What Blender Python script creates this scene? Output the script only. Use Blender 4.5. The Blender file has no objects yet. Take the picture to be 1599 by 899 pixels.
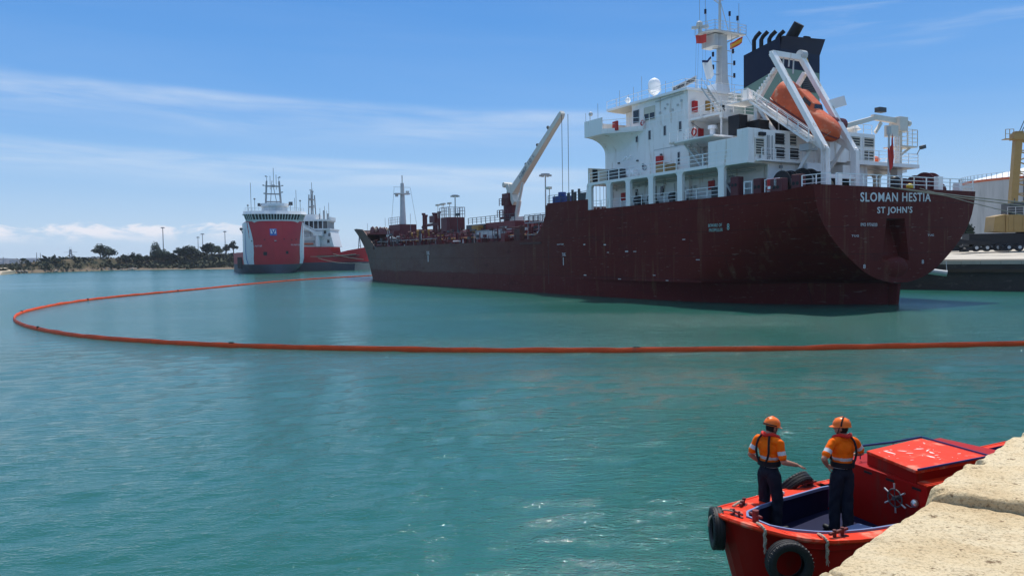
import bpy, bmesh, math, random
import numpy as np
from mathutils import Vector, Matrix, noise
random.seed(7)
R = math.radians
sc = bpy.context.scene
col = sc.collection

# ---------------------------------------------------------------- camera
EYE = Vector((0.0, 0.0, 5.0)); FOC = 1200.0
CM = Matrix.Rotation(R(90 - 2.48), 3, 'X') @ Matrix.Rotation(R(-0.89), 3, 'Z')
cd = bpy.data.cameras.new('camera'); cam = bpy.data.objects.new('camera', cd); col.objects.link(cam)
cam.matrix_world = Matrix.Translation(EYE) @ CM.to_4x4()
cd.sensor_width = 36; cd.lens = FOC / 1599 * 36; cd.clip_start = 0.1; cd.clip_end = 20000
sc.camera = cam
sc.view_settings.view_transform = 'Standard'; sc.view_settings.look = 'None'
sc.view_settings.exposure = 0.0; sc.view_settings.gamma = 1.0

# ---------------------------------------------------------------- sky and sun
SUN_EL, SUN_AZ = 62.0, 10.0        # elevation; degrees to the right of the view
w = bpy.data.worlds.new('World'); sc.world = w; w.use_nodes = True
nt = w.node_tree; nt.nodes.clear()
def N(t, tp, **k):
    n = t.nodes.new(tp)
    for a, v in k.items(): setattr(n, a, v)
    return n
def L(t, a, b): t.links.new(a, b)
def build_sky():
    out = N(nt, 'ShaderNodeOutputWorld'); bg = N(nt, 'ShaderNodeBackground')
    sky = N(nt, 'ShaderNodeTexSky', sky_type='NISHITA'); sky.sun_disc = False
    sky.sun_elevation = R(SUN_EL); sky.sun_rotation = R(SUN_AZ); sky.altitude = 0
    sky.air_density = 1.0; sky.dust_density = 0.25; sky.ozone_density = 2.6
    bg.inputs[1].default_value = 0.1
    hs = N(nt, 'ShaderNodeHueSaturation'); hs.inputs['Saturation'].default_value = 1.12; hs.inputs['Value'].default_value = 1.1
    L(nt, sky.outputs[0], hs.inputs['Color'])
    tc = N(nt, 'ShaderNodeTexCoord'); sp = N(nt, 'ShaderNodeSeparateXYZ'); L(nt, tc.outputs['Generated'], sp.inputs[0])
    def math_(op, a, b=None, c=None):
        m = N(nt, 'ShaderNodeMath', operation=op)
        for i, v in enumerate((a, b, c)):
            if v is None: continue
            if isinstance(v, (int, float)): m.inputs[i].default_value = v
            else: L(nt, v, m.inputs[i])
        return m.outputs[0]
    def sstep(lo, hi, v):
        m = N(nt, 'ShaderNodeMapRange', interpolation_type='SMOOTHSTEP')
        m.inputs['From Min'].default_value = lo; m.inputs['From Max'].default_value = hi
        L(nt, v, m.inputs['Value']); return m.outputs[0]
    x, y, z = sp.outputs
    yy = math_('MAXIMUM', math_('ABSOLUTE', y), 0.05)
    # elevation and azimuth of the direction
    el = math_('ARCTAN2', z, math_('SQRT', math_('ADD', math_('MULTIPLY', x, x), math_('MULTIPLY', y, y))))
    az = math_('ARCTAN2', x, y)
    def noise_(vx, vy, scale, det, rough, dist=0.0):
        cb = N(nt, 'ShaderNodeCombineXYZ'); L(nt, vx, cb.inputs[0]); L(nt, vy, cb.inputs[1])
        n = N(nt, 'ShaderNodeTexNoise'); n.inputs['Scale'].default_value = scale; n.inputs['Detail'].default_value = det
        n.inputs['Roughness'].default_value = rough; n.inputs['Distortion'].default_value = dist
        L(nt, cb.outputs[0], n.inputs['Vector']); return n.outputs['Fac']
    # clear maritime air: pull the sky towards its measured blues by height above the horizon
    ur = N(nt, 'ShaderNodeMath', operation='DIVIDE'); L(nt, el, ur.inputs[0]); ur.inputs[1].default_value = 1.5708
    rp = N(nt, 'ShaderNodeValToRGB'); e = rp.color_ramp.elements
    for k in range(4): e.new(0.1 * (k + 1))
    for q, (p, c) in zip(e, ((0.0, (.49, .66, .875)), (0.025, (.44, .63, .88)), (0.07, (.285, .525, .875)), (0.115, (.165, .415, .85)), (0.20, (.082, .308, .77)), (1.0, (.17, .36, .70)))): q.position = p; q.color = (*c, 1)
    L(nt, ur.outputs[0], rp.inputs[0])
    sc10 = N(nt, 'ShaderNodeVectorMath', operation='SCALE'); L(nt, rp.outputs[0], sc10.inputs[0]); sc10.inputs['Scale'].default_value = 10.0
    mx0 = N(nt, 'ShaderNodeMixRGB'); mx0.inputs[0].default_value = 0.86; L(nt, hs.outputs[0], mx0.inputs[1]); L(nt, sc10.outputs[0], mx0.inputs[2])
    # thin high streaks: two long bands and fine fibres, tilted a little
    tilt = math_('MULTIPLY_ADD', az, 0.04, el)
    n1 = noise_(math_('MULTIPLY', az, 0.9), math_('MULTIPLY', tilt, 9.0), 1.6, 6, 0.55, 0.6)
    n2 = noise_(math_('MULTIPLY', az, 3.0), math_('MULTIPLY', tilt, 30.0), 1.5, 5, 0.6, 0.4)
    def band(c, wd):
        d = math_('ABSOLUTE', math_('SUBTRACT', tilt, c)); s = sstep(wd, 0.0, d); return s
    edge1 = math_('MULTIPLY', sstep(0.190, 0.178, tilt), sstep(0.118, 0.175, tilt))
    edge2 = math_('MULTIPLY', sstep(0.118, 0.106, tilt), sstep(0.060, 0.102, tilt))
    st = math_('MULTIPLY', sstep(0.33, 0.72, n1), math_('MULTIPLY_ADD', n2, 0.5, 0.1))
    leftfade = sstep(0.35, -0.05, az)
    cir = math_('MULTIPLY', math_('MAXIMUM', math_('MULTIPLY', edge1, 0.58), math_('MULTIPLY', edge2, 0.75)), leftfade)
    cir = math_('MULTIPLY', cir, sstep(0.28, 0.78, math_('MULTIPLY_ADD', n2, 0.7, math_('MULTIPLY', n1, 0.3))))
    cir = math_('ADD', cir, math_('MULTIPLY', math_('MULTIPLY', sstep(0.48, 0.75, n2), sstep(0.25, 0.45, az)), math_('MULTIPLY', sstep(0.22, 0.28, tilt), 0.28)))
    fill_veil = math_('MULTIPLY_ADD', math_('MULTIPLY', sstep(0.42, 0.85, el), sstep(0.2, 0.6, n1)), 0.85, 0.12)   # bright cloud added above the view to lift light on shaded whites
    cirrus = math_('ADD', cir, math_('MULTIPLY', math_('MULTIPLY_ADD', sstep(0.42, 0.85, el), 0.6, st), fill_veil))
    # low cumulus bank on the left
    cl = noise_(math_('MULTIPLY', az, 1.0), math_('MULTIPLY', el, 3.0), 14.0, 7, 0.6, 0.3)
    topl = math_('MULTIPLY_ADD', cl, 0.062, 0.006)
    cu = math_('MULTIPLY', sstep(0.004, -0.004, math_('SUBTRACT', el, topl)), sstep(0.016, 0.034, el))
    cu = math_('MULTIPLY', cu, sstep(-0.22, -0.42, az))
    cu = math_('MULTIPLY', cu, sstep(0.40, 0.58, cl))
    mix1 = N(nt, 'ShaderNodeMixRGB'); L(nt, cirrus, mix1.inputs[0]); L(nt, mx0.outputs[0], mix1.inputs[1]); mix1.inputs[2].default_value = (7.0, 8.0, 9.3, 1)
    mix2 = N(nt, 'ShaderNodeMixRGB'); L(nt, cu, mix2.inputs[0]); L(nt, mix1.outputs[0], mix2.inputs[1]); mix2.inputs[2].default_value = (8.3, 8.5, 9.3, 1)
    L(nt, mix2.outputs[0], bg.inputs[0]); L(nt, bg.outputs[0], out.inputs[0])
build_sky()
ld = bpy.data.lights.new('sun', 'SUN'); ld.energy = 4.8; ld.angle = R(0.5); ld.color = (1.0, 0.96, 0.90)
sun = bpy.data.objects.new('sun', ld); col.objects.link(sun)
sun.rotation_euler = (-R(90 - SUN_EL), 0, -R(SUN_AZ))

# ---------------------------------------------------------------- helpers
def onz(px, py, z=0.0):
    d = CM @ Vector(((px - 799.5) / FOC, -(py - 449.5) / FOC, -1.0)); return EYE + d * ((z - EYE.z) / d.z)
def ond(px, py, Y):
    d = CM @ Vector(((px - 799.5) / FOC, -(py - 449.5) / FOC, -1.0)); return EYE + d * (Y / d.y)
def tag(o, label=None, cat=None, group=None, kind=None):
    if label: o['label'] = label
    if cat: o['category'] = cat
    if group: o['group'] = group
    if kind: o['kind'] = kind
    return o
def empty(name, loc=(0, 0, 0), rz=0.0, label=None, cat=None, group=None):
    o = bpy.data.objects.new(name, None); col.objects.link(o); o.location = loc; o.rotation_euler = (0, 0, rz)
    return tag(o, label, cat, group)
def copy_tree(o, parent=None):
    c = o.copy(); col.objects.link(c)
    if parent is not None: c.parent = parent
    for ch in list(o.children): copy_tree(ch, c)
    return c
MATS = {}
def mat(name, c, r=0.55, m=0.0, var=0.12, sc_=1.5, bump=0.0, bs=30.0, c2=None, c2f=0.5, c2s=1.0, stretch=(1, 1, 1), spec=0.28, coat=0.0):
    mt = bpy.data.materials.new(name); mt.use_nodes = True; t = mt.node_tree
    b = t.nodes['Principled BSDF']; b.inputs['Roughness'].default_value = r; b.inputs['Metallic'].default_value = m
    b.inputs['Specular IOR Level'].default_value = spec; b.inputs['Coat Weight'].default_value = coat
    tc = N(t, 'ShaderNodeTexCoord'); mp = N(t, 'ShaderNodeMapping'); mp.inputs['Scale'].default_value = stretch
    L(t, tc.outputs['Object'], mp.inputs[0])
    n = N(t, 'ShaderNodeTexNoise'); n.inputs['Scale'].default_value = sc_; n.inputs['Detail'].default_value = 6; n.inputs['Roughness'].default_value = 0.6
    L(t, mp.outputs[0], n.inputs['Vector'])
    mx = N(t, 'ShaderNodeMixRGB'); L(t, n.outputs['Fac'], mx.inputs[0])
    mx.inputs[1].default_value = (*[max(0, v * (1 - var * 1.6)) for v in c], 1); mx.inputs[2].default_value = (*[min(1, v * (1 + var * 1.6)) for v in c], 1)
    res = mx.outputs[0]
    if c2 is not None:
        n2 = N(t, 'ShaderNodeTexNoise'); n2.inputs['Scale'].default_value = c2s; n2.inputs['Detail'].default_value = 8; n2.inputs['Roughness'].default_value = 0.65
        L(t, mp.outputs[0], n2.inputs['Vector'])
        rp = N(t, 'ShaderNodeValToRGB'); rp.color_ramp.elements[0].position = 1 - c2f - 0.05; rp.color_ramp.elements[1].position = min(1.0, 1 - c2f + 0.08)
        L(t, n2.outputs['Fac'], rp.inputs[0])
        m2 = N(t, 'ShaderNodeMixRGB'); L(t, rp.outputs[0], m2.inputs[0]); L(t, res, m2.inputs[1]); m2.inputs[2].default_value = (*c2, 1); res = m2.outputs[0]
    L(t, res, b.inputs['Base Color'])
    if bump:
        n3 = N(t, 'ShaderNodeTexNoise'); n3.inputs['Scale'].default_value = bs; n3.inputs['Detail'].default_value = 8; L(t, tc.outputs['Object'], n3.inputs['Vector'])
        bp = N(t, 'ShaderNodeBump'); bp.inputs['Strength'].default_value = bump; bp.inputs['Distance'].default_value = 0.02
        L(t, n3.outputs['Fac'], bp.inputs['Height']); L(t, bp.outputs[0], b.inputs['Normal'])
    MATS[name] = mt; return mt

class MB:
    """collects simple solids into one mesh"""
    def __init__(s): s.v = []; s.f = []; s.fm = []; s.m = 0
    def add(s, vs, fs):
        o = len(s.v); s.v += [tuple(v) for v in vs]; s.f += [tuple(i + o for i in f) for f in fs]; s.fm += [s.m] * len(fs); return s
    def box(s, a, b):
        x0, x1 = sorted((a[0], b[0])); y0, y1 = sorted((a[1], b[1])); z0, z1 = sorted((a[2], b[2]))
        return s.add([(x0, y0, z0), (x1, y0, z0), (x1, y1, z0), (x0, y1, z0), (x0, y0, z1), (x1, y0, z1), (x1, y1, z1), (x0, y1, z1)],
                     [(3, 2, 1, 0), (4, 5, 6, 7), (0, 1, 5, 4), (1, 2, 6, 5), (2, 3, 7, 6), (3, 0, 4, 7)])
    def bar(s, p, q, w, h=None, up=(0, 0, 1)):
        p = Vector(p); q = Vector(q); h = h or w; d = (q - p).normalized(); u = Vector(up)
        if abs(d.dot(u)) > 0.98: u = Vector((1, 0, 0))
        a = d.cross(u).normalized() * w / 2; b = d.cross(a).normalized() * h / 2
        vs = [p - a - b, p + a - b, p + a + b, p - a + b, q - a - b, q + a - b, q + a + b, q - a + b]
        return s.add(vs, [(0, 1, 2, 3), (7, 6, 5, 4), (4, 5, 1, 0), (5, 6, 2, 1), (6, 7, 3, 2), (7, 4, 0, 3)])
    def cyl(s, p, q, r, r2=None, n=10, caps=True):
        p = Vector(p); q = Vector(q); r2 = r if r2 is None else r2; d = (q - p).normalized()
        u = Vector((0, 0, 1)) if abs(d.z) < 0.95 else Vector((1, 0, 0))
        a = d.cross(u).normalized(); b = d.cross(a).normalized(); vs = []
        for c, rr in ((p, r), (q, r2)):
            for i in range(n):
                t = 2 * math.pi * i / n; vs.append(c + (a * math.cos(t) + b * math.sin(t)) * rr)
        fs = [((i + 1) % n, i, n + i, n + (i + 1) % n) for i in range(n)]
        if caps: fs += [tuple(range(n)), tuple(range(2 * n - 1, n - 1, -1))]
        return s.add(vs, fs)
    def tube(s, pts, r, n=8, closed=False):
        pts = [Vector(p) for p in pts]; k = len(pts); vs = []; prev = None
        for i, p in enumerate(pts):
            a_ = pts[(i - 1) % k] if (closed or i) else p; b_ = pts[(i + 1) % k] if (closed or i < k - 1) else p
            d = (b_ - a_).normalized()
            if prev is None:
                u = Vector((0, 0, 1)) if abs(d.z) < 0.9 else Vector((1, 0, 0)); a = d.cross(u).normalized()
            else: a = (prev - d * prev.dot(d)).normalized()
            prev = a; b = d.cross(a); rr = r[i] if isinstance(r, (list, tuple)) else r
            for j in range(n):
                t = 2 * math.pi * j / n; vs.append(p + (a * math.cos(t) + b * math.sin(t)) * rr)
        fs = []
        for i in range(k if closed else k - 1):
            i2 = (i + 1) % k
            for j in range(n): fs.append((i * n + j, i * n + (j + 1) % n, i2 * n + (j + 1) % n, i2 * n + j))
        if not closed: fs += [tuple(range(n - 1, -1, -1)), tuple((k - 1) * n + j for j in range(n))]
        return s.add(vs, fs)
    def sphere(s, c, r, n=12, m=8, sx=(1, 1, 1), zmin=None):
        vs = []; fs = []
        for i in range(m + 1):
            th = math.pi * i / m
            for j in range(n):
                ph = 2 * math.pi * j / n
                z = math.cos(th)
                if zmin is not None: z = max(z, zmin)
                vs.append((c[0] + r * sx[0] * math.sin(th) * math.cos(ph), c[1] + r * sx[1] * math.sin(th) * math.sin(ph), c[2] + r * sx[2] * z))
        for i in range(m):
            for j in range(n): fs.append((i * n + j, (i + 1) * n + j, (i + 1) * n + (j + 1) % n, i * n + (j + 1) % n))
        return s.add(vs, fs)
    def prism(s, poly, h0, h1, axes=(0, 1, 2)):
        """polygon in axes[0], axes[1] extruded along axes[2]"""
        n = len(poly); vs = []
        for h in (h0, h1):
            for q in poly:
                v = [0, 0, 0]; v[axes[0]] = q[0]; v[axes[1]] = q[1]; v[axes[2]] = h; vs.append(v)
        return s.add(vs, [tuple(range(n - 1, -1, -1)), tuple(range(n, 2 * n))] + [(i, (i + 1) % n, n + (i + 1) % n, n + i) for i in range(n)])
    def torus(s, c, ax, Rr, r, n=24, m=10, flat=1.0):
        ax = Vector(ax).normalized(); u = ax.orthogonal().normalized(); v = ax.cross(u); c = Vector(c); vs = []; fs = []
        for i in range(n):
            t = 2 * math.pi * i / n; d = u * math.cos(t) + v * math.sin(t)
            for j in range(m):
                q = 2 * math.pi * j / m; vs.append(c + d * (Rr + r * math.cos(q)) + ax * (r * flat * math.sin(q)))
        for i in range(n):
            for j in range(m): fs.append((i * m + j, ((i + 1) % n) * m + j, ((i + 1) % n) * m + (j + 1) % m, i * m + (j + 1) % m))
        return s.add(vs, fs)
    def rail(s, pts, h=1.05, rows=3, r=0.03, step=1.8, closed=False):
        pts = [Vector(p) for p in pts]
        for a, b in zip(pts[:-1], pts[1:]):
            ln = (b - a).length; k = max(1, round(ln / step))
            for i in range(rows):
                zz = Vector((0, 0, h * (i + 1) / rows)); s.bar(a + zz, b + zz, r * 1.6 if i == rows - 1 else r * 1.2)
            for i in range(k + 1):
                p = a.lerp(b, i / k); s.bar(p, p + Vector((0, 0, h)), r * 1.8)
        return s
    def stair(s, a, b, wdt, n=8):
        a = Vector(a); b = Vector(b); d = b - a; side = Vector((-d.y, d.x, 0))
        side = side.normalized() * wdt / 2 if side.length > 1e-4 else Vector((0, wdt / 2, 0))
        s.bar(a - side, b - side, .05, .2); s.bar(a + side, b + side, .05, .2)
        for i in range(n):
            p = a.lerp(b, (i + .5) / n); s.bar(p - side, p + side, .22, .04)
        up = Vector((0, 0, .95))
        for sg in (-1, 1): s.bar(a + side * sg + up, b + side * sg + up, .04); s.bar(a + side * sg, a + side * sg + up, .04); s.bar(b + side * sg, b + side * sg + up, .04)
        return s
    def build(s, name, m, parent=None, smooth=False, label=None, kind=None, fix=True, ang=35, bevel=0.0):
        me = bpy.data.meshes.new(name); me.from_pydata(s.v, [], s.f)
        ms = m if isinstance(m, (list, tuple)) else [m]
        for x in ms: me.materials.append(MATS[x] if isinstance(x, str) else x)
        if len(ms) > 1: me.polygons.foreach_set('material_index', s.fm)
        if fix or smooth:
            b = bmesh.new(); b.from_mesh(me)
            if fix: bmesh.ops.recalc_face_normals(b, faces=b.faces)
            b.to_mesh(me); b.free()
        if smooth:
            me.polygons.foreach_set('use_smooth', [True] * len(me.polygons)); me.set_sharp_from_angle(angle=R(ang))
        o = bpy.data.objects.new(name, me); col.objects.link(o)
        if bevel:
            md = o.modifiers.new('bevel', 'BEVEL'); md.width = bevel; md.segments = 2; md.limit_method = 'ANGLE'
        if parent is not None: o.parent = parent
        if label: o['label'] = label
        if kind: o['kind'] = kind
        return o
def one(name, m, parent, fn, **k):
    b = MB(); fn(b); return b.build(name, m, parent, **k)
def text_mesh(name, body, size, m, parent=None, origin=(0, 0, 0), xdir=(1, 0, 0), ydir=(0, 0, 1), width=None, bold=0.0, depth=0.01, align='LEFT', height=None):
    cu = bpy.data.curves.new(name, 'FONT'); cu.body = body; cu.size = size; cu.offset = bold; cu.extrude = depth; cu.align_x = align; cu.resolution_u = 3; cu.space_character = 1.12
    to = bpy.data.objects.new(name, cu); col.objects.link(to)
    dg = bpy.context.evaluated_depsgraph_get(); me = bpy.data.meshes.new_from_object(to.evaluated_get(dg))
    bpy.data.objects.remove(to); xs = [v.co.x for v in me.vertices]; ys = [v.co.y for v in me.vertices]
    if not xs: return None
    kx = width / (max(xs) - min(xs)) if width else 1.0; ky = height / (max(ys) - min(ys)) if height else 1.0
    X = Vector(xdir).normalized(); Y = Vector(ydir).normalized(); Z = X.cross(Y); O = Vector(origin); x0 = min(xs) if width else 0; y0 = min(ys) if height else 0
    for v in me.vertices: v.co = O + X * ((v.co.x - x0) * kx) + Y * ((v.co.y - y0) * ky) + Z * v.co.z
    me.name = name; me.materials.clear(); me.materials.append(MATS[m])
    o = bpy.data.objects.new(name, me); col.objects.link(o)
    if parent is not None: o.parent = parent
    return o

# ---------------------------------------------------------------- materials
WHITE = mat('ship_white', (0.86, 0.83, 0.79), 0.42, var=0.05, c2=(0.52, 0.40, 0.29), c2f=0.385, c2s=1.3, stretch=(1, 1, 0.12))
mat('white_clean', (0.86, 0.86, 0.85), 0.4, var=0.03)
mat('cream', (0.62, 0.57, 0.46), 0.5, var=0.08)
mat('dark_glass', (0.015, 0.02, 0.03), 0.08, var=0.1, spec=0.5)
mat('black_rubber', (0.018, 0.018, 0.019), 0.55, var=0.3, sc_=8, bump=0.4, bs=60)
mat('black_paint', (0.012, 0.012, 0.014), 0.5, var=0.2)
mat('maroon', (0.105, 0.022, 0.026), 0.5, var=0.2, sc_=0.8, c2=(0.12, 0.06, 0.045), c2f=0.35, c2s=1.2)
mat('maroon_light', (0.16, 0.03, 0.03), 0.5, var=0.2)
mat('deck_brown', (0.09, 0.04, 0.035), 0.7, var=0.3)
mat('red_safety', (0.45, 0.02, 0.02), 0.45, var=0.15)
mat('blue_paint', (0.02, 0.06, 0.25), 0.45, var=0.15)
mat('navy', (0.004, 0.006, 0.024), 0.4, var=0.12, sc_=0.6)
mat('funnel_green', (0.16, 0.25, 0.20), 0.5, var=0.08)
mat('lifeboat_orange', (0.60, 0.105, 0.035), 0.6, var=0.25, sc_=1.2, c2=(0.62, 0.26, 0.15), c2f=0.42, c2s=1.5, bump=1.0, bs=2.5)
mat('steel_grey', (0.30, 0.31, 0.32), 0.5, var=0.1)
mat('dark_grey', (0.07, 0.075, 0.08), 0.55, var=0.15)
mat('pale_grey', (0.50, 0.51, 0.50), 0.55, var=0.1)
mat('crane_cream', (0.66, 0.62, 0.54), 0.5, var=0.08, c2=(0.45, 0.33, 0.22), c2f=0.28, c2s=0.7)
mat('letter_white', (0.66, 0.66, 0.66), 0.5, var=0.12, sc_=4)
mat('rope', (0.36, 0.31, 0.24), 0.9, var=0.2, sc_=20)
mat('yellow_paint', (0.60, 0.42, 0.04), 0.5, var=0.1)
mat('pipe_ochre', (0.35, 0.20, 0.05), 0.6, var=0.25)
mat('wire', (0.10, 0.10, 0.11), 0.5)
# ---------------------------------------------------------------- water
def N1(t, v, a, c):
    m = N(t, 'ShaderNodeMath', operation='MULTIPLY_ADD'); L(t, v, m.inputs[0]); m.inputs[1].default_value = a; m.inputs[2].default_value = c; return m.outputs[0]
def water():
    mt = bpy.data.materials.new('harbour_water'); mt.use_nodes = True; t = mt.node_tree; b = t.nodes['Principled BSDF']
    b.inputs['Base Color'].default_value = (0.012, 0.095, 0.085, 1); b.inputs['Roughness'].default_value = 0.05; b.inputs['IOR'].default_value = 1.33; b.inputs['Coat Weight'].default_value = 0.25; b.inputs['Coat Roughness'].default_value = 0.035; b.inputs['Coat IOR'].default_value = 1.33
    tc = N(t, 'ShaderNodeTexCoord')
    def ns(scale, det, sx=1.0, sy=1.0, rz=0.0, rough=0.55):
        mp = N(t, 'ShaderNodeMapping'); mp.inputs['Scale'].default_value = (sx, sy, 1); mp.inputs['Rotation'].default_value = (0, 0, rz)
        L(t, tc.outputs['Object'], mp.inputs[0]); n = N(t, 'ShaderNodeTexNoise'); n.inputs['Scale'].default_value = scale
        n.inputs['Detail'].default_value = det; n.inputs['Roughness'].default_value = rough; L(t, mp.outputs[0], n.inputs['Vector']); return n.outputs['Fac']
    big = ns(0.035, 4, 0.5, 1.4, R(-18)); patch = ns(0.02, 3, 0.5, 1.6, R(10)); mid = ns(0.8, 3, 0.7, 1.5, R(-22)); sm = ns(2.6, 4, 0.6, 1.5, R(-25), 0.6); fine = ns(15.0, 3, 0.8, 1.2, R(20), 0.6)
    def mul(a, k):
        m = N(t, 'ShaderNodeMath', operation='MULTIPLY'); L(t, a, m.inputs[0])
        if isinstance(k, float): m.inputs[1].default_value = k
        else: L(t, k, m.inputs[1])
        return m.outputs[0]
    def add(a, c):
        m = N(t, 'ShaderNodeMath', operation='ADD'); L(t, a, m.inputs[0]); L(t, c, m.inputs[1]); return m.outputs[0]
    pr = N(t, 'ShaderNodeMapRange', interpolation_type='SMOOTHSTEP'); pr.inputs['From Min'].default_value = 0.38; pr.inputs['From Max'].default_value = 0.62
    pr.inputs['To Min'].default_value = 0.45; pr.inputs['To Max'].default_value = 1.15; L(t, patch, pr.inputs['Value'])
    gp = N(t, 'ShaderNodeSeparateXYZ'); L(t, tc.outputs['Object'], gp.inputs[0]); fr = N(t, 'ShaderNodeMapRange', interpolation_type='SMOOTHSTEP')
    fr.inputs['From Min'].default_value = 25; fr.inputs['From Max'].default_value = 85; fr.inputs['To Min'].default_value = 0.0; fr.inputs['To Max'].default_value = 1.0; L(t, gp.outputs[1], fr.inputs['Value'])   # offshore, the relief too fine for the mesh takes over
    rg = N(t, 'ShaderNodeMapRange', interpolation_type='SMOOTHSTEP'); rg.inputs['From Min'].default_value = 14; rg.inputs['From Max'].default_value = 75; rg.inputs['To Min'].default_value = 0.05; rg.inputs['To Max'].default_value = 0.17; L(t, gp.outputs[1], rg.inputs['Value']); L(t, rg.outputs[0], b.inputs['Roughness'])
    cw = N(t, 'ShaderNodeMapRange'); cw.inputs['From Min'].default_value = 18; cw.inputs['From Max'].default_value = 60; cw.inputs['To Min'].default_value = 0.25; cw.inputs['To Max'].default_value = 0.0; L(t, gp.outputs[1], cw.inputs['Value']); L(t, cw.outputs[0], b.inputs['Coat Weight'])
    h = add(mul(mul(mid, 0.09), fr.outputs[0]), mul(add(mul(mul(sm, 0.17), N1(t, fr.outputs[0], -0.10, 0.60)), mul(fine, 0.034)), pr.outputs[0]))
    bp = N(t, 'ShaderNodeBump'); bp.inputs['Strength'].default_value = 1.0; bp.inputs['Distance'].default_value = 1.0; L(t, h, bp.inputs['Height'])
    L(t, bp.outputs[0], b.inputs['Normal']); L(t, bp.outputs[0], b.inputs['Coat Normal'])
    mx = N(t, 'ShaderNodeMixRGB'); L(t, big, mx.inputs[0]); mx.inputs[1].default_value = (0.010, 0.082, 0.064, 1); mx.inputs[2].default_value = (0.014, 0.100, 0.076, 1)
    L(t, mx.outputs[0], b.inputs['Base Color'])
    # real wavelets: a sum of travelling components on a grid that is finest near the shore
    rng = np.random.RandomState(3); xs = np.concatenate([[-9000, -3000, -1000, -400, -200, -120], np.arange(-75, -36, 0.5), np.arange(-36, -16, 0.25), np.arange(-16, 20, 0.125), np.arange(20, 62, 0.25), [66, 80, 120, 300, 1000, 3000, 9000]])
    ys = [-60.0, -10.0, 2.0]; y = 4.0
    while y < 9000: ys.append(y); y *= 1.0105 if y < 60 else 1.0135 if y < 130 else (1.06 if y < 600 else 1.4)
    ys = np.array(ys + [9000.0]); X, Y = np.meshgrid(xs, ys); Z = np.zeros_like(X)
    dy = np.gradient(ys)[:, None]; dx = np.gradient(xs)[None, :]; sp_ = np.maximum(dy, dx)
    calm = 0.65 + 0.35 * np.sin(X * 0.11 + 1.3 * np.sin(Y * 0.07)) * np.sin(Y * 0.13 + 0.9 * np.sin(X * 0.05))
    for k in range(72):
        lam = 0.42 * (5.0 ** rng.rand()); th = R(-68 + 30 * rng.randn()); kk = 2 * math.pi / lam; amp = (0.021 if lam < 1.1 else 0.010) * lam / (2 * math.pi)
        fade = np.clip((lam / sp_ - 2.2) / 2.0, 0, 1); ph = rng.rand() * 6.28
        Z += amp * fade * (calm if lam < 1.6 else 1.0) * np.sin(kk * (X * math.cos(th) + Y * math.sin(th)) + ph + 0.8 * np.sin(0.23 * X + 0.31 * Y + k))
    vs = np.stack([X, Y, Z], -1).reshape(-1, 3); W = len(xs); H_ = len(ys)
    i = np.arange(W - 1)[None, :] + W * np.arange(H_ - 1)[:, None]; q = np.stack([i, i + 1, i + W + 1, i + W], -1).reshape(-1, 4)
    me = bpy.data.meshes.new('water'); me.vertices.add(len(vs)); me.vertices.foreach_set('co', vs.astype(np.float32).ravel()); me.loops.add(q.size); me.loops.foreach_set('vertex_index', q.astype(np.int32).ravel())
    me.polygons.add(len(q)); me.polygons.foreach_set('loop_start', np.arange(0, q.size, 4, dtype=np.int32)); me.polygons.foreach_set('use_smooth', np.ones(len(q), dtype=bool)); me.update(calc_edges=True); me.materials.append(mt)
    o = bpy.data.objects.new('water', me); col.objects.link(o); o['kind'] = 'structure'
water()

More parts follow.
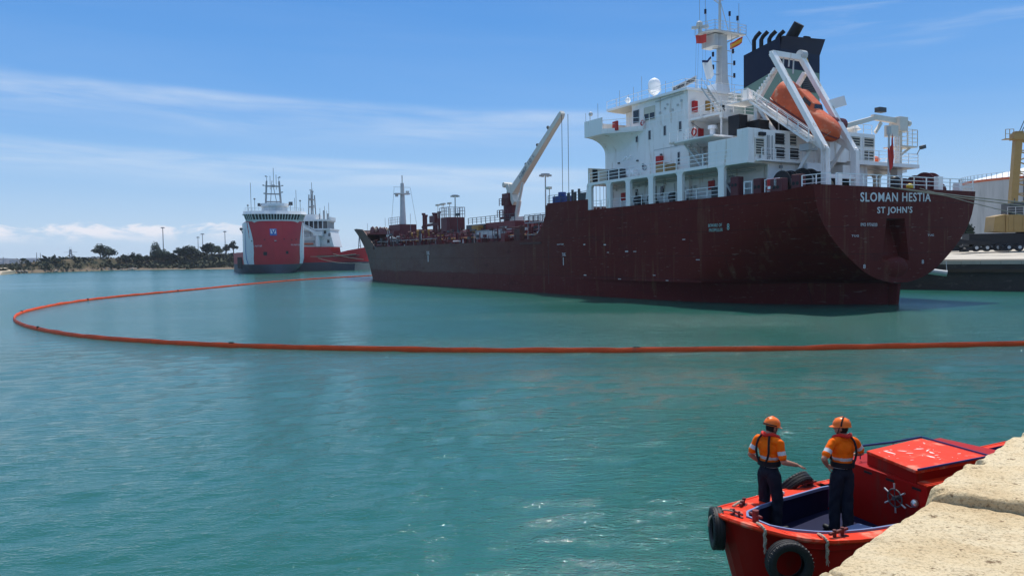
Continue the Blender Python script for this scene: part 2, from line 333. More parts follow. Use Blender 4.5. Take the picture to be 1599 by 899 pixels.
# ---------------------------------------------------------------- containment boom
def boom():
    mat('boom_orange', (0.78, 0.075, 0.010), 0.6, var=0.2, sc_=1.5, bump=0.8, bs=5, c2=(0.42, 0.07, 0.03), c2f=.35, c2s=.7)
    mat('boom_dark_red', (0.35, 0.04, 0.02), 0.6, var=0.2)  # darker red than the floats, used on the top seam
    pix = [(1700, 533), (1599, 535.5), (1400, 540), (1150, 544.5), (890, 546.5), (640, 545), (400, 540), (235, 532.5), (120, 523), (55, 512), (30, 504), (22, 497), (28, 490), (50, 483), (95, 474), (170, 464), (300, 452), (450, 438), (590, 429.5)]
    P = [onz(x, y, 0.12) for x, y in pix]
    # Catmull-Rom resample at about 0.8 m
    pts = []
    for i in range(len(P) - 1):
        p0 = P[max(i - 1, 0)]; p1 = P[i]; p2 = P[i + 1]; p3 = P[min(i + 2, len(P) - 1)]
        k = max(2, int((p2 - p1).length / 0.8))
        for j in range(k):
            t = j / k; pts.append(0.5 * ((2 * p1) + (p2 - p0) * t + (2 * p0 - 5 * p1 + 4 * p2 - p3) * t * t + (3 * p1 - p0 - 3 * p2 + p3) * t ** 3))
    pts.append(P[-1])
    root = empty('oil_boom', (0, 0, 0), 0, 'long orange floating oil boom curving across the water around the tanker', 'boom')
    acc = [0.0]
    for a, b in zip(pts[:-1], pts[1:]): acc.append(acc[-1] + (b - a).length)
    seg = []; start = 0; k = 0
    for i in range(1, len(pts)):
        if acc[i] - acc[start] >= 22.7 or i == len(pts) - 1: seg.append((start, i)); start = i
    for a, b in seg:
        q = pts[a:b + 1]; rr = []; cs = []
        for i, p in enumerate(q):
            s = acc[a + i]; wob = noise.noise(Vector((s * 0.35, 3.1, 0))); lump = abs(math.sin(s * math.pi / 3.0)) ** 0.3
            cs.append(Vector((p.x, p.y, 0.06 + 0.03 * wob))); rr.append(0.100 + 0.045 * lump + 0.02 * wob)
        m = MB(); vv = []
        for i, c in enumerate(cs):
            d = (cs[min(i + 1, len(cs) - 1)] - cs[max(i - 1, 0)]).normalized(); sd = Vector((-d.y, d.x, 0)); hh = rr[i]; ww = 0.5 * hh + 0.02 * math.sin(i * 1.9)
            for a_, b__ in ((-.75, -1.2), (-1, -.3), (-.95, .5), (-.6, 1.0), (-.2, 1.25), (.2, 1.25), (.6, 1.0), (.95, .5), (1, -.3), (.75, -1.2)): vv.append(c + sd * (a_ * ww) + Vector((0, 0, b__ * hh)))
        m.add(vv, [(i * 10 + j, i * 10 + j + 1, (i + 1) * 10 + j + 1, (i + 1) * 10 + j) for i in range(len(cs) - 1) for j in range(9)])
        o = m.build('float_section', 'boom_orange', root, smooth=True)
        sk = MB()
        # top seam of the fabric over the floats
        sk.tube([c + Vector((0, 0, r_ * 1.25 + 0.006)) for c, r_ in zip(cs, rr)], 0.016, 5); sk.build('fabric_seam', 'boom_dark_red', o)
    for a, b in seg[:-1]:
        p = pts[b]; d = (pts[min(b + 1, len(pts) - 1)] - pts[b - 1]).normalized(); m = MB(); m.bar((p.x - d.x * .09, p.y - d.y * .09, -0.1), (p.x - d.x * .09, p.y - d.y * .09, 0.30), 0.05, 0.14); m.bar((p.x + d.x * .09, p.y + d.y * .09, -0.1), (p.x + d.x * .09, p.y + d.y * .09, 0.30), 0.05, 0.14)
        m.build('connector', 'black_rubber', root)
boom()

# ---------------------------------------------------------------- foreground stone quay
def stone_quay():
    ms = bpy.data.materials.new('quay_limestone'); ms.use_nodes = True; t = ms.node_tree; b = t.nodes['Principled BSDF']; b.inputs['Roughness'].default_value = 0.9
    tc = N(t, 'ShaderNodeTexCoord')
    def ns(s, d=8, r=0.6, st=(1, 1, 1)):
        mp = N(t, 'ShaderNodeMapping'); mp.inputs['Scale'].default_value = st; L(t, tc.outputs['Object'], mp.inputs[0])
        n = N(t, 'ShaderNodeTexNoise'); n.inputs['Scale'].default_value = s; n.inputs['Detail'].default_value = d; n.inputs['Roughness'].default_value = r; L(t, mp.outputs[0], n.inputs['Vector']); return n.outputs['Fac']
    def ramp(v, stops):
        rp = N(t, 'ShaderNodeValToRGB'); e = rp.color_ramp.elements
        while len(e) < len(stops): e.new(0.5)
        for el, (p, c) in zip(e, stops): el.position = p; el.color = (*c, 1)
        L(t, v, rp.inputs[0]); return rp.outputs[0]
    base = ramp(ns(1.8), [(0.25, (0.50, 0.34, 0.17)), (0.42, (0.68, 0.52, 0.30)), (0.58, (0.74, 0.60, 0.38)), (0.75, (0.56, 0.38, 0.19))])
    gr = ramp(ns(55, 6, 0.7), [(0.36, (0.42, 0.36, 0.30)), (0.50, (1, 1, 1)), (0.75, (1.0, 1.0, 1.0))])
    m1 = N(t, 'ShaderNodeMixRGB', blend_type='MULTIPLY'); m1.inputs[0].default_value = 0.8; L(t, base, m1.inputs[1]); L(t, gr, m1.inputs[2])
    # dark pits
    vo = N(t, 'ShaderNodeTexNoise'); vo.inputs['Scale'].default_value = 11; vo.inputs['Detail'].default_value = 8; vo.inputs['Roughness'].default_value = 0.75; L(t, tc.outputs['Object'], vo.inputs['Vector'])
    pit = ramp(vo.outputs['Fac'], [(0.36, (0.28, 0.22, 0.16)), (0.41, (1, 1, 1))])
    m2 = N(t, 'ShaderNodeMixRGB', blend_type='MULTIPLY'); m2.inputs[0].default_value = 1; L(t, m1.outputs[0], m2.inputs[1]); L(t, pit, m2.inputs[2])
    L(t, m2.outputs[0], b.inputs['Base Color'])
    hsum = N(t, 'ShaderNodeMath', operation='MULTIPLY_ADD'); L(t, ns(28, 10, 0.7), hsum.inputs[0]); hsum.inputs[1].default_value = 1.0; L(t, vo.outputs['Fac'], hsum.inputs[2])
    bp = N(t, 'ShaderNodeBump'); bp.inputs['Strength'].default_value = 1.0; bp.inputs['Distance'].default_value = 0.022; L(t, hsum.outputs[0], bp.inputs['Height']); L(t, bp.outputs[0], b.inputs['Normal'])
    MATS['quay_limestone'] = ms
    mat('joint_fill', (0.10, 0.085, 0.065), 0.95, var=0.3, sc_=6, bump=0.6)
    mat('quay_wall', (0.22, 0.18, 0.13), 0.9, var=0.3, sc_=1.5, bump=0.8, bs=6, c2=(0.06, 0.07, 0.05), c2f=0.45, c2s=1.1)
    root = empty('stone_quay', (0, 0, 0)); root['kind'] = 'structure'
    ed = Vector((2.779, 2.678)).normalized(); en = Vector((ed.y, -ed.x)); e0 = Vector((1.5, 3.71)) - en * 0.05   # ed along the edge, en inland
    # stone joints: distance along the edge and skew of the joint inland
    J = [(-3.6, 0.0), (-2.5, 0.02), (-1.55, 0.0), (-0.75, -0.05), (0.10, -0.10), (1.06, -0.16), (1.66, 0.18), (2.62, 0.14), (3.72, 0.05), (4.7, 0.0), (5.8, 0.0), (7.0, 0.0)]
    tops = [3.40, 3.41, 3.40, 3.395, 3.40, 3.375, 3.445, 3.44, 3.43, 3.43, 3.43]
    def stone(t0, k0, t1, k1, d0, d1, zt, seed, front=True, th=0.62):
        nu, nv = 60, 60; g = 0.004; vs = []; fs = []
        def edgewob(t): return 0.055 * noise.noise(Vector((t * 1.7, 4.0 + seed * .37, 0))) + 0.022 * noise.noise(Vector((t * 7.0, 9.0, seed)))
        rad = 0.042 if front else 0.02
        for j in range(nv + 1):
            for i in range(nu + 1):
                u = i / nu; v = j / nv
                # cluster samples near borders
                u = 0.5 - 0.5 * math.cos(math.pi * u) * (0.65 + 0.35 * abs(math.cos(math.pi * u))) if False else u
                dn = d0 + (d1 - d0) * v ** 1.25
                a = t0 + k0 * dn + g; c = t1 + k1 * dn - g
                tt = a + (c - a) * u
                dd = dn + (edgewob(tt) * (1 - v) ** 3 if front else 0)
                e_t = min(tt - a, c - tt); e_f = (dn - d0) if front else 9; e_b = d1 - dn
                z = zt + 0.022 * noise.noise(Vector((tt * 1.1, dd * 1.1, seed))) + 0.013 * noise.noise(Vector((tt * 5, dd * 5, seed + 3))) + 0.007 * noise.noise(Vector((tt * 17, dd * 17, 2)))
                rj = 0.02 + 0.018 * abs(noise.noise(Vector((tt * 3, dd * 3, 8.0))))
                def rnd(e, r_): return 0 if e >= r_ else r_ - math.sqrt(max(0, r_ * r_ - (r_ - e) ** 2))
                z -= rnd(max(e_t, 0), rj) + rnd(max(e_b, 0), 0.02)
                if front:
                    rf = rad * (1 + 0.7 * noise.noise(Vector((tt * 2.3, 1.7, seed)))); z -= rnd(max(e_f, 0), rf)
                # chips along the front edge
                if front:
                    ch = noise.noise(Vector((tt * 3.6, seed * 1.3, 5.5))) + 0.35 * noise.noise(Vector((tt * 13, seed, 2.5))) - 0.12
                    if ch > 0: z -= ch * 0.42 * max(0, 1 - e_f / (0.10 + 0.10 * ch))
                p = e0 + ed * tt + en * dd; vs.append((p.x, p.y, z))
        W = nu + 1
        for j in range(nv):
            for i in range(nu): fs.append((j * W + i, j * W + i + 1, (j + 1) * W + i + 1, (j + 1) * W + i))
        # sides, three rows down
        ring = [i for i in range(W)] + [j * W + nu for j in range(1, nv + 1)] + [nv * W + i for i in range(nu - 1, -1, -1)] + [j * W for j in range(nv - 1, 0, -1)]
        prev = ring
        for r_ in range(1, 6):
            cur = []
            for q in ring:
                x, y, z = vs[q]; nz = 0.03 * noise.noise(Vector((x * 4, y * 4, r_ * 1.7 + seed)))
                isf = front and q < W
                off = (nz + 0.012 * r_ - (0.05 if r_ == 1 else 0.03)) if isf else 0
                cur.append(len(vs)); vs.append((x + en.x * off, y + en.y * off, z - th * r_ / 5))
            for i in range(len(ring)):
                k = (i + 1) % len(ring); fs.append((prev[i], prev[k], cur[k], cur[i]))
            prev = cur
        m = MB(); m.add(vs, fs); return m.build('stone', 'quay_limestone', root, smooth=True, ang=60)
    for i in range(len(J) - 1):
        stone(J[i][0], J[i][1], J[i + 1][0], J[i + 1][1], 0.0, 1.28 + 0.14 * ((i * 7) % 3), tops[i], i)
    # inner rows
    for r_, (d0, d1) in enumerate(((1.30, 2.3), (2.32, 3.4))):
        t = -3.6 + 0.3 * r_; i = 0
        while t < 6.8:
            ln = 0.95 + 0.35 * ((i * 5 + r_) % 3) / 2; m = stone(t, 0, t + ln, 0, d0 + (0.29 if r_ == 0 else 0), d1, 3.395 + 0.006 * ((i * 3) % 4), 30 + i + 20 * r_, front=False, th=0.3); t += ln; i += 1
    m = MB()
    def P(t, d, z): p = e0 + ed * t + en * d; return (p.x, p.y, z)
    def slab(t0, t1, d0, d1, z0, z1): m.add([P(t0, d0, z0), P(t1, d0, z0), P(t1, d1, z0), P(t0, d1, z0), P(t0, d0, z1), P(t1, d0, z1), P(t1, d1, z1), P(t0, d1, z1)], [(0, 1, 2, 3), (4, 5, 6, 7), (0, 1, 5, 4), (1, 2, 6, 5), (2, 3, 7, 6), (3, 0, 4, 7)])
    slab(-60, 60, 0.14, 12, -1.5, 2.86); m.build('masonry_core', 'quay_wall', root)
    m = MB(); slab(-60, 60, 0.30, 3.4, 2.87, 3.352); m.build('bedding', 'joint_fill', root)
    m = MB(); slab(-60, 60, 3.42, 12, 2.87, 3.39); slab(-60, -3.62, 0.3, 3.41, 3.355, 3.39); slab(7.02, 60, 0.1, 3.41, 3.355, 3.47); m.build('paving', 'quay_limestone', root)
stone_quay()
# ---------------------------------------------------------------- red workboat
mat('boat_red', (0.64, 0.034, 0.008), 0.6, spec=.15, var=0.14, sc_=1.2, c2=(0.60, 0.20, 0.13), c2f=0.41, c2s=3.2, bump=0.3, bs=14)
mat('boat_red_shaded', (0.33, 0.006, 0.004), 0.5, spec=0.12, var=0.14, sc_=1.4, c2=(0.20, 0.03, 0.02), c2f=0.41, c2s=2.4, stretch=(1, 1, 0.25), bump=.35, bs=5)  # same red as the decks, shade on the sides put into the colour
mat('boat_navy', (0.006, 0.008, 0.035), 0.6, spec=.1, var=0.2)
mat('boat_blue', (0.15, 0.20, 0.36), 0.5, var=0.12, sc_=4)
mat('rail_blue', (0.012, 0.02, 0.11), 0.4, var=0.1)
mat('bright_steel', (0.62, 0.62, 0.60), 0.28, m=0.8, var=0.05)
mat('plate_beige', (0.36, 0.24, 0.11), 0.6, var=0.15, sc_=6)
mat('chipped_white', (0.72, 0.60, 0.55), 0.7, var=0.1)
mat('skin', (0.42, 0.21, 0.14), 0.55, var=0.08, sc_=9)
mat('hivis_orange', (0.95, 0.145, 0.004), 0.75, spec=.1, var=0.06, sc_=9, bump=0.5, bs=14)
mat('reflective_band', (0.55, 0.56, 0.57), 0.4, var=0.06)
mat('navy_cloth', (0.008, 0.011, 0.022), 0.85, var=0.15, sc_=6, bump=0.6, bs=12)
mat('black_cloth', (0.010, 0.010, 0.013), 0.8, var=0.2)
mat('vest_red', (0.55, 0.02, 0.012), 0.7, var=0.12, sc_=10)
mat('helmet_orange', (0.90, 0.17, 0.02), 0.3, var=0.04)
mat('boot', (0.012, 0.012, 0.012), 0.5)
mat('hair', (0.012, 0.009, 0.007), 0.7)

def interp(xs, ys, x):
    if x <= xs[0]: return ys[0]
    for i in range(len(xs) - 1):
        if x <= xs[i + 1]:
            t = (x - xs[i]) / (xs[i + 1] - xs[i]); return ys[i] + (ys[i + 1] - ys[i]) * t
    return ys[-1]
BO = (3.2186, 12.0144, 0.0); BR = R(26.5)
BMX = Matrix.Translation(BO) @ Matrix.Rotation(BR, 4, 'Z')
def BW(x, y, z): return BMX @ Vector((x, y, z))
BCB = -1.0
GA = [-0.80, -0.74, -0.62, -0.45, -0.25, 0.13, 0.6, 1.2, 2.0, 2.6, 4.0, 6.0, 7.6, 8.0]
GHN = [0.14, 0.42, 0.64, 0.83, 0.96, 1.09, 1.14, 1.18, 1.20, 1.22, 1.24, 1.20, 1.08, 0.90]   # near side
GHF = [0.05, 0.24, 0.36, 0.47, 0.58, 0.74, 0.90, 1.05, 1.14, 1.17, 1.18, 1.16, 1.05, 0.90]   # far side
GZ = [1.25, 1.245, 1.22, 1.18, 1.14, 1.08, 1.03, 0.99, 0.96, 0.95, 0.95, 0.99, 1.05, 1.06]
boat = empty('workboat', BO, BR, 'small red workboat with open bow well and red cabin, moored below the stone quay', 'boat')
def boat_hull():
    fine = []
    for i in range(len(GA) - 1):
        for k in range(3): fine.append(GA[i] + (GA[i + 1] - GA[i]) * k / 3)
    fine.append(GA[-1]); H = lambda a, g: interp(GA, GHN if g < 0 else GHF, a); Z = lambda a: interp(GA, GZ, a)
    rows = [(0.0, 1.0), (0.09, 1.012), (0.10, 0.99), (0.35, 0.96), (0.7, 0.90), (1.0, 0.80)]
    m = MB(); loops = []
    for sgn in (-1, 1):
        vs = []
        for a in fine:
            for f, k in rows:
                z = Z(a) * (1 - f) - 0.35 * f; aa = a + (0.45 * f if a < 0.3 else 0) * (0.3 - a if a < 0.3 else 0)
                vs.append((aa, BCB + sgn * H(a, sgn) * k, z))
        n = len(rows); m.add(vs, [(i * n + j, (i + 1) * n + j, (i + 1) * n + j + 1, i * n + j + 1) for i in range(len(fine) - 1) for j in range(n - 1)])
        loops.append(vs)
    n = len(rows)
    for i0 in (0, len(fine) - 1):
        vs = [loops[0][i0 * n + j] for j in range(n)] + [loops[1][i0 * n + j] for j in range(n)]; m.add(vs, [(j, j + 1, n + j + 1, n + j) for j in range(n - 1)])
    m.build('hull', 'boat_red_shaded', boat, smooth=True, ang=28)
    # side deck with the open well
    WA = [-0.40, -0.17, 0.30, 0.92, 2.1]; WN = [0.50, 0.68, 0.84, 0.92, 0.98]; WF = [-0.05, 0.20, 0.44, 0.66, 0.88]
    IH = lambda a, g: interp(WA, WN if g < 0 else WF, a)
    m = MB()
    st = [a for a in fine if a <= -0.40] + [-0.40] + [a for a in fine if -0.40 < a < 2.3]
    for sgn in (-1, 1):
        vs = []
        for i, a in enumerate(st):
            inn = -0.0 if (a < -0.40 or i == st.index(-0.40)) else IH(a, sgn)
            h = H(a, sgn) - 0.005
            for k in range(4):
                f = k / 3; y = inn + (h - inn) * f; vs.append((a, BCB + sgn * y, Z(a) + 0.004 + 0.018 * math.sin(math.pi * f)))
        # close the well front
        m.add(vs, [(i * 4 + k, (i + 1) * 4 + k, (i + 1) * 4 + k + 1, i * 4 + k + 1) for i in range(len(st) - 1) for k in range(3)])
    m.build('side_deck', 'boat_red', boat)
    m = MB()
    for sgn in (-1, 1):
        pts = [(a, BCB + sgn * (H(a, sgn) + 0.004), Z(a) - 0.015) for a in fine]; m.tube(pts, 0.035, 6)
    m.tube([(GA[0], BCB - 0.14, 1.235), (GA[0] - .01, BCB, 1.235), (GA[0], BCB + 0.05, 1.235)], 0.035, 6)
    m.build('rubbing_strake', 'boat_red', boat, smooth=True)
    # well walls, rim, sole
    ws = [-0.40 + (2.3 + 0.40) * i / 30 for i in range(31)]
    m = MB()
    for sgn in (-1, 1):
        vs = []
        for a in ws: vs += [(a, BCB + sgn * IH(a, sgn), Z(a) - 0.01), (a, BCB + sgn * IH(a, sgn), 0.45)]
        m.add(vs, [(2 * i, 2 * i + 2, 2 * i + 3, 2 * i + 1) for i in range(30)])
    m.add([(-0.40, BCB - .50, Z(-.40) - .01), (-0.40, BCB - .05, Z(-.40) - .01), (-0.40, BCB - .05, .45), (-0.40, BCB - .50, .45)], [(0, 1, 2, 3)])
    m.build('well_lining', 'boat_navy', boat)
    m = MB()
    for sgn in (-1, 1):
        for a, b_ in zip(ws[:-1], ws[1:]): m.bar((a, BCB + sgn * (IH(a, sgn) - .012), Z(a) + .012), (b_, BCB + sgn * (IH(b_, sgn) - .012), Z(b_) + .012), 0.035, 0.05)
    m.bar((-.40, BCB - .50, Z(-.40) + .012), (-.40, BCB - .05, Z(-.40) + .012), 0.035, 0.05)
    m.build('well_rim', 'boat_blue', boat)
    m = MB(); m.prism([(-.39, BCB - .49), (-.17, BCB - .67), (.3, BCB - .83), (.92, BCB - .91), (2.5, BCB - .97), (2.5, BCB + .87), (.92, BCB + .65), (.3, BCB + .43), (-.17, BCB + .19), (-.39, BCB - .06)], 0.55, 0.60); m.build('sole', 'boat_navy', boat)
    # pale blue side bench against the near side of the well
    m = MB(); m.prism([(0.10, BCB - .75), (.92, BCB - .90), (1.55, BCB - .93), (1.45, BCB - .42), (.9, BCB - .46)], 0.86, 0.89); m.box((.5, BCB - .7, .5), (.54, BCB - .66, .86)); m.box((1.4, BCB - .7, .5), (1.44, BCB - .66, .86)); m.build('bench', 'boat_blue', boat)
    # cabin : lower body with ledge, trunk and roof
    m = MB(); lo = [(2.20, -2.00), (2.42, -0.25), (5.2, -0.15), (5.2, -2.05)]
    up = [(2.16, -1.86), (2.50, -0.72), (4.02, -0.60), (3.80, -1.94)]
    zl = 1.47
    m.prism(lo, 0.5, zl); m.build('cabin_side', 'boat_red_shaded', boat, bevel=0.012)
    m = MB(); m.prism([(2.24, -1.80), (2.52, -0.72), (3.98, -0.66), (3.72, -1.84)], zl, 1.64); m.build('cabin_trunk', 'boat_red_shaded', boat)
    m = MB(); m.prism([(2.19, -2.01), (2.26, -1.80), (3.8, -1.84), (5.25, -1.86), (5.25, -2.12), (3.8, -2.10)], zl + .003, zl + .03); m.build('cabin_ledge', 'boat_red', boat, bevel=0.006)
    # front lip under the roof, two vent slots
    m = MB(); m.prism(up, 1.645, 1.70); m.build('cabin_roof', 'boat_red', boat, bevel=0.012)
    d = Vector((up[1][0] - up[0][0], up[1][1] - up[0][1], 0)).normalized(); nf = Vector((d.y, -d.x, 0));  nf = -nf if nf.x > 0 else nf
    A = Vector((up[0][0], up[0][1], 0)); 
    fd = Vector((lo[1][0] - lo[0][0], lo[1][1] - lo[0][1], 0)).normalized(); F0 = Vector((lo[0][0], lo[0][1], 0)); fn = Vector((-abs(fd.y), fd.x * (1 if fd.y > 0 else -1), 0)).normalized()
    def FP(t, z, o=0.0): p = F0 + fd * t + fn * o; return Vector((p.x, p.y, z))
    for t in (0.10, 0.60, 1.05):
        q = MB(); q.bar(FP(t, 1.40, .004), FP(t + .16, 1.40, .004), 0.012, 0.035); q.build('vent_slot', 'black_paint', boat)
    # wheel
    c = FP(0.50, 1.18, 0.09); wz = Vector((0, 0, 1))
    wh = MB(); wh.torus(c, fn, 0.135, 0.012, 28, 6); o = wh.build('wheel', 'dark_grey', boat, smooth=True)
    for k in range(6):
        an = math.pi / 3 * k + 0.45; dr = fd * math.cos(an) + wz * math.sin(an); q = MB(); q.cyl(c + dr * .03, c + dr * .14, .008, n=6); q.build('spoke', 'dark_grey', o, smooth=True); q = MB(); q.cyl(c + dr * .14, c + dr * .225, .012, .015, n=8); q.build('handle', 'bright_steel', o, smooth=True)
    q = MB(); q.cyl(c + fn * .03, c - fn * .10, .035, n=12); q.build('hub', 'dark_grey', o, smooth=True)
    q = MB(); q.sphere(FP(0.17, 1.19, .05), .055, 12, 8, (1, 1, 1.15)); q.cyl(FP(0.17, 1.19, 0), FP(.17, 1.19, .05), .03, n=10); q.build('lamp', 'bright_steel', boat, smooth=True)
    q = MB(); q.tube([FP(.17, 1.14, .03), FP(.27, 1.10, .02), FP(.36, 1.12, .02)], .006, 5); q.build('cable', 'steel_grey', boat)
    # plate on the near side
    q = MB(); q.box((2.28, -2.018, 1.20), (2.66, -2.002, 1.34)); q.build('plate', 'plate_beige', boat)
    q = MB(); q.box((2.72, -2.08, 1.20), (2.82, -2.01, 1.42)); q.build('side_box', 'black_paint', boat, bevel=.005)
    # roof rails
    q = MB(); zr = 1.715; q.tube([(2.55, -0.50, zr), (3.3, -0.60, zr), (4.04, -0.60, zr)], .018, 6)
    q.tube([(4.05, -0.62, zr), (3.82, -1.98, zr)], .014, 6)
    for p in ((2.6, -.52), (3.3, -.61), (4.03, -.61), (3.83, -1.95)): q.cyl((p[0], p[1], 1.5), (p[0], p[1], zr), .010, n=6)
    q.tube([(2.17, -1.88, 1.715), (3.0, -1.92, 1.72), (3.8, -1.97, 1.73)], .017, 6); q.build('roof_rail', 'rail_blue', boat, smooth=True)
    # chipped paint marks on the roof
    rng = random.Random(5)
    for k in range(34):
        cx = 2.5 + rng.random() * 1.3; cy = -1.78 + rng.random() * 0.95; q = MB(); n = 7; r0 = 0.006 + rng.random() ** 3 * 0.040; an = rng.random() * 3.1; el = 1.3 + rng.random() * 2.5
        poly = []
        for i in range(n):
            t = 2 * math.pi * i / n; rr = r0 * (0.6 + 0.7 * rng.random()); x = math.cos(t) * rr * el; y = math.sin(t) * rr * 0.7; poly.append((cx + x * math.cos(an) - y * math.sin(an), cy + x * math.sin(an) + y * math.cos(an)))
        q.prism(poly, 1.6995, 1.7035); q.build('paint_chip', 'chipped_white', boat)
    # after deck and stern rail
    q = MB(); q.prism([(5.2, BCB - 1.1), (7.7, BCB - .95), (7.7, BCB + .95), (5.2, BCB + 1.1)], 0.60, 0.64); q.build('after_deck', 'boat_blue', boat)
    q = MB()
    fa = [a for a in fine if a > 2.2]
    for sgn in (-1, 1):
        vs = []
        for a in fa: vs += [(a, BCB + sgn * (H(a, sgn)), Z(a) + .006), (a, BCB + sgn * (H(a, sgn) - .13), Z(a) + .006)]
        q.add(vs, [(2 * i, 2 * i + 2, 2 * i + 3, 2 * i + 1) for i in range(len(fa) - 1)])
    q.build('gunwale', 'boat_red', boat)
    q = MB()
    for sgn in (-1, 1):
        vs = []
        for a in fa: vs += [(a, BCB + sgn * (H(a, sgn) - .13), Z(a) + .004), (a, BCB + sgn * (H(a, sgn) - .14), .55)]
        q.add(vs, [(2 * i, 2 * i + 2, 2 * i + 3, 2 * i + 1) for i in range(len(fa) - 1)])
    q.build('inner_side', 'rail_blue', boat)
    # H-shaped bitts and cleats on the deck
    def bitt(x, y, z, an, s=1.0):
        q = MB(); ca, sa = math.cos(an), math.sin(an); P = lambda u, v, h: (x + u * ca - v * sa, y + u * sa + v * ca, z + h)
        q.cyl(P(-.075 * s, 0, 0), P(-.075 * s, 0, .11 * s), .022 * s, n=10); q.cyl(P(.075 * s, 0, 0), P(.075 * s, 0, .11 * s), .022 * s, n=10); q.bar(P(-.17 * s, 0, .075 * s), P(.17 * s, 0, .075 * s), .032 * s, .03 * s); q.bar(P(-.14 * s, 0, .006), P(.14 * s, 0, .006), .09 * s, .012)
        q.build('cleat', 'maroon', boat, smooth=True)
    bitt(0.05, BCB + .52, 1.10, R(35)); bitt(.35, BCB - 1.0, 1.06, R(6), 1.15); bitt(2.0, BCB + 1.02, .975, R(0)); bitt(-.60, BCB - .05, 1.23, R(85), 0.8)
    q = MB(); q.cyl((-.50, BCB - .32, 1.15), (-.50, BCB - .32, 1.38), .045, n=14); q.cyl((-.50, BCB - .44, 1.31), (-.50, BCB - .20, 1.31), .02, n=8); q.build('mooring_post', 'maroon_light', boat, smooth=True)
boat_hull()

def tyre(loc, axis, Ro, wd, label, hang=None):
    """rubber tyre: lathe round local x, tread grooves and sidewalls"""
    e = empty('tyre_fender', loc, 0, label, 'tyre', 'old tyres hung round the red workboat as fenders')
    ax = Vector(axis).normalized(); q = ax.to_track_quat('X', 'Z'); e.rotation_mode = 'QUATERNION'; e.rotation_quaternion = q
    Ri = Ro * 0.60; h = wd / 2
    prof = []
    for k, (x, r_) in enumerate([(-h * .55, Ri), (-h * .86, Ri * 1.08), (-h * 1.02, Ri + (Ro - Ri) * .5), (-h * .95, Ri + (Ro - Ri) * .82), (-h * .80, Ro * .985), (-h * .62, Ro), (-h * .56, Ro), (-h * .54, Ro - .012), (-h * .46, Ro - .012), (-h * .44, Ro + .002),
                                 (-h * .06, Ro + .003), (-h * .04, Ro - .012), (h * .04, Ro - .012), (h * .06, Ro + .003), (h * .44, Ro + .002), (h * .46, Ro - .012), (h * .54, Ro - .012), (h * .56, Ro), (h * .62, Ro), (h * .80, Ro * .985), (h * .95, Ri + (Ro - Ri) * .82), (h * 1.02, Ri + (Ro - Ri) * .5), (h * .86, Ri * 1.08), (h * .55, Ri),
                                 (h * .5, Ri * 1.03), (h * .8, Ri + (Ro - Ri) * .5), (h * .6, Ro - .03), (-h * .6, Ro - .03), (-h * .8, Ri + (Ro - Ri) * .5), (-h * .5, Ri * 1.03)]): prof.append((x, r_))
    n = 48; k = len(prof); vs = []; fs = []
    for i in range(n):
        t = 2 * math.pi * i / n
        for x, r_ in prof: vs.append((x, r_ * math.cos(t), r_ * math.sin(t)))
    for i in range(n):
        for j in range(k): fs.append((i * k + j, i * k + (j + 1) % k, ((i + 1) % n) * k + (j + 1) % k, ((i + 1) % n) * k + j))
    m = MB(); m.add(vs, fs); m.build('carcass', 'black_rubber', e, smooth=True, ang=40)
    m = MB()
    for i in range(36):
        t = 2 * math.pi * i / 36
        for s_, dt in ((-1, 0.05), (1, -0.03)): m.bar((s_ * h * .66, (Ro) * math.cos(t + dt), (Ro) * math.sin(t + dt)), (s_ * h * .9, (Ro * .955) * math.cos(t + dt), (Ro * .955) * math.sin(t + dt)), .018, .012)
    m.build('tread_block', 'black_rubber', e, kind='stuff')
    return e
def rope(pts, r, label, cat='rope', matn='rope', group=None, strands=True):
    P = [Vector(p) for p in pts]; out = []
    for i in range(len(P) - 1):
        p0 = P[max(i - 1, 0)]; p1 = P[i]; p2 = P[i + 1]; p3 = P[min(i + 2, len(P) - 1)]
        for j in range(8):
            t = j / 8; out.append(0.5 * ((2 * p1) + (p2 - p0) * t + (2 * p0 - 5 * p1 + 4 * p2 - p3) * t * t + (3 * p1 - p0 - 3 * p2 + p3) * t ** 3))
    out.append(P[-1]); m = MB(); m.tube(out, [r * (1 + 0.18 * math.sin(i * 2.1)) for i in range(len(out))], 6)
    return tag(m.build('mooring_rope', matn, None, smooth=True), label, cat, group)
tyre(BW(-0.52, BCB - 0.95, 0.85), BMX.to_3x3() @ Vector((-0.55, -1, 0.06)), 0.30, 0.22, 'big black tyre hanging flat on the near red bow of the workboat')
tyre(BW(-0.74, BCB + 0.20, 1.0), BMX.to_3x3() @ Vector((-1.0, 0.62, 0.0)), 0.30, 0.17, 'black tyre hanging off the tip of the workboat bow, seen edge on')
tyre(BW(1.88, BCB + 1.24, 0.90), BMX.to_3x3() @ Vector((-0.12, 1, 0.75)), 0.36, 0.20, 'black tyre hanging outside the far gunwale between the two men')
g_ = 'short ropes tied round the workboat fenders'
def knot_rope(x, y, z, ln, label):
    pts = []
    for k in range(9):
        pts.append(BW(x + 0.010 * math.sin(k * 1.7), y - 0.035 - 0.008 * math.cos(k * 2.0), z - ln * k / 8))
    pts = [BW(x + .05, y + .16, z + .03), BW(x, y + .03, z + .045)] + pts
    o = rope(pts, 0.018, label, 'rope', 'rope', g_); m = MB()
    for s_ in (-1, 1): m.tube([BW(x + s_ * .018 * math.sin(k * 1.3), y - .045 - .012 * math.cos(k * 1.3), z - .02 - ln * k / 9) for k in range(9)], .011, 5)
    for k in range(7): a_ = k * .9; m.tube([BW(x, y - .04, z - ln + .02), BW(x + .03 * math.cos(a_), y - .05 + .02 * math.sin(a_), z - ln - .05 - .02 * (k % 3))], .004, 4)
    m.build('strand', 'rope', o)
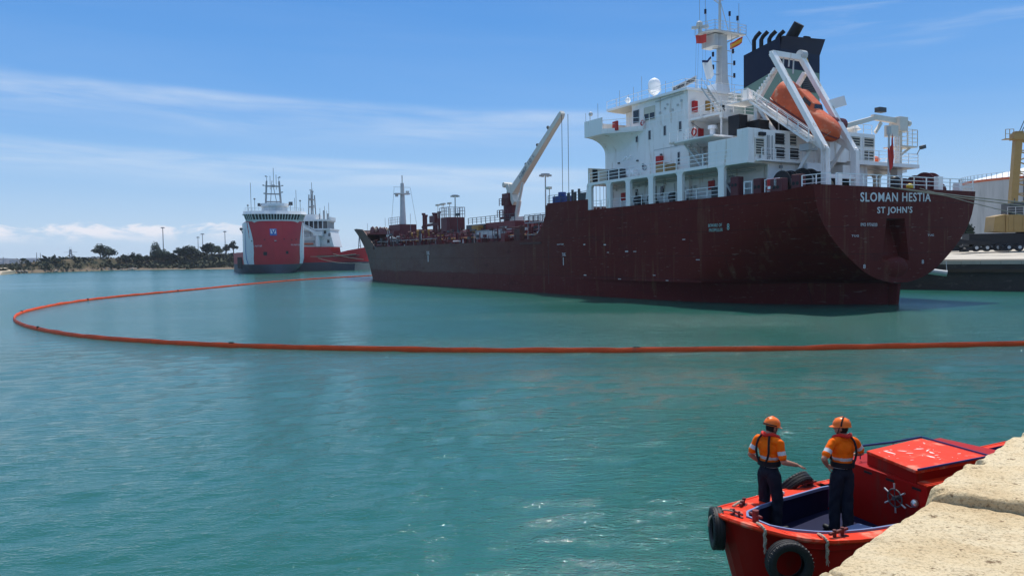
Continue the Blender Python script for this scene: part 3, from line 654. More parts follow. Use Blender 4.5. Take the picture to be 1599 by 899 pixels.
knot_rope(-0.66, BCB - 0.62, 1.23, 0.24, 'frayed knotted rope hanging left of the big near tyre'); knot_rope(0.02, BCB - 1.06, 1.10, 0.24, 'frayed knotted rope hanging right of the big near tyre')
rope([BW(-.60, BCB + .0, 1.28), BW(-.66, BCB + .08, 1.29), BW(-.74, BCB + .14, 1.27), BW(-.86, BCB + .2, 1.18), BW(-.9, BCB + .2, 1.05)], 0.014, 'pale rope from the bow cleat down to the tyre at the bow tip', 'rope', 'rope', g_)
rope([BW(-.2, BCB + .46, 1.16), BW(-.05, BCB + .5, 1.18), BW(.1, BCB + .6, 1.15), BW(.2, BCB + .66, 1.12)], 0.018, 'pale rope wound on the cleat at the far side of the bow', 'rope', 'rope', g_)
rope([BW(1.12, BCB + .98, 1.02), BW(1.16, BCB + .88, 1.05), BW(1.22, BCB + .84, 1.04), BW(1.2, BCB + .94, 1.05), BW(1.13, BCB + 1.0, 1.03)], 0.028, 'pale rag of rope lying on the far gunwale beside the left man', 'rope', 'letter_white', g_)
rope([BW(1.6, BCB + 1.05, .99), BW(1.8, BCB + 1.08, 1.05), BW(2.0, BCB + 1.06, 1.07), BW(2.1, BCB + 1.02, 1.0)], 0.018, 'pale rope on the far gunwale behind the right man', 'rope', 'rope', g_)
rope([BW(5.9, BCB + 1.0, 1.05), BW(6.1, BCB + .9, 1.12), BW(6.2, BCB + .7, 1.05), BW(6.0, BCB + .5, .9), BW(6.4, BCB + .3, .75)], 0.03, 'coiled grey rope over the stern side of the red workboat', 'rope', 'rope', g_)

# ---------------------------------------------------------------- people
def person(loc, rz, label, prims, vest, head_yaw, head_tilt, group, goggles=False):
    """prims: ('cap', p, r, q, r2, tag) or ('ell', c, (rx, ry, rz), tag); one voxel-remeshed body"""
    TAGS = ['skin', 'hivis_orange', 'reflective_band', 'navy_cloth', 'boot', 'hair', 'black_cloth']
    HM = Matrix.Translation((0, 0.01, 1.53)) @ Matrix.Rotation(head_yaw, 4, 'Z') @ Matrix.Rotation(head_tilt, 4, 'X')
    hp = [('ell', (0, 0.035, .125), (.072, .092, .115), 'skin'), ('ell', (0, .060, .062), (.052, .062, .055), 'skin'), ('ell', (0, .122, .105), (.013, .022, .024), 'skin'), ('ell', (0, .108, .058), (.022, .014, .010), 'skin'),
          ('ell', (.076, .02, .105), (.012, .02, .034), 'skin'), ('ell', (-.076, .02, .105), (.012, .02, .034), 'skin'), ('ell', (0, -.002, .12), (.079, .080, .105), 'hair'), ('ell', (0, .113, .138), (.05, .012, .012), 'skin')]
    prims = list(prims)
    m = MB()
    for p in prims:
        if p[0] == 'cap':
            m.cyl(p[1], p[3], p[2], p[4], n=12); m.sphere(p[1], p[2], 12, 8); m.sphere(p[3], p[4], 12, 8)
        else: m.sphere(p[1], 1.0, 16, 12, p[2])
    k0 = len(m.v)
    for p in hp: m.sphere(p[1], 1.0, 16, 12, p[2])
    for i in range(k0, len(m.v)): m.v[i] = tuple(HM @ Vector(m.v[i]))
    me = bpy.data.meshes.new('body'); me.from_pydata(m.v, [], m.f); o = bpy.data.objects.new('body', me); col.objects.link(o)
    md = o.modifiers.new('r', 'REMESH'); md.mode = 'VOXEL'; md.voxel_size = 0.0075; sm = o.modifiers.new('s', 'SMOOTH'); sm.factor = 0.5; sm.iterations = 3
    dg = bpy.context.evaluated_depsgraph_get(); nm = bpy.data.meshes.new_from_object(o.evaluated_get(dg)); bpy.data.objects.remove(o)
    for tg in TAGS: nm.materials.append(MATS[tg])
    nf = len(nm.polygons); C = np.zeros(nf * 3); nm.polygons.foreach_get('center', C); C = C.reshape(-1, 3); best = np.full(nf, 1e9); idx = np.zeros(nf, dtype=np.int32)
    HI = np.array(HM.inverted())
    CH = C @ HI[:3, :3].T + HI[:3, 3]
    for p in prims + [('H',) + q[1:] for q in hp]:
        X = C
        if p[0] == 'cap':
            a = np.array(p[1]); b = np.array(p[3]); d = b - a; t = np.clip(((X - a) @ d) / max(d @ d, 1e-9), 0, 1); dist = np.linalg.norm(X - a - t[:, None] * d, axis=1) - (p[2] + (p[4] - p[2]) * t); tg = p[5]
        else:
            if p[0] == 'H': X = CH
            c = np.array(p[1]); rr = np.array(p[2]); q = (X - c) / rr; kq = np.linalg.norm(q, axis=1); dist = (kq - 1) * rr.min(); tg = p[3]
        s = dist < best; best[s] = dist[s]; idx[s] = TAGS.index(tg)
    # shirt bands and waist by height on the torso
    tor = (idx == 1) & (np.abs(C[:, 0]) < 0.235) & (C[:, 2] < 1.36)
    z = C[:, 2]
    idx[tor & (z < 1.045) & (z > 0.985)] = 2; idx[tor & (z < 1.20) & (z > 1.155)] = 2
    idx[tor & (z <= 0.985)] = 3
    # folds in the cloth: push cloth vertices in and out along their normals
    nv = len(nm.vertices); co = np.zeros(nv * 3); nm.vertices.foreach_get('co', co); co = co.reshape(-1, 3); no = np.zeros(nv * 3); nm.vertices.foreach_get('normal', no); no = no.reshape(-1, 3)
    cl = np.zeros(nv); ls = np.zeros(len(nm.loops), dtype=np.int32); nm.loops.foreach_get('vertex_index', ls); lt = np.zeros(nf, dtype=np.int32); nm.polygons.foreach_get('loop_total', lt); fi = np.repeat(np.arange(nf), lt); cl[ls[np.isin(idx[fi], (1, 2, 3))]] = 1
    px_, py_, pz_ = co.T; fold = np.sin(pz_ * 31 + 4 * np.sin(px_ * 17 + rz) + 3 * np.sin(py_ * 13)) * .5 + np.sin(pz_ * 17 - px_ * 38 + 2 * np.sin(pz_ * 9)) * .4 + np.sin(px_ * 61 + pz_ * 23 + py_ * 30) * .25
    co += no * (cl * (0.0055 + 0.004 * (pz_ < .55)) * fold)[:, None]; nm.vertices.foreach_set('co', co.ravel())
    nm.polygons.foreach_set('material_index', idx); nm.polygons.foreach_set('use_smooth', [True] * nf)
    e = empty('person', loc, rz, label, 'person', group)
    nm.name = 'body'; ob = bpy.data.objects.new('body', nm); col.objects.link(ob); ob.parent = e
    # helmet
    h = MB(); cz = .165
    n = 24; vs = []; fs = []
    rows = 9
    for i in range(rows + 1):
        th = math.pi / 2 * i / rows
        for j in range(n):
            ph = 2 * math.pi * j / n; ridge = 1 + 0.03 * max(0, math.cos(ph * 2)) * math.sin(th)
            vs.append((0.112 * math.sin(th) * math.cos(ph), 0.012 + 0.136 * math.sin(th) * math.sin(ph), cz + 0.118 * math.cos(th) * ridge - 0.015 * (1 if i == rows else 0)))
    for i in range(rows):
        for j in range(n): fs.append((i * n + j, (i + 1) * n + j, (i + 1) * n + (j + 1) % n, i * n + (j + 1) % n))
    h.add(vs, fs)
    vs = []; fs = []
    for j in range(n + 1):
        ph = 2 * math.pi * j / n; fr = max(0, math.sin(ph)) ** 2; ex = 0.010 + 0.048 * fr
        for rr_, dz in ((0, -.012), (1, -.024 - .012 * fr), (1, -.030 - .012 * fr), (0, -.022)): vs.append(((0.110 + ex * rr_ * .6) * math.cos(ph), 0.012 + (0.134 + ex * rr_) * math.sin(ph), cz + dz))
    for j in range(n):
        for q in range(3): fs.append((j * 4 + q, (j + 1) * 4 + q, (j + 1) * 4 + q + 1, j * 4 + q + 1))
    h.add(vs, fs)
    h.bar((0, -.10, cz + .075), (0, .0, cz + .123), .03, .012); h.bar((0, .0, cz + .123), (0, .11, cz + .085), .03, .012)
    for i in range(len(h.v)): h.v[i] = tuple(HM @ Vector(h.v[i]))
    hm = h.build('helmet', 'helmet_orange', e, smooth=True, ang=50)
    s = MB()
    for sg in (-1, 1): s.tube([(sg * .108, .02, cz - .01), (sg * .088, .045, .09), (sg * .05, .075, .02), (0, .09, .005)], .006, 5)
    if goggles:
        pts = []
        for j in range(25):
            ph = math.pi * j / 24; pts.append((0.118 * math.cos(ph), 0.0 - .02 * math.sin(ph), cz - .01 + 0.128 * math.sin(ph)))
        s.tube(pts, .012, 6)
    else: s.tube([(0.115 * math.cos(t), 0.008 - .142 * math.sin(t), cz - .012) for t in [math.pi * j / 12 for j in range(13)]], .010, 5)
    for i in range(len(s.v)): s.v[i] = tuple(HM @ Vector(s.v[i]))
    s.build('strap', 'black_cloth', hm, smooth=True)
    g = MB(); g.tube([HM @ Vector(p) for p in [(-.080, .03, .135), (-.062, .10, .135), (-.03, .126, .132), (.0, .130, .137), (.03, .126, .132), (.062, .10, .135), (.080, .03, .135)]], [.006, .012, .018, .009, .018, .012, .006], 6); g.build('glasses', 'dark_glass', e, smooth=True)
    # life vest : red collar pillow, dark harness
    v = MB()
    v.tube([(.085, .15, 1.26), (.10, .145, 1.38), (.115, .06, 1.50), (.10, -.03, 1.545), (.055, -.085, 1.545), (0, -.105, 1.53), (-.055, -.085, 1.545), (-.10, -.03, 1.545), (-.115, .06, 1.50), (-.10, .145, 1.38), (-.085, .15, 1.26)], [.025, .036, .036, .030, .027, .027, .027, .030, .036, .036, .025], 10)
    ve = v.build('life_vest', 'vest_red', e, smooth=True)
    st = MB()
    def ring(zc, rx, ry, wd, n=36):
        vs = []; fs = []
        for j in range(n):
            ph = 2 * math.pi * j / n; dz = 0.012 * math.sin(ph)
            for dr, dzz in ((0.004, wd / 2), (0.010, wd / 2), (0.010, -wd / 2), (0.004, -wd / 2)): vs.append(((rx + dr) * math.cos(ph), (ry + dr) * math.sin(ph), zc + dzz + dz))
        for j in range(n):
            for q in range(4): fs.append((j * 4 + q, ((j + 1) % n) * 4 + q, ((j + 1) % n) * 4 + (q + 1) % 4, j * 4 + (q + 1) % 4))
        st.add(vs, fs)
    ring(1.10, .182, .140, .085)
    for sg in vest: st.tube([(sg * .07, -.075, 1.535), (sg * .10, -.125, 1.46), (sg * .115, -.148, 1.38), (sg * .12, -.155, 1.28), (sg * .10, -.158, 1.19), (sg * .06, -.152, 1.12)], .017, 6)
    for sg in (-1, 1): st.tube([(sg * .10, .10, 1.50), (sg * .115, .16, 1.38), (sg * .11, .165, 1.24), (sg * .09, .155, 1.12)], .02, 6)
    st.build('harness', 'black_cloth', ve, smooth=True)
    return e

def hand(prims, wrist, fdir, palm_n, curl=0.3, side=1, s=1.0, thumb=0.9):
    """palm with five tapered fingers; fdir finger direction, palm_n the palm normal, side which side the thumb is on"""
    f = Vector(fdir).normalized(); nrm = (Vector(palm_n) - f * Vector(palm_n).dot(f)).normalized(); x = f.cross(nrm).normalized() * side; W = Vector(wrist)
    c = W + f * .048 * s
    for k in (-1, 0, 1): prims.append(('cap', tuple(W + f * .012 + x * .016 * k), .017 * s, tuple(W + f * .085 * s + x * .021 * k), .0135 * s, 'skin'))
    lens = [.070, .080, .074, .058]
    for i in range(4):
        b = W + f * .090 * s + x * (.030 - .0205 * i) * s; d = f.copy(); r_ = .0098 * s; p = b; sp = x * (.10 - .07 * i); d = (d + sp).normalized()
        for j, fr in enumerate((.45, .32, .26)):
            an = curl * (j + .6) * (0.7 + .22 * i); dd = (d * math.cos(an) + nrm * math.sin(an)).normalized(); q = p + dd * lens[i] * fr * s; prims.append(('cap', tuple(p), r_, tuple(q), r_ * .9, 'skin')); p = q; r_ *= .9
    b = W + f * .025 * s + x * .026 * s; d = (f * .62 + x * .75 * thumb + nrm * .25).normalized(); q = b + d * .042 * s; prims.append(('cap', tuple(b), .0135 * s, tuple(q), .0115 * s, 'skin')); d2 = (d + f * .7).normalized(); prims.append(('cap', tuple(q), .0115 * s, tuple(q + d2 * .034 * s), .009 * s, 'skin'))
def arm(prims, sh, el, wr, r=(.060, .052, .043, .028)):
    S, E_, W_ = Vector(sh), Vector(el), Vector(wr); l = lambda a, b, t: tuple(a.lerp(b, t))
    prims += [('cap', tuple(S), r[0] + .006, l(S, E_, .42), r[1] + .010, 'hivis_orange'), ('cap', l(S, E_, .47), r[1] + .011, l(S, E_, .62), r[1] + .011, 'reflective_band'), ('cap', l(S, E_, .67), r[1] + .011, l(S, E_, .74), r[1] + .012, 'hivis_orange'),
              ('cap', l(S, E_, .70), r[1] - .006, tuple(E_), r[2], 'skin'), ('cap', tuple(E_), r[2], l(E_, W_, .35), r[2] + .001, 'skin'), ('cap', l(E_, W_, .35), r[2] + .001, tuple(W_), r[3], 'skin')]
def torso(): return [('ell', (0, -.005, .96), (.168, .125, .13), 'navy_cloth'), ('ell', (0, 0, 1.10), (.158, .118, .16), 'hivis_orange'), ('ell', (0, 0.005, 1.22), (.175, .125, .15), 'hivis_orange'), ('ell', (0, 0, 1.33), (.190, .130, .15), 'hivis_orange'), ('cap', (-.14, -.01, 1.44), .070, (.14, -.01, 1.44), .070, 'hivis_orange'),
                     ('cap', (-.09, -.02, 1.48), .055, (.09, -.02, 1.48), .055, 'hivis_orange'), ('cap', (0, 0.0, 1.48), .060, (0, 0.02, 1.60), .055, 'skin')]
def leg(prims, hip, kn, an, toe):
    prims += [('cap', hip, .112, kn, .088, 'navy_cloth'), ('cap', kn, .088, an, .082, 'navy_cloth'), ('cap', (an[0], an[1], .10), .052, (an[0] + (toe[0] - an[0]) * .3, an[1] + (toe[1] - an[1]) * .3, .055), .050, 'boot'), ('cap', (an[0] - (toe[0] - an[0]) * .2, an[1] - (toe[1] - an[1]) * .2, .042), .040, toe, .042, 'boot')]
def left_man():
    p = torso(); leg(p, (-.09, 0, .90), (-.115, .03, .50), (-.12, -.02, .10), (-.15, .18, .045)); leg(p, (.09, 0, .90), (.125, .05, .50), (.13, .01, .10), (.17, .21, .045))
    arm(p, (-.205, -.01, 1.43), (-.285, -.10, 1.17), (-.225, .07, 1.03)); hand(p, (-.225, .07, 1.03), (.35, .75, -.45), (.8, -.2, .2), .45, -1)
    arm(p, (.205, .0, 1.43), (.27, .00, 1.15), (.33, .24, 1.08)); hand(p, (.33, .24, 1.08), (.30, .9, -.35), (-.1, -.25, -.9), .16, -1)
    P = onz(1201, 828, 0.60); return person((P.x, P.y, 0.60), R(-58), 'left man on the workboat in orange shirt and helmet, reaching out his open hand', p, (-1, 1), R(-12), R(-14), 'two men in orange hi-vis shirts standing in the workboat')
def right_man():
    p = torso(); leg(p, (-.085, 0, .90), (-.085, .05, .50), (-.085, .03, .10), (-.11, .22, .045)); leg(p, (.085, 0, .90), (.08, -.03, .50), (.06, -.10, .10), (.11, .08, .045))
    arm(p, (-.205, -.01, 1.43), (-.385, -.07, 1.20), (-.235, .05, 1.055)); hand(p, (-.235, .05, 1.055), (.8, -.25, -.25), (-.2, -.9, .1), .35, 1)
    arm(p, (.205, 0, 1.43), (.36, .03, 1.24), (.46, .26, 1.15)); hand(p, (.46, .26, 1.15), (.2, .95, -.12), (0, -.1, -1), .2, 1)
    P = onz(1312, 832, 0.60); return person((P.x, P.y, 0.60), R(14), 'man in orange shirt with hand on hip, one arm on the red cabin roof', p, (1,), R(42), R(-4), 'two men in orange hi-vis shirts standing in the workboat', goggles=True)
left_man(); right_man().rotation_euler[1] = 0.035
# ---------------------------------------------------------------- the tanker
SO = Vector((34.0818, 69.1634, 0)); SU = Vector((-0.49400, 0.86946, 0)); SR = math.atan2(SU.y, SU.x)
SMX = Matrix.Translation(SO) @ Matrix.Rotation(SR, 4, 'Z')
def SW(s, p, z): return SMX @ Vector((s, p, z))
def hull_paint():
    mt = bpy.data.materials.new('tanker_hull_paint'); mt.use_nodes = True; t = mt.node_tree; b = t.nodes['Principled BSDF']; b.inputs['Roughness'].default_value = 0.5; b.inputs['Specular IOR Level'].default_value = 0.06
    tc = N(t, 'ShaderNodeTexCoord'); sp = N(t, 'ShaderNodeSeparateXYZ'); L(t, tc.outputs['Object'], sp.inputs[0])
    def ns(s, st, d=8, r=0.6):
        mp = N(t, 'ShaderNodeMapping'); mp.inputs['Scale'].default_value = st; L(t, tc.outputs['Object'], mp.inputs[0]); n = N(t, 'ShaderNodeTexNoise'); n.inputs['Scale'].default_value = s; n.inputs['Detail'].default_value = d; n.inputs['Roughness'].default_value = r; L(t, mp.outputs[0], n.inputs['Vector']); return n.outputs['Fac']
    def mr(v, a, c, lo=0.0, hi=1.0):
        m = N(t, 'ShaderNodeMapRange', interpolation_type='SMOOTHSTEP'); m.inputs['From Min'].default_value = a; m.inputs['From Max'].default_value = c; m.inputs['To Min'].default_value = lo; m.inputs['To Max'].default_value = hi; L(t, v, m.inputs['Value']); return m.outputs[0]
    def mix(f, a, c, bt='MIX'):
        m = N(t, 'ShaderNodeMixRGB', blend_type=bt)
        for i, v in enumerate((f, a, c)):
            if isinstance(v, tuple): m.inputs[i].default_value = (*v, 1)
            elif isinstance(v, float): m.inputs[i].default_value = v
            else: L(t, v, m.inputs[i])
        return m.outputs[0]
    def mu(a, c):
        m = N(t, 'ShaderNodeMath', operation='MULTIPLY'); L(t, a, m.inputs[0]); (L(t, c, m.inputs[1]) if not isinstance(c, float) else setattr(m.inputs[1], 'default_value', c)); return m.outputs[0]
    # fresh dark maroon aft; faded, dusty paint on the older forward side plating
    base = mix(ns(0.35, (1, 1, 1)), (0.082, 0.0095, 0.0075), (0.125, 0.018, 0.013))
    fwd = mr(sp.outputs[0], 28, 84); dust = mix(ns(0.9, (0.5, 0.5, 1.5)), (0.115, 0.064, 0.054), (0.175, 0.115, 0.098))
    col_ = mix(mu(fwd, mr(ns(0.25, (0.4, 1, 1.2)), 0.25, 0.6, 0.55, 1.0)), base, dust)
    # bottom paint band, scuffed along its edge
    bz = N(t, 'ShaderNodeMath', operation='ADD'); L(t, sp.outputs[2], bz.inputs[0]); L(t, mr(ns(1.2, (0.3, 0.3, 1.5)), 0.2, 0.8, -0.25, 0.25), bz.inputs[1])
    col_ = mix(mu(mr(bz.outputs[0], 2.45, 2.2), 0.75), col_, (0.115, 0.018, 0.017))
    # rust and dirt running down
    st = ns(1.3, (1.0, 1.0, 0.06)); col_ = mix(mu(mr(st, 0.53, 0.66), mu(mr(ns(0.3, (1, 1, 1)), 0.35, 0.6), 0.75)), col_, (0.15, 0.060, 0.035))
    sc2 = ns(3.5, (0.25, 0.25, 1.6)); col_ = mix(mu(mr(sc2, 0.61, 0.68), 0.6), col_, (0.22, 0.14, 0.12))
    dk = ns(0.5, (0.6, 0.6, 1.6)); col_ = mix(mu(mr(dk, 0.55, 0.75), 0.45), col_, (0.05, 0.012, 0.012))
    # welded plate seams
    cb = N(t, 'ShaderNodeCombineXYZ'); L(t, sp.outputs[0], cb.inputs[0]); L(t, sp.outputs[2], cb.inputs[1]); bk = N(t, 'ShaderNodeTexBrick'); bk.inputs['Scale'].default_value = 1.0; bk.inputs['Brick Width'].default_value = 9.0; bk.inputs['Row Height'].default_value = 2.3; bk.inputs['Mortar Size'].default_value = 0.03; bk.inputs['Mortar Smooth'].default_value = 0.4
    L(t, cb.outputs[0], bk.inputs['Vector']); col_ = mix(mu(bk.outputs['Fac'], 0.55), col_, (0.03, 0.014, 0.014))
    L(t, col_, b.inputs['Base Color'])
    n = N(t, 'ShaderNodeTexNoise'); n.inputs['Scale'].default_value = 0.55; n.inputs['Detail'].default_value = 3; L(t, tc.outputs['Object'], n.inputs['Vector'])
    bp = N(t, 'ShaderNodeBump'); bp.inputs['Strength'].default_value = 0.5; bp.inputs['Distance'].default_value = 0.12; L(t, n.outputs['Fac'], bp.inputs['Height']); L(t, bp.outputs[0], b.inputs['Normal'])
    MATS['hull'] = mt
hull_paint()
ship = empty('tanker_ship', SO, SR, 'large dark maroon tanker with white superstructure, SLOMAN HESTIA lettered on its stern', 'ship')

# section shape at the transom: half breadth by height
TZ = [2.0, 2.2, 2.6, 3.2, 3.95, 4.9, 6.0, 7.2, 8.3, 9.3, 10.4]; TB = [0.4, 1.9, 3.5, 4.9, 6.2, 7.7, 9.1, 10.3, 10.95, 11.3, 11.5]
def smooth(a, b, x): t = min(1, max(0, (x - a) / (b - a))); return t * t * (3 - 2 * t)
def half(s, z):
    # stern run
    tr = interp(TZ, TB, z) if z >= 2.0 else 0.40
    if z >= 2.0:
        k = smooth(-3, 15 - 0.9 * z, s) ** 0.9; h = tr + (11.5 - tr) * k
    else:
        h2 = 0.4 + 11.1 * (interp([0, 2, 4, 8, 14, 22, 32], [0.0, 0.16, 0.42, 0.74, 0.90, 0.97, 1.0], s)); h0 = 0.4 + 11.1 * interp([0, 1.5, 4, 8, 14, 22, 34], [0.0, 0.12, 0.36, 0.66, 0.86, 0.95, 1.0], s)
        lower = h0 + (h2 - h0) * max(0, z) / 2.0
        k = smooth(-3, 13, s) ** 0.9; up = 0.4 + 11.1 * k; h = min(lower, up)
    # bow fining
    tz = min(1, max(0, (z + 0.5) / 11.5)); end = 134.7 + 12.2 * tz ** 2.2 + 2.2 * min(1, z / 6 if z > 0 else 0)
    end = interp([-1.5, 0, 2.8, 5.1, 6.7, 8.8, 10.3, 11.75], [134.2, 134.75, 135.9, 136.7, 138.0, 140.7, 143.5, 146.9], z)
    st = 84 + 10 * tz
    if s > st:
        t = min(1, (s - st) / (end - st)); h = min(h, 11.5 * (1 - t ** (2.0 + 0.3 * tz)) ** 0.86 if t < 1 else 0)
    return max(h, 0.0)
def ztop(s):
    return interp([-1, 2, 30.5, 30.52, 39.4, 39.9, 40.6, 42.0, 44.0, 46.5, 105.0, 107.0, 115.5, 124, 146.9], [10.35, 10.05, 10.05, 11.3, 11.4, 9.9, 8.6, 7.6, 7.05, 6.85, 6.95, 7.2, 10.85, 11.3, 11.75], s)
def hull():
    ss = [-1, -.5, 0, .5, 1, 1.5, 2, 3, 4, 5, 6.5, 8, 10, 12, 14, 16, 19, 22, 26, 30, 30.5, 30.52, 33, 36, 39.4, 39.9, 40.6, 42, 44, 46.5] + list(range(50, 104, 5)) + [105, 107, 108.5, 110, 111.5, 113, 115.5, 118, 120, 122, 124, 126, 128, 130, 131.5, 133, 134.2, 135, 136, 137, 138, 139, 140, 141, 142, 143, 144, 145, 146, 146.6]
    zl = [-1.5, -.5, 0, .5, 1, 1.5, 1.99, 2.0, 2.1, 2.25, 2.5, 2.8, 3.2, 3.6, 4.0, 4.5, 5.0, 5.6, 6.2, 6.85, 7.5, 8.2, 9.0, 9.6, 10.2, 10.6, 11.0, 11.4, 11.8]
    def endz(z): return interp([-1.5, 0, 2.8, 5.1, 6.7, 8.8, 10.3, 11.75], [134.2, 134.75, 135.9, 136.7, 138.0, 140.7, 143.5, 146.9], z)
    b = bmesh.new(); 
    for sg in (1, -1):
        grid = []
        for s in ss:
            rowv = []; zt = ztop(s)
            for z in zl:
                zz = min(z, zt); s_ = max(s, 0.0) if zz < 2.0 else s; s_ = min(s_, endz(zz)); rowv.append(b.verts.new((s_, sg * half(s_, zz), zz)))
            grid.append(rowv)
        for i in range(len(ss) - 1):
            for j in range(len(zl) - 1):
                b.faces.new((grid[i][j], grid[i][j + 1], grid[i + 1][j + 1], grid[i + 1][j]) if sg > 0 else (grid[i][j], grid[i + 1][j], grid[i + 1][j + 1], grid[i][j + 1]))
    bmesh.ops.remove_doubles(b, verts=b.verts, dist=0.0005)
    # transom and skeg caps
    bmesh.ops.dissolve_degenerate(b, edges=b.edges, dist=0.0005)
    me = bpy.data.meshes.new('hull'); b.to_mesh(me); b.free(); me.materials.append(MATS['hull']); me.polygons.foreach_set('use_smooth', [True] * len(me.polygons)); me.set_sharp_from_angle(angle=R(26))
    o = bpy.data.objects.new('hull', me); col.objects.link(o); o.parent = ship
    # transom plate with a sunken chute; built as strips between heights
    m = MB(); rows = [z for z in zl if 2.0 <= z < 10.36] + [10.35]
    NX = 24
    slot = lambda z: (interp([3.9, 7.65], [1.95, 1.28], z)) if 3.9 <= z <= 7.65 else None
    cx = 0.75
    rows = sorted(set(rows + [3.9, 7.65])); vs = []
    for z in rows: vs.append((half(-1, z), z))
    for (h0, z0), (h1, z1) in zip(vs[:-1], vs[1:]):
        sl0 = slot(z0); sl1 = slot(z1)
        if sl0 and sl1 and z1 <= 7.66:
            m.add([(-1, -h0, z0), (-1, cx - sl0, z0), (-1, cx - sl1, z1), (-1, -h1, z1)], [(0, 1, 2, 3)]); m.add([(-1, cx + sl0, z0), (-1, h0, z0), (-1, h1, z1), (-1, cx + sl1, z1)], [(0, 1, 2, 3)])
        else: m.add([(-1, -h0, z0), (-1, h0, z0), (-1, h1, z1), (-1, -h1, z1)], [(0, 1, 2, 3)])
    m.build('transom', 'hull', ship)
    m = MB()
    a0, a1 = slot(3.9), slot(7.65)
    q = [(-1, cx - a0, 3.9), (-1, cx + a0, 3.9), (-1, cx + a1, 7.65), (-1, cx - a1, 7.65)]; r_ = [(-.25, cx - a0 * .8, 4.3), (-.25, cx + a0 * .8, 4.3), (0.5, cx + a1 * .95, 7.6), (0.5, cx - a1 * .95, 7.6)]
    m.add(q + r_, [(4, 5, 6, 7), (0, 1, 5, 4), (1, 2, 6, 5), (2, 3, 7, 6), (3, 0, 4, 7)]); m.build('stern_recess', 'hull', ship)
    m = MB()   # swelling below the recess
    m.sphere((-.80, cx - .15, 3.3), 1.0, 20, 12, (0.34, 2.1, 1.0)); m.build('stern_bulge', 'hull', ship, smooth=True)
    m = MB(); m.add([(0, -.4, -1.5), (0, .4, -1.5), (0, .4, 2.02), (0, -.4, 2.02)], [(0, 1, 2, 3)]); m.add([(-1, -.45, 2.0), (0.02, -.45, 2.0), (0.02, .45, 2.0), (-1, .45, 2.0)], [(0, 1, 2, 3)]); m.prism([(-.9, 1.9), (-0.02, 1.9), (-.02, -1.5), (-.55, -1.5)], -.18, .18, (0, 2, 1)); m.build('rudder', 'hull', ship)
    # decks
    m = MB()
    def deck(s0, s1, z, n=14, inset=0.1):
        st = [s0 + (s1 - s0) * i / n for i in range(n + 1)]; pv = [(s, -max(0.02, half(s, z) - inset), z) for s in st] + [(s, max(0.02, half(s, z) - inset), z) for s in st]
        m.add(pv, [(i, i + 1, n + 2 + i, n + 1 + i) for i in range(n)])
    deck(-.98, 40, 9.95); deck(40, 112, 6.5); deck(110, 142, 9.6, 20)
    m.add([(40, -11.4, 6.5), (40, 11.4, 6.5), (40, 11.4, 11.2), (40, -11.4, 11.2)], [(0, 1, 2, 3)]); m.add([(112, -7.5, 6.5), (112, 7.5, 6.5), (112, 7.5, 9.6), (112, -7.5, 9.6)], [(0, 1, 2, 3)])
    m.build('deck', 'deck_brown', ship)
    # inner face of the bow bulwark (pale dusty plate) and its cap
    m = MB(); st = [107 + i * 1.4 for i in range(29)]; st = [s for s in st if s < 146.4]
    for sg in (-1, 1):
        vs = []
        for s in st: vs += [(s, sg * max(0.0, half(s, ztop(s)) - 0.16), ztop(s)), (s, sg * max(0, half(s, ztop(s)) - .01), ztop(s)), (s, sg * max(0, half(s, max(6.6, ztop(s) - 1.2)) - .3), max(6.6, ztop(s) - 1.2))]
        m.add(vs, [(3 * i, 3 * i + 3, 3 * i + 4, 3 * i + 1) for i in range(len(st) - 1)] + [(3 * i, 3 * i + 2, 3 * i + 5, 3 * i + 3) for i in range(len(st) - 1)])
    m.build('bulwark', 'hull', ship)
hull()

# lettering on the hull
text_mesh('ship_name', 'SLOMAN HESTIA', 1, 'letter_white', ship, (-1.02, 5.62, 9.02), (0, -1, 0.022), (0, 0, 1), width=9.95, height=0.80, bold=0.014, depth=0.008)
text_mesh('home_port', "ST JOHN'S", 1, 'letter_white', ship, (-1.02, 3.35, 7.90), (0, -1, 0.022), (0, 0, 1), width=4.95, height=0.74, bold=0.014, depth=0.008)
text_mesh('number_mark', 'IMO 9776020', 1, 'letter_white', ship, (-1.02, 5.55, 6.95), (0, -1, 0), (0, 0, 1), width=2.2, height=0.28, depth=0.006)
for p_, z_ in ((6.75, 6.05), (-3.9, 6.1)): text_mesh('tug_mark', 'TUG', 1, 'letter_white', ship, (-1.02, p_, z_), (0, -1, 0), (0, 0, 1), width=0.95, height=0.18, depth=0.006)
for p_, z_ in ((5.2, 3.35), (-3.05, 3.6)): text_mesh('draught_mark', '8', 1, 'letter_white', ship, (-1.02, p_, z_), (0, -1, 0), (0, 0, 1), width=0.3, height=0.35, depth=0.006)
def side_text(name, body, s, z, wd, ht, m='letter_white', pp=None):
    p_ = (pp if pp else half(s - wd / 2, z)) + 0.02; return text_mesh(name, body, 1, m, ship, (s, p_, z), (-1, 0, 0), (0, 0, 1), width=wd, height=ht, depth=0.012)
mat('mark_green', (0.30, 0.50, 0.45), 0.6)
side_text('warning_text', 'BEWARE OF', 10.9, 7.30, 1.75, 0.30, 'mark_green', 11.5); side_text('warning_text', 'PROPELLER', 10.8, 6.86, 1.75, 0.30, 'mark_green', 11.5)
side_text('warning_mark', '8', 8.5, 6.95, 0.28, 0.6, 'mark_green', 11.5)
side_text('tug_mark', 'TUG', 36.1, 4.72, 0.75, 0.40, pp=11.5); one('tug_arrow', 'letter_white', ship, lambda m: m.box((35.78, 11.5, 3.6), (35.9, 11.52, 4.55)))
side_text('tug_mark', 'TUG', 78.1, 5.2, 1.2, 0.6, pp=11.5); one('tug_arrow', 'letter_white', ship, lambda m: m.box((77.35, 11.5, 4.0), (77.6, 11.52, 5.1)))
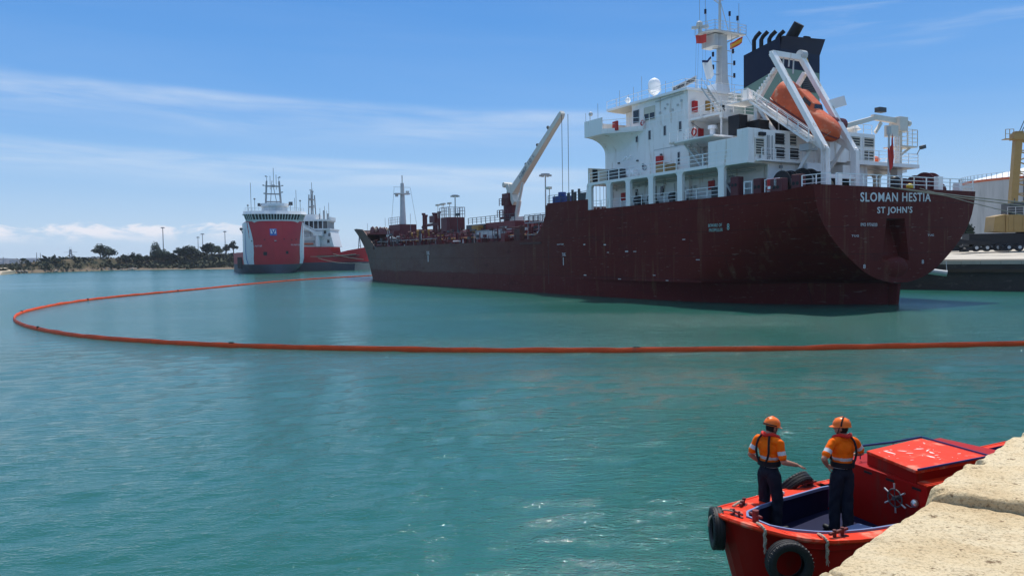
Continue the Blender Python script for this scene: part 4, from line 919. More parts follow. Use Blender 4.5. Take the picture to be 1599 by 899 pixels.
side_text('frame_mark', 'SLOP TANK', 37.2, 6.1, 1.5, 0.14, pp=11.5)
for s_, z_, w_ in ((31.5, 6.0, .35), (27.5, 5.9, .4), (26.9, 5.05, .35), (23.6, 5.1, .5), (22.2, 5.1, .5), (14.5, 6.2, .4), (31.5, 2.4, .5), (24.9, 2.1, .5), (19.0, 2.6, .4), (17.0, 2.1, .4), (12.6, 4.2, .5)):
    one('scuff_mark', 'letter_white', ship, lambda m: m.box((s_, 11.49, z_), (s_ - w_, 11.512, z_ + 0.06 + 0.05 * (s_ % 2 > 1))))
for s_, p_ in ((127, 4.6),):
    for k, (a, b_, h_) in enumerate(((0, 1.1, .9), (1.6, 2.2, .5), (4.0, 5.0, .5), (1.0, 1.3, -1.6), (2.2, 2.5, -1.6))): pass
def bow_marks():
    for s0, z0, ln, ht in ((119.0, 5.9, .35, 1.0), (120.0, 4.9, .3, .7), (118.2, 4.9, .5, .7), (117.0, 4.9, .5, .7), (113.0, 5.0, .5, .5), (118.6, 2.0, .25, 1.6), (117.2, 2.0, .25, 1.6), (116.0, 3.2, 3.2, .12)):
        hh = max(half(s0, z0), half(s0, z0 + ht)); m = MB(); a = (s0, half(s0, z0) + .03, z0); c = (s0 - ln, half(s0 - ln, z0) + .03, z0); d = (s0 - ln, half(s0 - ln, z0 + ht) + .03, z0 + ht); e = (s0, half(s0, z0 + ht) + .03, z0 + ht)
        m.add([a, c, d, e], [(0, 1, 2, 3)]); m.build('draught_mark', 'black_paint', ship)
    m = MB(); zz = 6.6
    for s0 in range(58, 112, 9): pass
bow_marks()

# ---------------- superstructure (local: s forward, p to port, z up)
def window(s0, s1, z0, z1, p, frame='steel_grey', parent=None, axis='s'):
    m = MB(); e = 0.03
    if axis == 's': m.box((s0, p - .02, z0), (s1, p + .012, z1)); o = m.build('window', 'dark_glass', parent or ship); f = MB(); [f.bar(a, b, .05, .05) for a, b in (((s0, p + .015, z0), (s1, p + .015, z0)), ((s0, p + .015, z1), (s1, p + .015, z1)), ((s0, p + .015, z0), (s0, p + .015, z1)), ((s1, p + .015, z0), (s1, p + .015, z1)))]
    else: m.box((p - .012, s0, z0), (p + .02, s1, z1)); o = m.build('window', 'dark_glass', parent or ship); f = MB(); [f.bar(a, b, .05, .05) for a, b in (((p - .015, s0, z0), (p - .015, s1, z0)), ((p - .015, s0, z1), (p - .015, s1, z1)), ((p - .015, s0, z0), (p - .015, s0, z1)), ((p - .015, s1, z0), (p - .015, s1, z1)))]
    f.build('window_frame', frame, o); return o
def louvre(a0, a1, z0, z1, x, dark=True):
    """louvred opening in an aft-facing wall at s = x, spanning p a0..a1"""
    m = MB(); m.box((x - .01, a0, z0), (x + .05, a1, z1)); o = m.build('louvre', 'black_paint' if dark else 'dark_grey', ship); k = max(4, int((z1 - z0) / .22)); f = MB()
    for i in range(k): zc = z0 + (i + .5) * (z1 - z0) / k; f.bar((x - .06, a0, zc), (x - .06, a1, zc), .03, .10, up=(0.7, 0, 0.7))
    f.build('louvre_slat', 'dark_grey' if dark else 'cream', o)
    f = MB(); [f.bar(a, b, .09, .09) for a, b in (((x - .04, a0, z0), (x - .04, a1, z0)), ((x - .04, a0, z1), (x - .04, a1, z1)), ((x - .04, a0, z0), (x - .04, a0, z1)), ((x - .04, a1, z0), (x - .04, a1, z1)))]; f.build('louvre_frame', 'ship_white', o)
W_ = 'ship_white'
def accommodation():
    blk = one('accommodation_block', W_, ship, lambda m: m.box((16.72, -8.57, 9.96), (31.0, 8.57, 18.62)))
    one('deck_seam', 'pale_grey', blk, lambda m: (m.box((16.75, 8.57, 16.05), (22.2, 8.60, 16.12)), m.box((16.75, 8.57, 13.17), (31, 8.60, 13.24))))
    # boat deck slab and the open side passage with its pillars
    m = MB(); m.box((6.0, -11.5, 12.86), (30.5, 11.5, 13.16)); m.build('boat_deck', W_, ship)
    for s_ in (30.25, 26.6, 23.1, 19.3, 14.9, 9.3):
        wd = 0.36
        for sg in (1, -1):
            m = MB(); a = 11.47 * sg; b_ = 11.12 * sg
            g = 0.32
            m.prism([(s_ - wd, 9.97), (s_ + wd, 9.97), (s_ + wd, 12.86 - g), (s_ + wd + g * .35, 12.86 - g * .35), (s_ + wd + g, 12.86), (s_ - wd - g, 12.86), (s_ - wd - g * .35, 12.86 - g * .35), (s_ - wd, 12.86 - g)], a, b_, (0, 2, 1)); m.build('pillar', W_, ship)
    m = MB(); m.prism([(30.5, 9.97), (31.3, 9.97), (30.7, 13.1), (30.5, 13.1)], 11.1, 11.45, (0, 2, 1)); m.build('bracket', W_, ship)
    # forward screen on the boat deck
    one('screen', 'cream', ship, lambda m: m.box((30.38, 6, 13.16), (30.5, 11.45, 14.9))); one('screen_door', 'black_paint', ship, lambda m: m.box((30.33, 10.2, 13.3), (30.38, 10.9, 14.75)))
    m = MB(); [m.bar((30.45, 8.7 + k * .55, 10), (30.45, 8.7 + k * .55, 12.86), .045) for k in range(5)]; m.build('guard_bar', W_, ship, kind='stuff')
    m = MB(); m.rail([(8.0, 11.4, 13.16), (30.3, 11.4, 13.16)], 1.1, 3, .045, 1.9); m.build('railing', 'white_clean', ship)
    m = MB(); m.rail([(9.8, 11.3, 9.97), (14.2, 11.3, 9.97)], 1.1, 3, .03, 1.5); m.rail([(15.6, 11.3, 9.97), (30, 11.3, 9.97)], 1.05, 3, .03, 1.7); m.build('railing', 'white_clean', ship)
    # windows on the port wall
    for s_, z_, h_ in ((29.6, 17.05, .95), (25.05, 17.35, .85), (22.85, 17.35, .95), (20.35, 17.45, .98), (17.95, 17.55, .98)): window(s_ - .17, s_ + .17, z_, z_ + h_, 8.58)
    for s_, z_, h_ in ((24.0, 14.25, .6), (18.2, 14.15, 1.25)): window(s_ - .15, s_ + .15, z_, z_ + h_, 8.58)
    # S-shaped house mark
    one('house_flag_mark', 'navy', ship, lambda m: m.prism([(27.45, 17.3), (26.75, 17.45), (26.5, 18.35), (27.2, 18.2)], 8.58, 8.60, (0, 2, 1)))
    text_mesh('house_mark_letter', 'S', 1, 'white_clean', ship, (27.2, 8.61, 17.48), (-1, 0, 0), (0.12, 0, 1), width=.5, height=.72, bold=.03, depth=.006)
    # things along the wall of the boat deck
    for s_, z_ in ((24.9, 15.2), (20.9, 15.4), (18.6, 16.15), (28.3, 15.3)): one('deck_lamp', 'dark_grey', ship, lambda m: m.box((s_ - .12, 8.58, z_), (s_ + .12, 8.75, z_ + .15)))
    one('locker', 'dark_grey', ship, lambda m: m.box((26.3, 9.2, 13.16), (28.0, 10.6, 14.5)), bevel=.05)
    one('liferaft', 'white_clean', ship, lambda m: (m.cyl((25.6, 9.3, 13.9), (24.4, 9.3, 13.9), .42, n=14), m.box((25.4, 9.0, 13.16), (25.3, 9.6, 13.6)), m.box((24.7, 9.0, 13.16), (24.6, 9.6, 13.6))), smooth=True)
    for k in range(2):
        s_ = 25.9 - k * .75; one('raft_stay', 'white_clean', ship, lambda m: m.cyl((s_, 9.9, 15.35), (s_ - .6, 9.9, 15.7), .12, n=8), smooth=True)
    one('fire_locker', 'red_safety', ship, lambda m: m.box((21.3, 8.58, 13.9), (20.6, 9.1, 15.3)), bevel=.03)
    one('life_ring', 'lifeboat_orange', ship, lambda m: m.torus((20.35, 9.15, 14.25), (0, 1, 0), .30, .08, 20, 8), smooth=True)
    one('crate', 'plate_beige', ship, lambda m: m.box((20.0, 8.7, 13.16), (18.4, 10.2, 14.25)), bevel=.03)
    one('life_ring', 'steel_grey', ship, lambda m: m.torus((23.6, 8.7, 14.35), (0, 1, 0), .27, .05, 18, 6), smooth=True)
    # doors and gear in the passage below
    for s_, p_, w__, z0, z1, mm in ((27.7, 8.6, .55, 11.0, 11.9, 'red_safety'), (25.2, 8.6, .22, 10.9, 12.1, 'black_paint'), (22.3, 8.6, .5, 10.05, 12.2, 'dark_glass'), (20.9, 8.6, .35, 11.1, 12.1, 'dark_glass'), (13.9, 8.6, .0, 0, 0, None), (14.6, 8.6, .0, 0, 0, None)):
        if mm: one('door' if z0 < 10.1 else 'locker', mm, ship, lambda m: m.box((s_ - w__, p_ - .05, z0), (s_ + w__ * .4, p_ + .08, z1)))
    one('inner_bulkhead', W_, ship, lambda m: m.box((7.2, 6.2, 9.96), (16.7, 8.2, 12.86)))
    one('fire_box', 'red_safety', ship, lambda m: m.box((15.9, 8.58, 11.2), (15.0, 8.75, 12.0)) if False else m.box((14.2, 8.2, 11.2), (13.4, 8.35, 12.05)))
    d = one('door', 'pale_grey', ship, lambda m: m.box((11.75, 8.2, 10.1), (10.85, 8.26, 12.2))); one('door_frame', 'dark_grey', d, lambda m: (m.bar((11.8, 8.27, 10.1), (11.8, 8.27, 12.25), .07), m.bar((10.8, 8.27, 10.1), (10.8, 8.27, 12.25), .07), m.bar((11.8, 8.27, 12.25), (10.8, 8.27, 12.25), .07)))
    one('drum', 'dark_grey', ship, lambda m: m.box((12.9, 8.3, 9.97), (12.1, 9.2, 11.35)), bevel=.04); one('drum', 'navy', ship, lambda m: m.box((10.7, 8.3, 9.97), (9.9, 9.4, 11.5)), bevel=.04)
    for s_ in (18.2, 17.0, 23.9, 21.6): one('winch_box', 'dark_grey', ship, lambda m: (m.cyl((s_, 9.6, 10.7), (s_ - .5, 9.6, 10.7), .5, n=14), m.box((s_ - .9, 9.2, 9.97), (s_ - .3, 10.2, 10.6))), smooth=True)
    m = MB(); rng = random.Random(3)
    for k in range(26):
        s_ = 12 + rng.random() * 18; z_ = 10.3 + rng.random() * 2.2; 
        pb = 8.6 if s_ > 16.7 else 8.22
        if rng.random() < .5: m.box((s_, pb, z_), (s_ - .1 - rng.random() * .3, pb + .12, z_ + .1 + rng.random() * .3))
        else: m.cyl((s_, pb + .06, z_), (s_, pb + .06, z_ + .9), .035, n=6)
    for z_ in (12.45, 12.6): m.cyl((7.5, 8.9, z_), (30, 8.9, z_), .05, n=6)
    m.build('wall_fitting', 'pale_grey', ship, kind='stuff')
    m = MB(); m.stair((11.0, 9.9, 12.9), (8.8, 9.9, 10.0), .8, 10); m.build('stairway', 'pale_grey', ship)
    # bridge wings: curved bracket underneath
    for sg in (1, -1):
        m = MB(); vs = []; ns_ = 14; nk = 9; st = [23.8 + (31.0 - 23.8) * i / ns_ for i in range(ns_ + 1)]
        pm = lambda s: interp([23.8, 27.6, 31.0], [8.60, 11.48, 11.5], s)
        for s in st:
            wdt = pm(s) - 8.57
            for k in range(nk): t = k / (nk - 1) * math.pi / 2; vs.append((s, sg * (8.57 + wdt * (1 - math.cos(t))), 18.46 - wdt * .62 * (1 - math.sin(t))))
        m.add(vs, [(i * nk + k, (i + 1) * nk + k, (i + 1) * nk + k + 1, i * nk + k + 1) for i in range(ns_) for k in range(nk - 1)])
        e_ = vs[-nk:]; m.add(list(e_) + [(31.0, sg * 8.57, 18.46)], [tuple(range(nk + 1))])
        m.prism([(23.8, sg * 8.5), (27.6, sg * 11.5), (31.0, sg * 11.5), (31.0, sg * 8.5)], 18.46, 18.62)
        m.build('wing_bracket', W_, ship, smooth=True, ang=40)
        m = MB(); m.box((27.6, sg * 11.42, 18.45), (31.02, sg * 11.52, 20.3)); m.box((30.95, sg * 8.0, 18.6), (31.05, sg * 11.5, 20.3)); m.prism([(23.8, sg * 8.58), (23.8, sg * 8.48), (27.6, sg * 11.40), (27.6, sg * 11.5)], 18.62, 19.0); m.build('wing_bulwark', W_, ship)
        m = MB(); m.rail([(23.8, sg * 8.52, 19.0), (27.6, sg * 11.45, 19.0)], .95, 2, .03, 1.4); m.build('railing', 'white_clean', ship)
    one('fire_locker', 'red_safety', ship, lambda m: m.box((26.9, 10.4, 18.7), (26.0, 10.6, 19.75)), bevel=.03)
    one('bulwark_front', W_, ship, lambda m: m.box((30.95, -8, 18.6), (31.05, 8, 20.3)))
    # wheelhouse
    one('wheelhouse', W_, ship, lambda m: (m.prism([(17.0, -8.35), (26.2, -8.35), (26.2, -6.2), (30.0, -6.2), (30.0, 6.2), (26.2, 6.2), (26.2, 8.35), (17.0, 8.35)], 18.62, 21.62)), bevel=.03)
    one('wheelhouse_roof', 'white_clean', ship, lambda m: m.prism([(16.8, -8.6), (30.4, -8.6), (30.9, -7), (30.9, 7), (30.4, 8.75), (16.8, 8.75)], 21.62, 21.86))
    one('roof_underside_lining', 'cream', ship, lambda m: m.box((26.25, 6.25, 21.56), (30.3, 8.6, 21.615)))
    window(24.9, 25.9, 19.55, 20.95, 8.37); 
    m = MB(); m.box((26.22, 6.3, 18.7), (26.3, 7.6, 20.8)); m.box((27.5, 6.2, 18.7), (28.4, 6.28, 20.8)); m.build('door', 'dark_glass', ship)
    o = window(22.2, 24.0, 19.55, 20.95, 8.37, 'cream'); one('blind', 'cream', o, lambda m: m.box((22.25, 8.37, 20.25), (23.95, 8.395, 20.93))); one('mullion', 'cream', o, lambda m: m.box((23.05, 8.37, 19.55), (23.2, 8.40, 20.9)))
    window(6.6, 7.9, 19.6, 20.9, 26.35 + 3.66, axis='p') if False else None
    for k in range(8): window(29.0 - .0, 29.0 + .0, 0, 0, 0) if False else None
    one('bridge_window', 'dark_glass', ship, lambda m: m.box((29.98, -6.0, 19.7), (30.02, 6.0, 21.1)))
    one('life_ring', 'red_safety', ship, lambda m: m.torus((24.1, 8.55, 19.35), (0, 1, 0.1), .27, .07, 18, 6), smooth=True)
    # handrails and pipes on the wheelhouse side
    m = MB(); m.rail([(17.2, 8.7, 18.62), (23.8, 8.7, 18.62)], 1.0, 2, .028, 1.1); m.rail([(17.0, 8.7, 21.86), (30.4, 8.7, 21.86)], .9, 2, .022, 1.8); m.rail([(17.0, 8.7, 21.86), (17.0, -8.5, 21.86)], .9, 2, .022, 1.8)
    m.build('railing', 'white_clean', ship)
    m = MB(); m.bar((22.0, 8.42, 21.3), (17.6, 8.42, 21.45), .14, .1); [m.box((s_, 8.36, 19.9 + (k % 3) * .35), (s_ - .18, 8.5, 20.1 + (k % 3) * .35)) for k, s_ in enumerate((21.4, 20.6, 20.2, 19.4, 18.6, 18.0))]; m.build('wall_fitting', 'pale_grey', ship, kind='stuff')
    # aft side of the block: decks, stairs, lockers
    m = MB(); m.box((12.2, -8.3, 18.42), (16.72, 8.4, 18.62)); m.box((10.4, -7, 15.85), (16.72, 11.3, 16.0)); m.build('upper_deck', W_, ship)
    m = MB(); m.rail([(16.6, 8.35, 18.62), (12.3, 8.35, 18.62), (12.3, 2, 18.62), (12.3, -8, 18.62)], 1.05, 3, .03, 1.6); m.rail([(16.6, 11.25, 16.0), (13.0, 11.25, 16.0)], 1.05, 3, .03, 1.3); m.build('railing', 'white_clean', ship)
    one('cross_beam', W_, ship, lambda m: (m.box((12.2, 1.5, 18.05), (12.6, 8.35, 18.42)), m.cyl((12.5, 8.2, 16), (12.5, 8.2, 18.42), .09, n=8), m.cyl((12.5, 5.2, 16), (12.5, 5.2, 18.42), .09, n=8)))
    m = MB(); m.stair((16.2, 6.9, 21.8), (13.6, 6.9, 18.66), .8, 9); m.build('stairway', 'pale_grey', ship)
    m = MB(); m.stair((15.9, 9.6, 16.0), (13.3, 9.6, 13.2), .8, 9); m.build('stairway', 'pale_grey', ship)
    one('fire_locker', 'red_safety', ship, lambda m: m.box((16.6, 7.4, 19.4), (16.98, 7.9, 20.5))); window(3.3, 4.0, 19.3, 20.5, 16.95, axis='p'); one('shade', 'pipe_ochre', ship, lambda m: m.box((16.85, 4.9, 19.7), (16.98, 6.0, 20.7)))
    one('fire_locker', 'red_safety', ship, lambda m: m.box((16.5, 6.7, 16.9), (16.7, 7.3, 17.7))); one('vent_pipe', 'white_clean', ship, lambda m: (m.cyl((14.0, 7.9, 16), (14.0, 7.9, 17.3), .28, n=12), m.cyl((14.0, 7.9, 17.2), (14.0, 7.9, 17.55), .48, n=12)), smooth=True)
    one('life_ring', 'red_safety', ship, lambda m: m.torus((13.0, 11.3, 16.55), (0.1, 1, 0), .32, .08, 20, 8), smooth=True)
    m = MB(); rng = random.Random(11)
    for k in range(30):
        p_ = -2 + rng.random() * 10; z_ = 13.4 + rng.random() * 7.5; m.box((16.72, p_, z_), (16.62, p_ + .1 + rng.random() * .35, z_ + .1 + rng.random() * .5)) if rng.random() < .6 else m.cyl((16.66, p_, z_), (16.66, p_, z_ + 1.2), .04, n=6)
    m.build('wall_fitting', 'pale_grey', ship, kind='stuff')
    m = MB(); m.cyl((16.6, 8.3, 18.3), (16.6, 7.0, 17.6), .03, n=5); m.tube([(16.62, 8.3, 18.2), (16.62, 7.0, 17.7), (16.62, 7.0, 14.0)], .035, 5); m.build('pipe', 'steel_grey', ship)
    # aft house: port box with bulwark, aft wall with louvres
    one('aft_house', W_, ship, lambda m: (m.box((6.0, -2.2, 9.96), (9.0, 8.0, 15.95)), m.box((6.0, 8.0, 13.16), (11.0, 11.42, 15.3)), m.box((6.0, 10.4, 9.96), (6.3, 11.42, 13.16)) if False else None, m.box((6.0, 9.9, 15.3), (7.35, 11.42, 15.95)), m.box((6.0, 8.0, 15.3), (6.1, 10.0, 15.9))), bevel=.02)
    one('arch_post', W_, ship, lambda m: m.prism([(10.25, 9.97), (9.2, 9.97), (8.0, 9.97), (8.0, 12.3), (8.4, 12.86), (9.9, 12.86), (10.25, 12.5)], 5.99, 6.14, (1, 2, 0)) if False else m.box((6.0, 7.9, 9.97), (6.14, 8.9, 12.86)))
    for a0, a1, z0, z1, dk in ((9.45, 10.6, 13.55, 15.1, 0), (6.8, 8.15, 13.35, 14.45, 1), (6.8, 8.15, 14.6, 15.7, 1), (4.9, 6.2, 13.35, 14.45, 1), (5.2, 6.2, 14.6, 15.7, 0)): louvre(a0, a1, z0, z1, 6.0, bool(dk))
    one('deck_lamp', 'black_paint', ship, lambda m: m.box((5.7, 9.5, 15.3), (5.98, 10.2, 15.6)))
    m = MB(); m.box((5.2, 2.2, 12.98), (6.0, 10.6, 13.1)) ; m.build('ledge', W_, ship)
    m = MB(); m.rail([(5.3, 10.5, 13.1), (5.3, 3.4, 13.1)], 1.0, 3, .028, 1.6); m.build('railing', 'white_clean', ship)
    m = MB(); [m.box((5.9, p_, z_), (5.75, p_ - w, z_ + .25)) for p_, z_, w in ((7.6, 12.5, .3), (10.2, 13.3, .2), (9.0, 13.4, .15))]; [m.cyl((5.9, p_, 13.2), (5.9, p_, 15.4), .04, n=6) for p_ in (9.1, 8.9, 8.5)]; m.build('wall_fitting', 'steel_grey', ship, kind='stuff')
    one('plate_panel', 'white_clean', ship, lambda m: m.box((5.0, 2.9, 11.9), (5.4, 4.9, 13.0)))
accommodation()
def funnel():
    F = [(10.8, 1.88), (10.8, -4.02), (15.6, -4.02), (15.6, 1.88)]
    # lower green, upper navy with a slanting division: split each wall
    g = {0: 23.25, 1: 23.25, 2: 22.1, 3: 22.1}; t = {0: 26.25, 1: 26.35, 2: 25.6, 3: 25.5}
    m = MB(); vs = [(a, b, 15.9) for a, b in F] + [(F[i][0], F[i][1], g[i]) for i in range(4)]; m.add(vs, [(i, (i + 1) % 4, 4 + (i + 1) % 4, 4 + i) for i in range(4)]); fb = m.build('funnel', 'funnel_green', ship)
    m = MB(); vs = [(F[i][0], F[i][1], g[i]) for i in range(4)] + [(F[i][0], F[i][1], t[i]) for i in range(4)]; m.add(vs, [(i, (i + 1) % 4, 4 + (i + 1) % 4, 4 + i) for i in range(4)])
    m.build('funnel_band', 'navy', fb)
    m = MB(); m.add([(10.8, 1.90, 25.1), (10.8, -4.04, 25.1), (10.45, -4.45, 26.7), (10.45, 1.9, 26.28), (15.6, -4.45, 25.6), (15.6, 1.9, 25.5), (15.6, -4.04, 24.6)], [(0, 1, 2, 3), (3, 2, 4, 5), (1, 6, 4, 2)]); m.build('funnel_cowl', 'navy', fb)
    louv = MB(); louv.box((10.74, -3.4, 21.2), (10.82, -1.3, 23.0)); lo = louv.build('louvre', 'black_paint', fb)
    for k in range(9): pass
    m = MB(); [m.bar((10.70, -3.4, 21.3 + k * .19), (10.70, -1.3, 21.3 + k * .19), .03, .09) for k in range(9)]; m.build('louvre_slat', 'dark_grey', fb)
    m = MB(); m.torus((10.72, -1.6, 24.1), (1, 0, 0), .52, .06, 24, 6); m.torus((10.72, -1.6, 24.1), (1, 0, 0), .32, .05, 20, 6); m.build('funnel_emblem', 'yellow_paint', fb)
    for k, (s_, p_) in enumerate(((14.9, 1.1), (14.1, .9), (13.3, .6), (12.5, .3))):
        z0 = 25.4; m = MB(); h = 2.2 - k * .12; m.tube([(s_, p_, z0), (s_, p_, z0 + h * .72), (s_ - .18, p_ - .1, z0 + h * .88), (s_ - .55, p_ - .35, z0 + h * 1.08)], .22, 12); m.build('exhaust_pipe', 'black_paint', fb, smooth=True)
    m = MB(); m.tube([(13.0, -1.0, 25.6), (12.3, -1.2, 26.6), (11.2, -1.4, 28.1)], [.62, .60, .56], 16); m.build('main_exhaust', 'black_paint', fb, smooth=True)
    m = MB(); m.cyl((11.5, -2.6, 26.0), (11.3, -2.7, 26.95), .38, n=14); m.build('exhaust_pipe', 'black_paint', fb, smooth=True)
    one('engine_casing', W_, ship, lambda m: (m.box((10.4, -6.5, 15.9), (16.7, 4.5, 18.4)), m.box((9.0, -7.5, 9.97), (16.7, 6.2, 15.9))))
    m = MB(); m.box((9.2, 4.0, 16.0), (10.4, 5.6, 17.6)); m.box((8.3, 6.2, 16.0), (9.8, 7.6, 17.3)); m.cyl((9.0, 3.0, 16), (9.0, 3.0, 17.9), .7, n=12); m.box((9.6, 7.7, 16.0), (11.0, 8.8, 17.9)); m.build('deck_machinery', 'black_paint', ship)
funnel()
def radar_mast():
    m = MB(); m.add([(20.6 + a * w, b * w, z) for z, w in ((21.86, 1.2), (22.6, .85), (24.5, .60), (29.1, .52)) for a, b in ((-.75, -.75), (.75, -.75), (.75, .75), (-.75, .75))], [(i * 4 + j, i * 4 + (j + 1) % 4, i * 4 + 4 + (j + 1) % 4, i * 4 + 4 + j) for i in range(3) for j in range(4)]); mm = m.build('radar_mast', 'pale_grey', ship)
    one('mast_platform', 'pale_grey', mm, lambda m: (m.prism([(22.4, -1.7), (22.4, 2.3), (21, 2.9), (19.3, 2.3), (19.3, -2.4), (21.0, -2.4)], 29.1, 29.22), m.bar((20.6, .3, 28.0), (22.0, 2.0, 29.1), .12), m.bar((20.6, -.3, 28.2), (20.0, -2.0, 29.1), .12), m.box((20.0, .4, 27.7), (22.0, 1.7, 29.0)), m.prism([(21.0, 28.4), (22.2, 29.1), (20, 29.1)], .0, .3, (0, 2, 1))))
    m = MB(); m.rail([(22.4, -1.7, 29.2), (22.4, 2.3, 29.2), (21, 2.9, 29.2), (19.3, 2.3, 29.2), (19.3, -2.4, 29.2), (21, -2.4, 29.2), (22.4, -1.7, 29.2)], 1.0, 3, .022, 1.1); m.build('railing', 'pale_grey', mm)
    m = MB(); m.cyl((20.6, .3, 29.2), (20.6, .3, 32.8), .17, .13, n=8); m.cyl((20.6, .3, 32.8), (20.6, .3, 36.5), .11, .07, n=8); m.bar((20.0, -.5, 29.2), (20.5, .25, 32.6), .07); m.bar((20.6, -.9, 33.4), (20.6, 1.6, 33.4), .08); m.bar((20.6, 0.1, 32.4), (20.6, 1.4, 32.9), .06)
    m.torus((20.6, .3, 33.0), (0, 0, 1), .5, .03, 16, 5); m.build('topmast', 'pale_grey', mm)
    one('radar_scanner', 'pale_grey', mm, lambda m: (m.bar((21.0, 1.6, 30.0), (22.6, 2.6, 30.1), .25, .3), m.cyl((21.8, 2.1, 29.2), (21.8, 2.1, 30.0), .22, n=10), m.sphere((21.8, 2.2, 30.35), .38, 10, 6)))
    m = MB(); [m.cyl((s_, p_, z_), (s_, p_, z_ + .5), .13, n=8) for s_, p_, z_ in ((20.6, -1.2, 31.4), (20.2, -2.0, 30.9), (21.5, 1.6, 31.5), (20.6, 1.35, 26.6), (20.6, 1.35, 25.2), (20.6, 1.35, 28.1 - .3), (20.6, -1.9, 26.0), (20.6, -1.9, 24.6), (20.6, -1.7, 27.3), (20.6, 1.2, 22.9))]; m.build('signal_lamp', 'navy', mm, kind='stuff')
    m = MB(); [m.bar((20.6, -2.0, z_), (20.6, 1.4, z_), .07) for z_ in (24.7, 26.1, 27.5)]; [m.cyl((s_, p_, z0), (s_, p_, z1), .025, n=5) for s_, p_, z0, z1 in ((20.6, -1.2, 29.2, 31.4), (20.2, -2.0, 29.2, 31), (21.5, 1.6, 29.2, 33), (22.2, .8, 29.2, 32), (22.4, 1.6, 29.2, 34), (19.5, -1.5, 29.2, 32.5), (20.0, .9, 22, 29), (20.0, -.9, 22, 29.1), (20.0, 1.1, 22, 29))]
    [m.bar((20.05, .9, 22.2 + k * .35), (20.05, 1.1, 22.2 + k * .35), .02) for k in range(20)]; m.build('antenna', 'steel_grey', mm, kind='stuff')
    m = MB(); [m.tube([(s_, p_, 29.1), (s_ + .2, p_ * 1.05, 21.9)], .013, 4) for s_, p_ in ((22.3, 2.2), (21.5, 2.6), (21.0, 2.0), (22.3, 1.2))]; [m.tube([(19.3, -2.3, 29.2), (17.2, -6.0, 22)], .013, 4)]; m.build('halyard', 'wire', mm, kind='stuff')
    one('roof_machinery', 'white_clean', ship, lambda m: (m.box((17.8, 1.8, 21.9), (19.2, 3.6, 22.9)), m.cyl((22.4, 2.0, 21.9), (22.4, 2.0, 23.4), .3, n=10), m.box((22.8, 3.4, 21.9), (23.8, 4.4, 22.6)), m.sphere((23.2, 2.4, 23.1), .4, 10, 8)))
    rd = one('radome', 'white_clean', ship, lambda m: (m.cyl((29.8, 2, 22.0), (29.8, 2, 24.2), .18, n=10), m.cyl((29.8, 2, 24.1), (29.8, 2, 24.5), .35, .72, n=16), m.cyl((29.8, 2, 24.5), (29.8, 2, 25.3), .74, n=20), m.sphere((29.8, 2, 25.3), .76, 20, 12)), smooth=True)
    one('radome', 'white_clean', ship, lambda m: (m.cyl((29.6, 6.2, 21.9), (29.6, 6.2, 22.8), .1, n=8), m.sphere((29.6, 6.2, 23.0), .33, 12, 8)), smooth=True)
    one('searchlight', 'pale_grey', ship, lambda m: (m.cyl((30.6, 11.0, 20.3), (30.6, 11.0, 21.1), .05, n=6), m.sphere((30.6, 10.9, 21.2), .26, 10, 8)), smooth=True)
    m = MB(); [m.cyl((s_, p_, 21.86 if p_ < 9 else 20.3), (s_, p_, z_), .025, n=5) for s_, p_, z_ in ((29.8, 5.2, 24.7), (30.2, 7.5, 23.2), (29, 7.9, 23.9), (28.5, 7.0, 23.4), (26.8, 6.4, 25.2), (25.0, 4.4, 24.5), (28.5, 11.4, 22.0), (19, -6, 24), (18, -3, 23.5), (30.9, 11.4, 21.3))]; m.build('antenna', 'steel_grey', ship, kind='stuff')
    bd = one('name_board_frame', 'pale_grey', ship, lambda m: (m.bar((25.4, 3, 21.86), (25.4, 3, 24.05), .09), m.bar((21.55, 3, 21.86), (21.55, 3, 24.55), .09), m.bar((23.5, 3, 21.86), (23.5, 3, 23.6), .05), m.bar((25.4, 3, 23.36), (21.55, 3, 23.95), .05), m.bar((25.4, 3, 24.0), (21.55, 3, 24.52), .05), m.add([(25.4, 3.0, 23.36), (21.55, 3.0, 23.9), (21.55, 3.0, 24.5), (25.4, 3.0, 24.0)], [(0, 1, 2, 3)])))
    text_mesh('name_board_text', 'SLOMAN HESTIA', 1, 'dark_grey', bd, (25.3, 3.05, 23.50), (-1, 0, 0.14), (0, 0, 1), width=3.7, height=.38, bold=.03, depth=.02)
radar_mast()
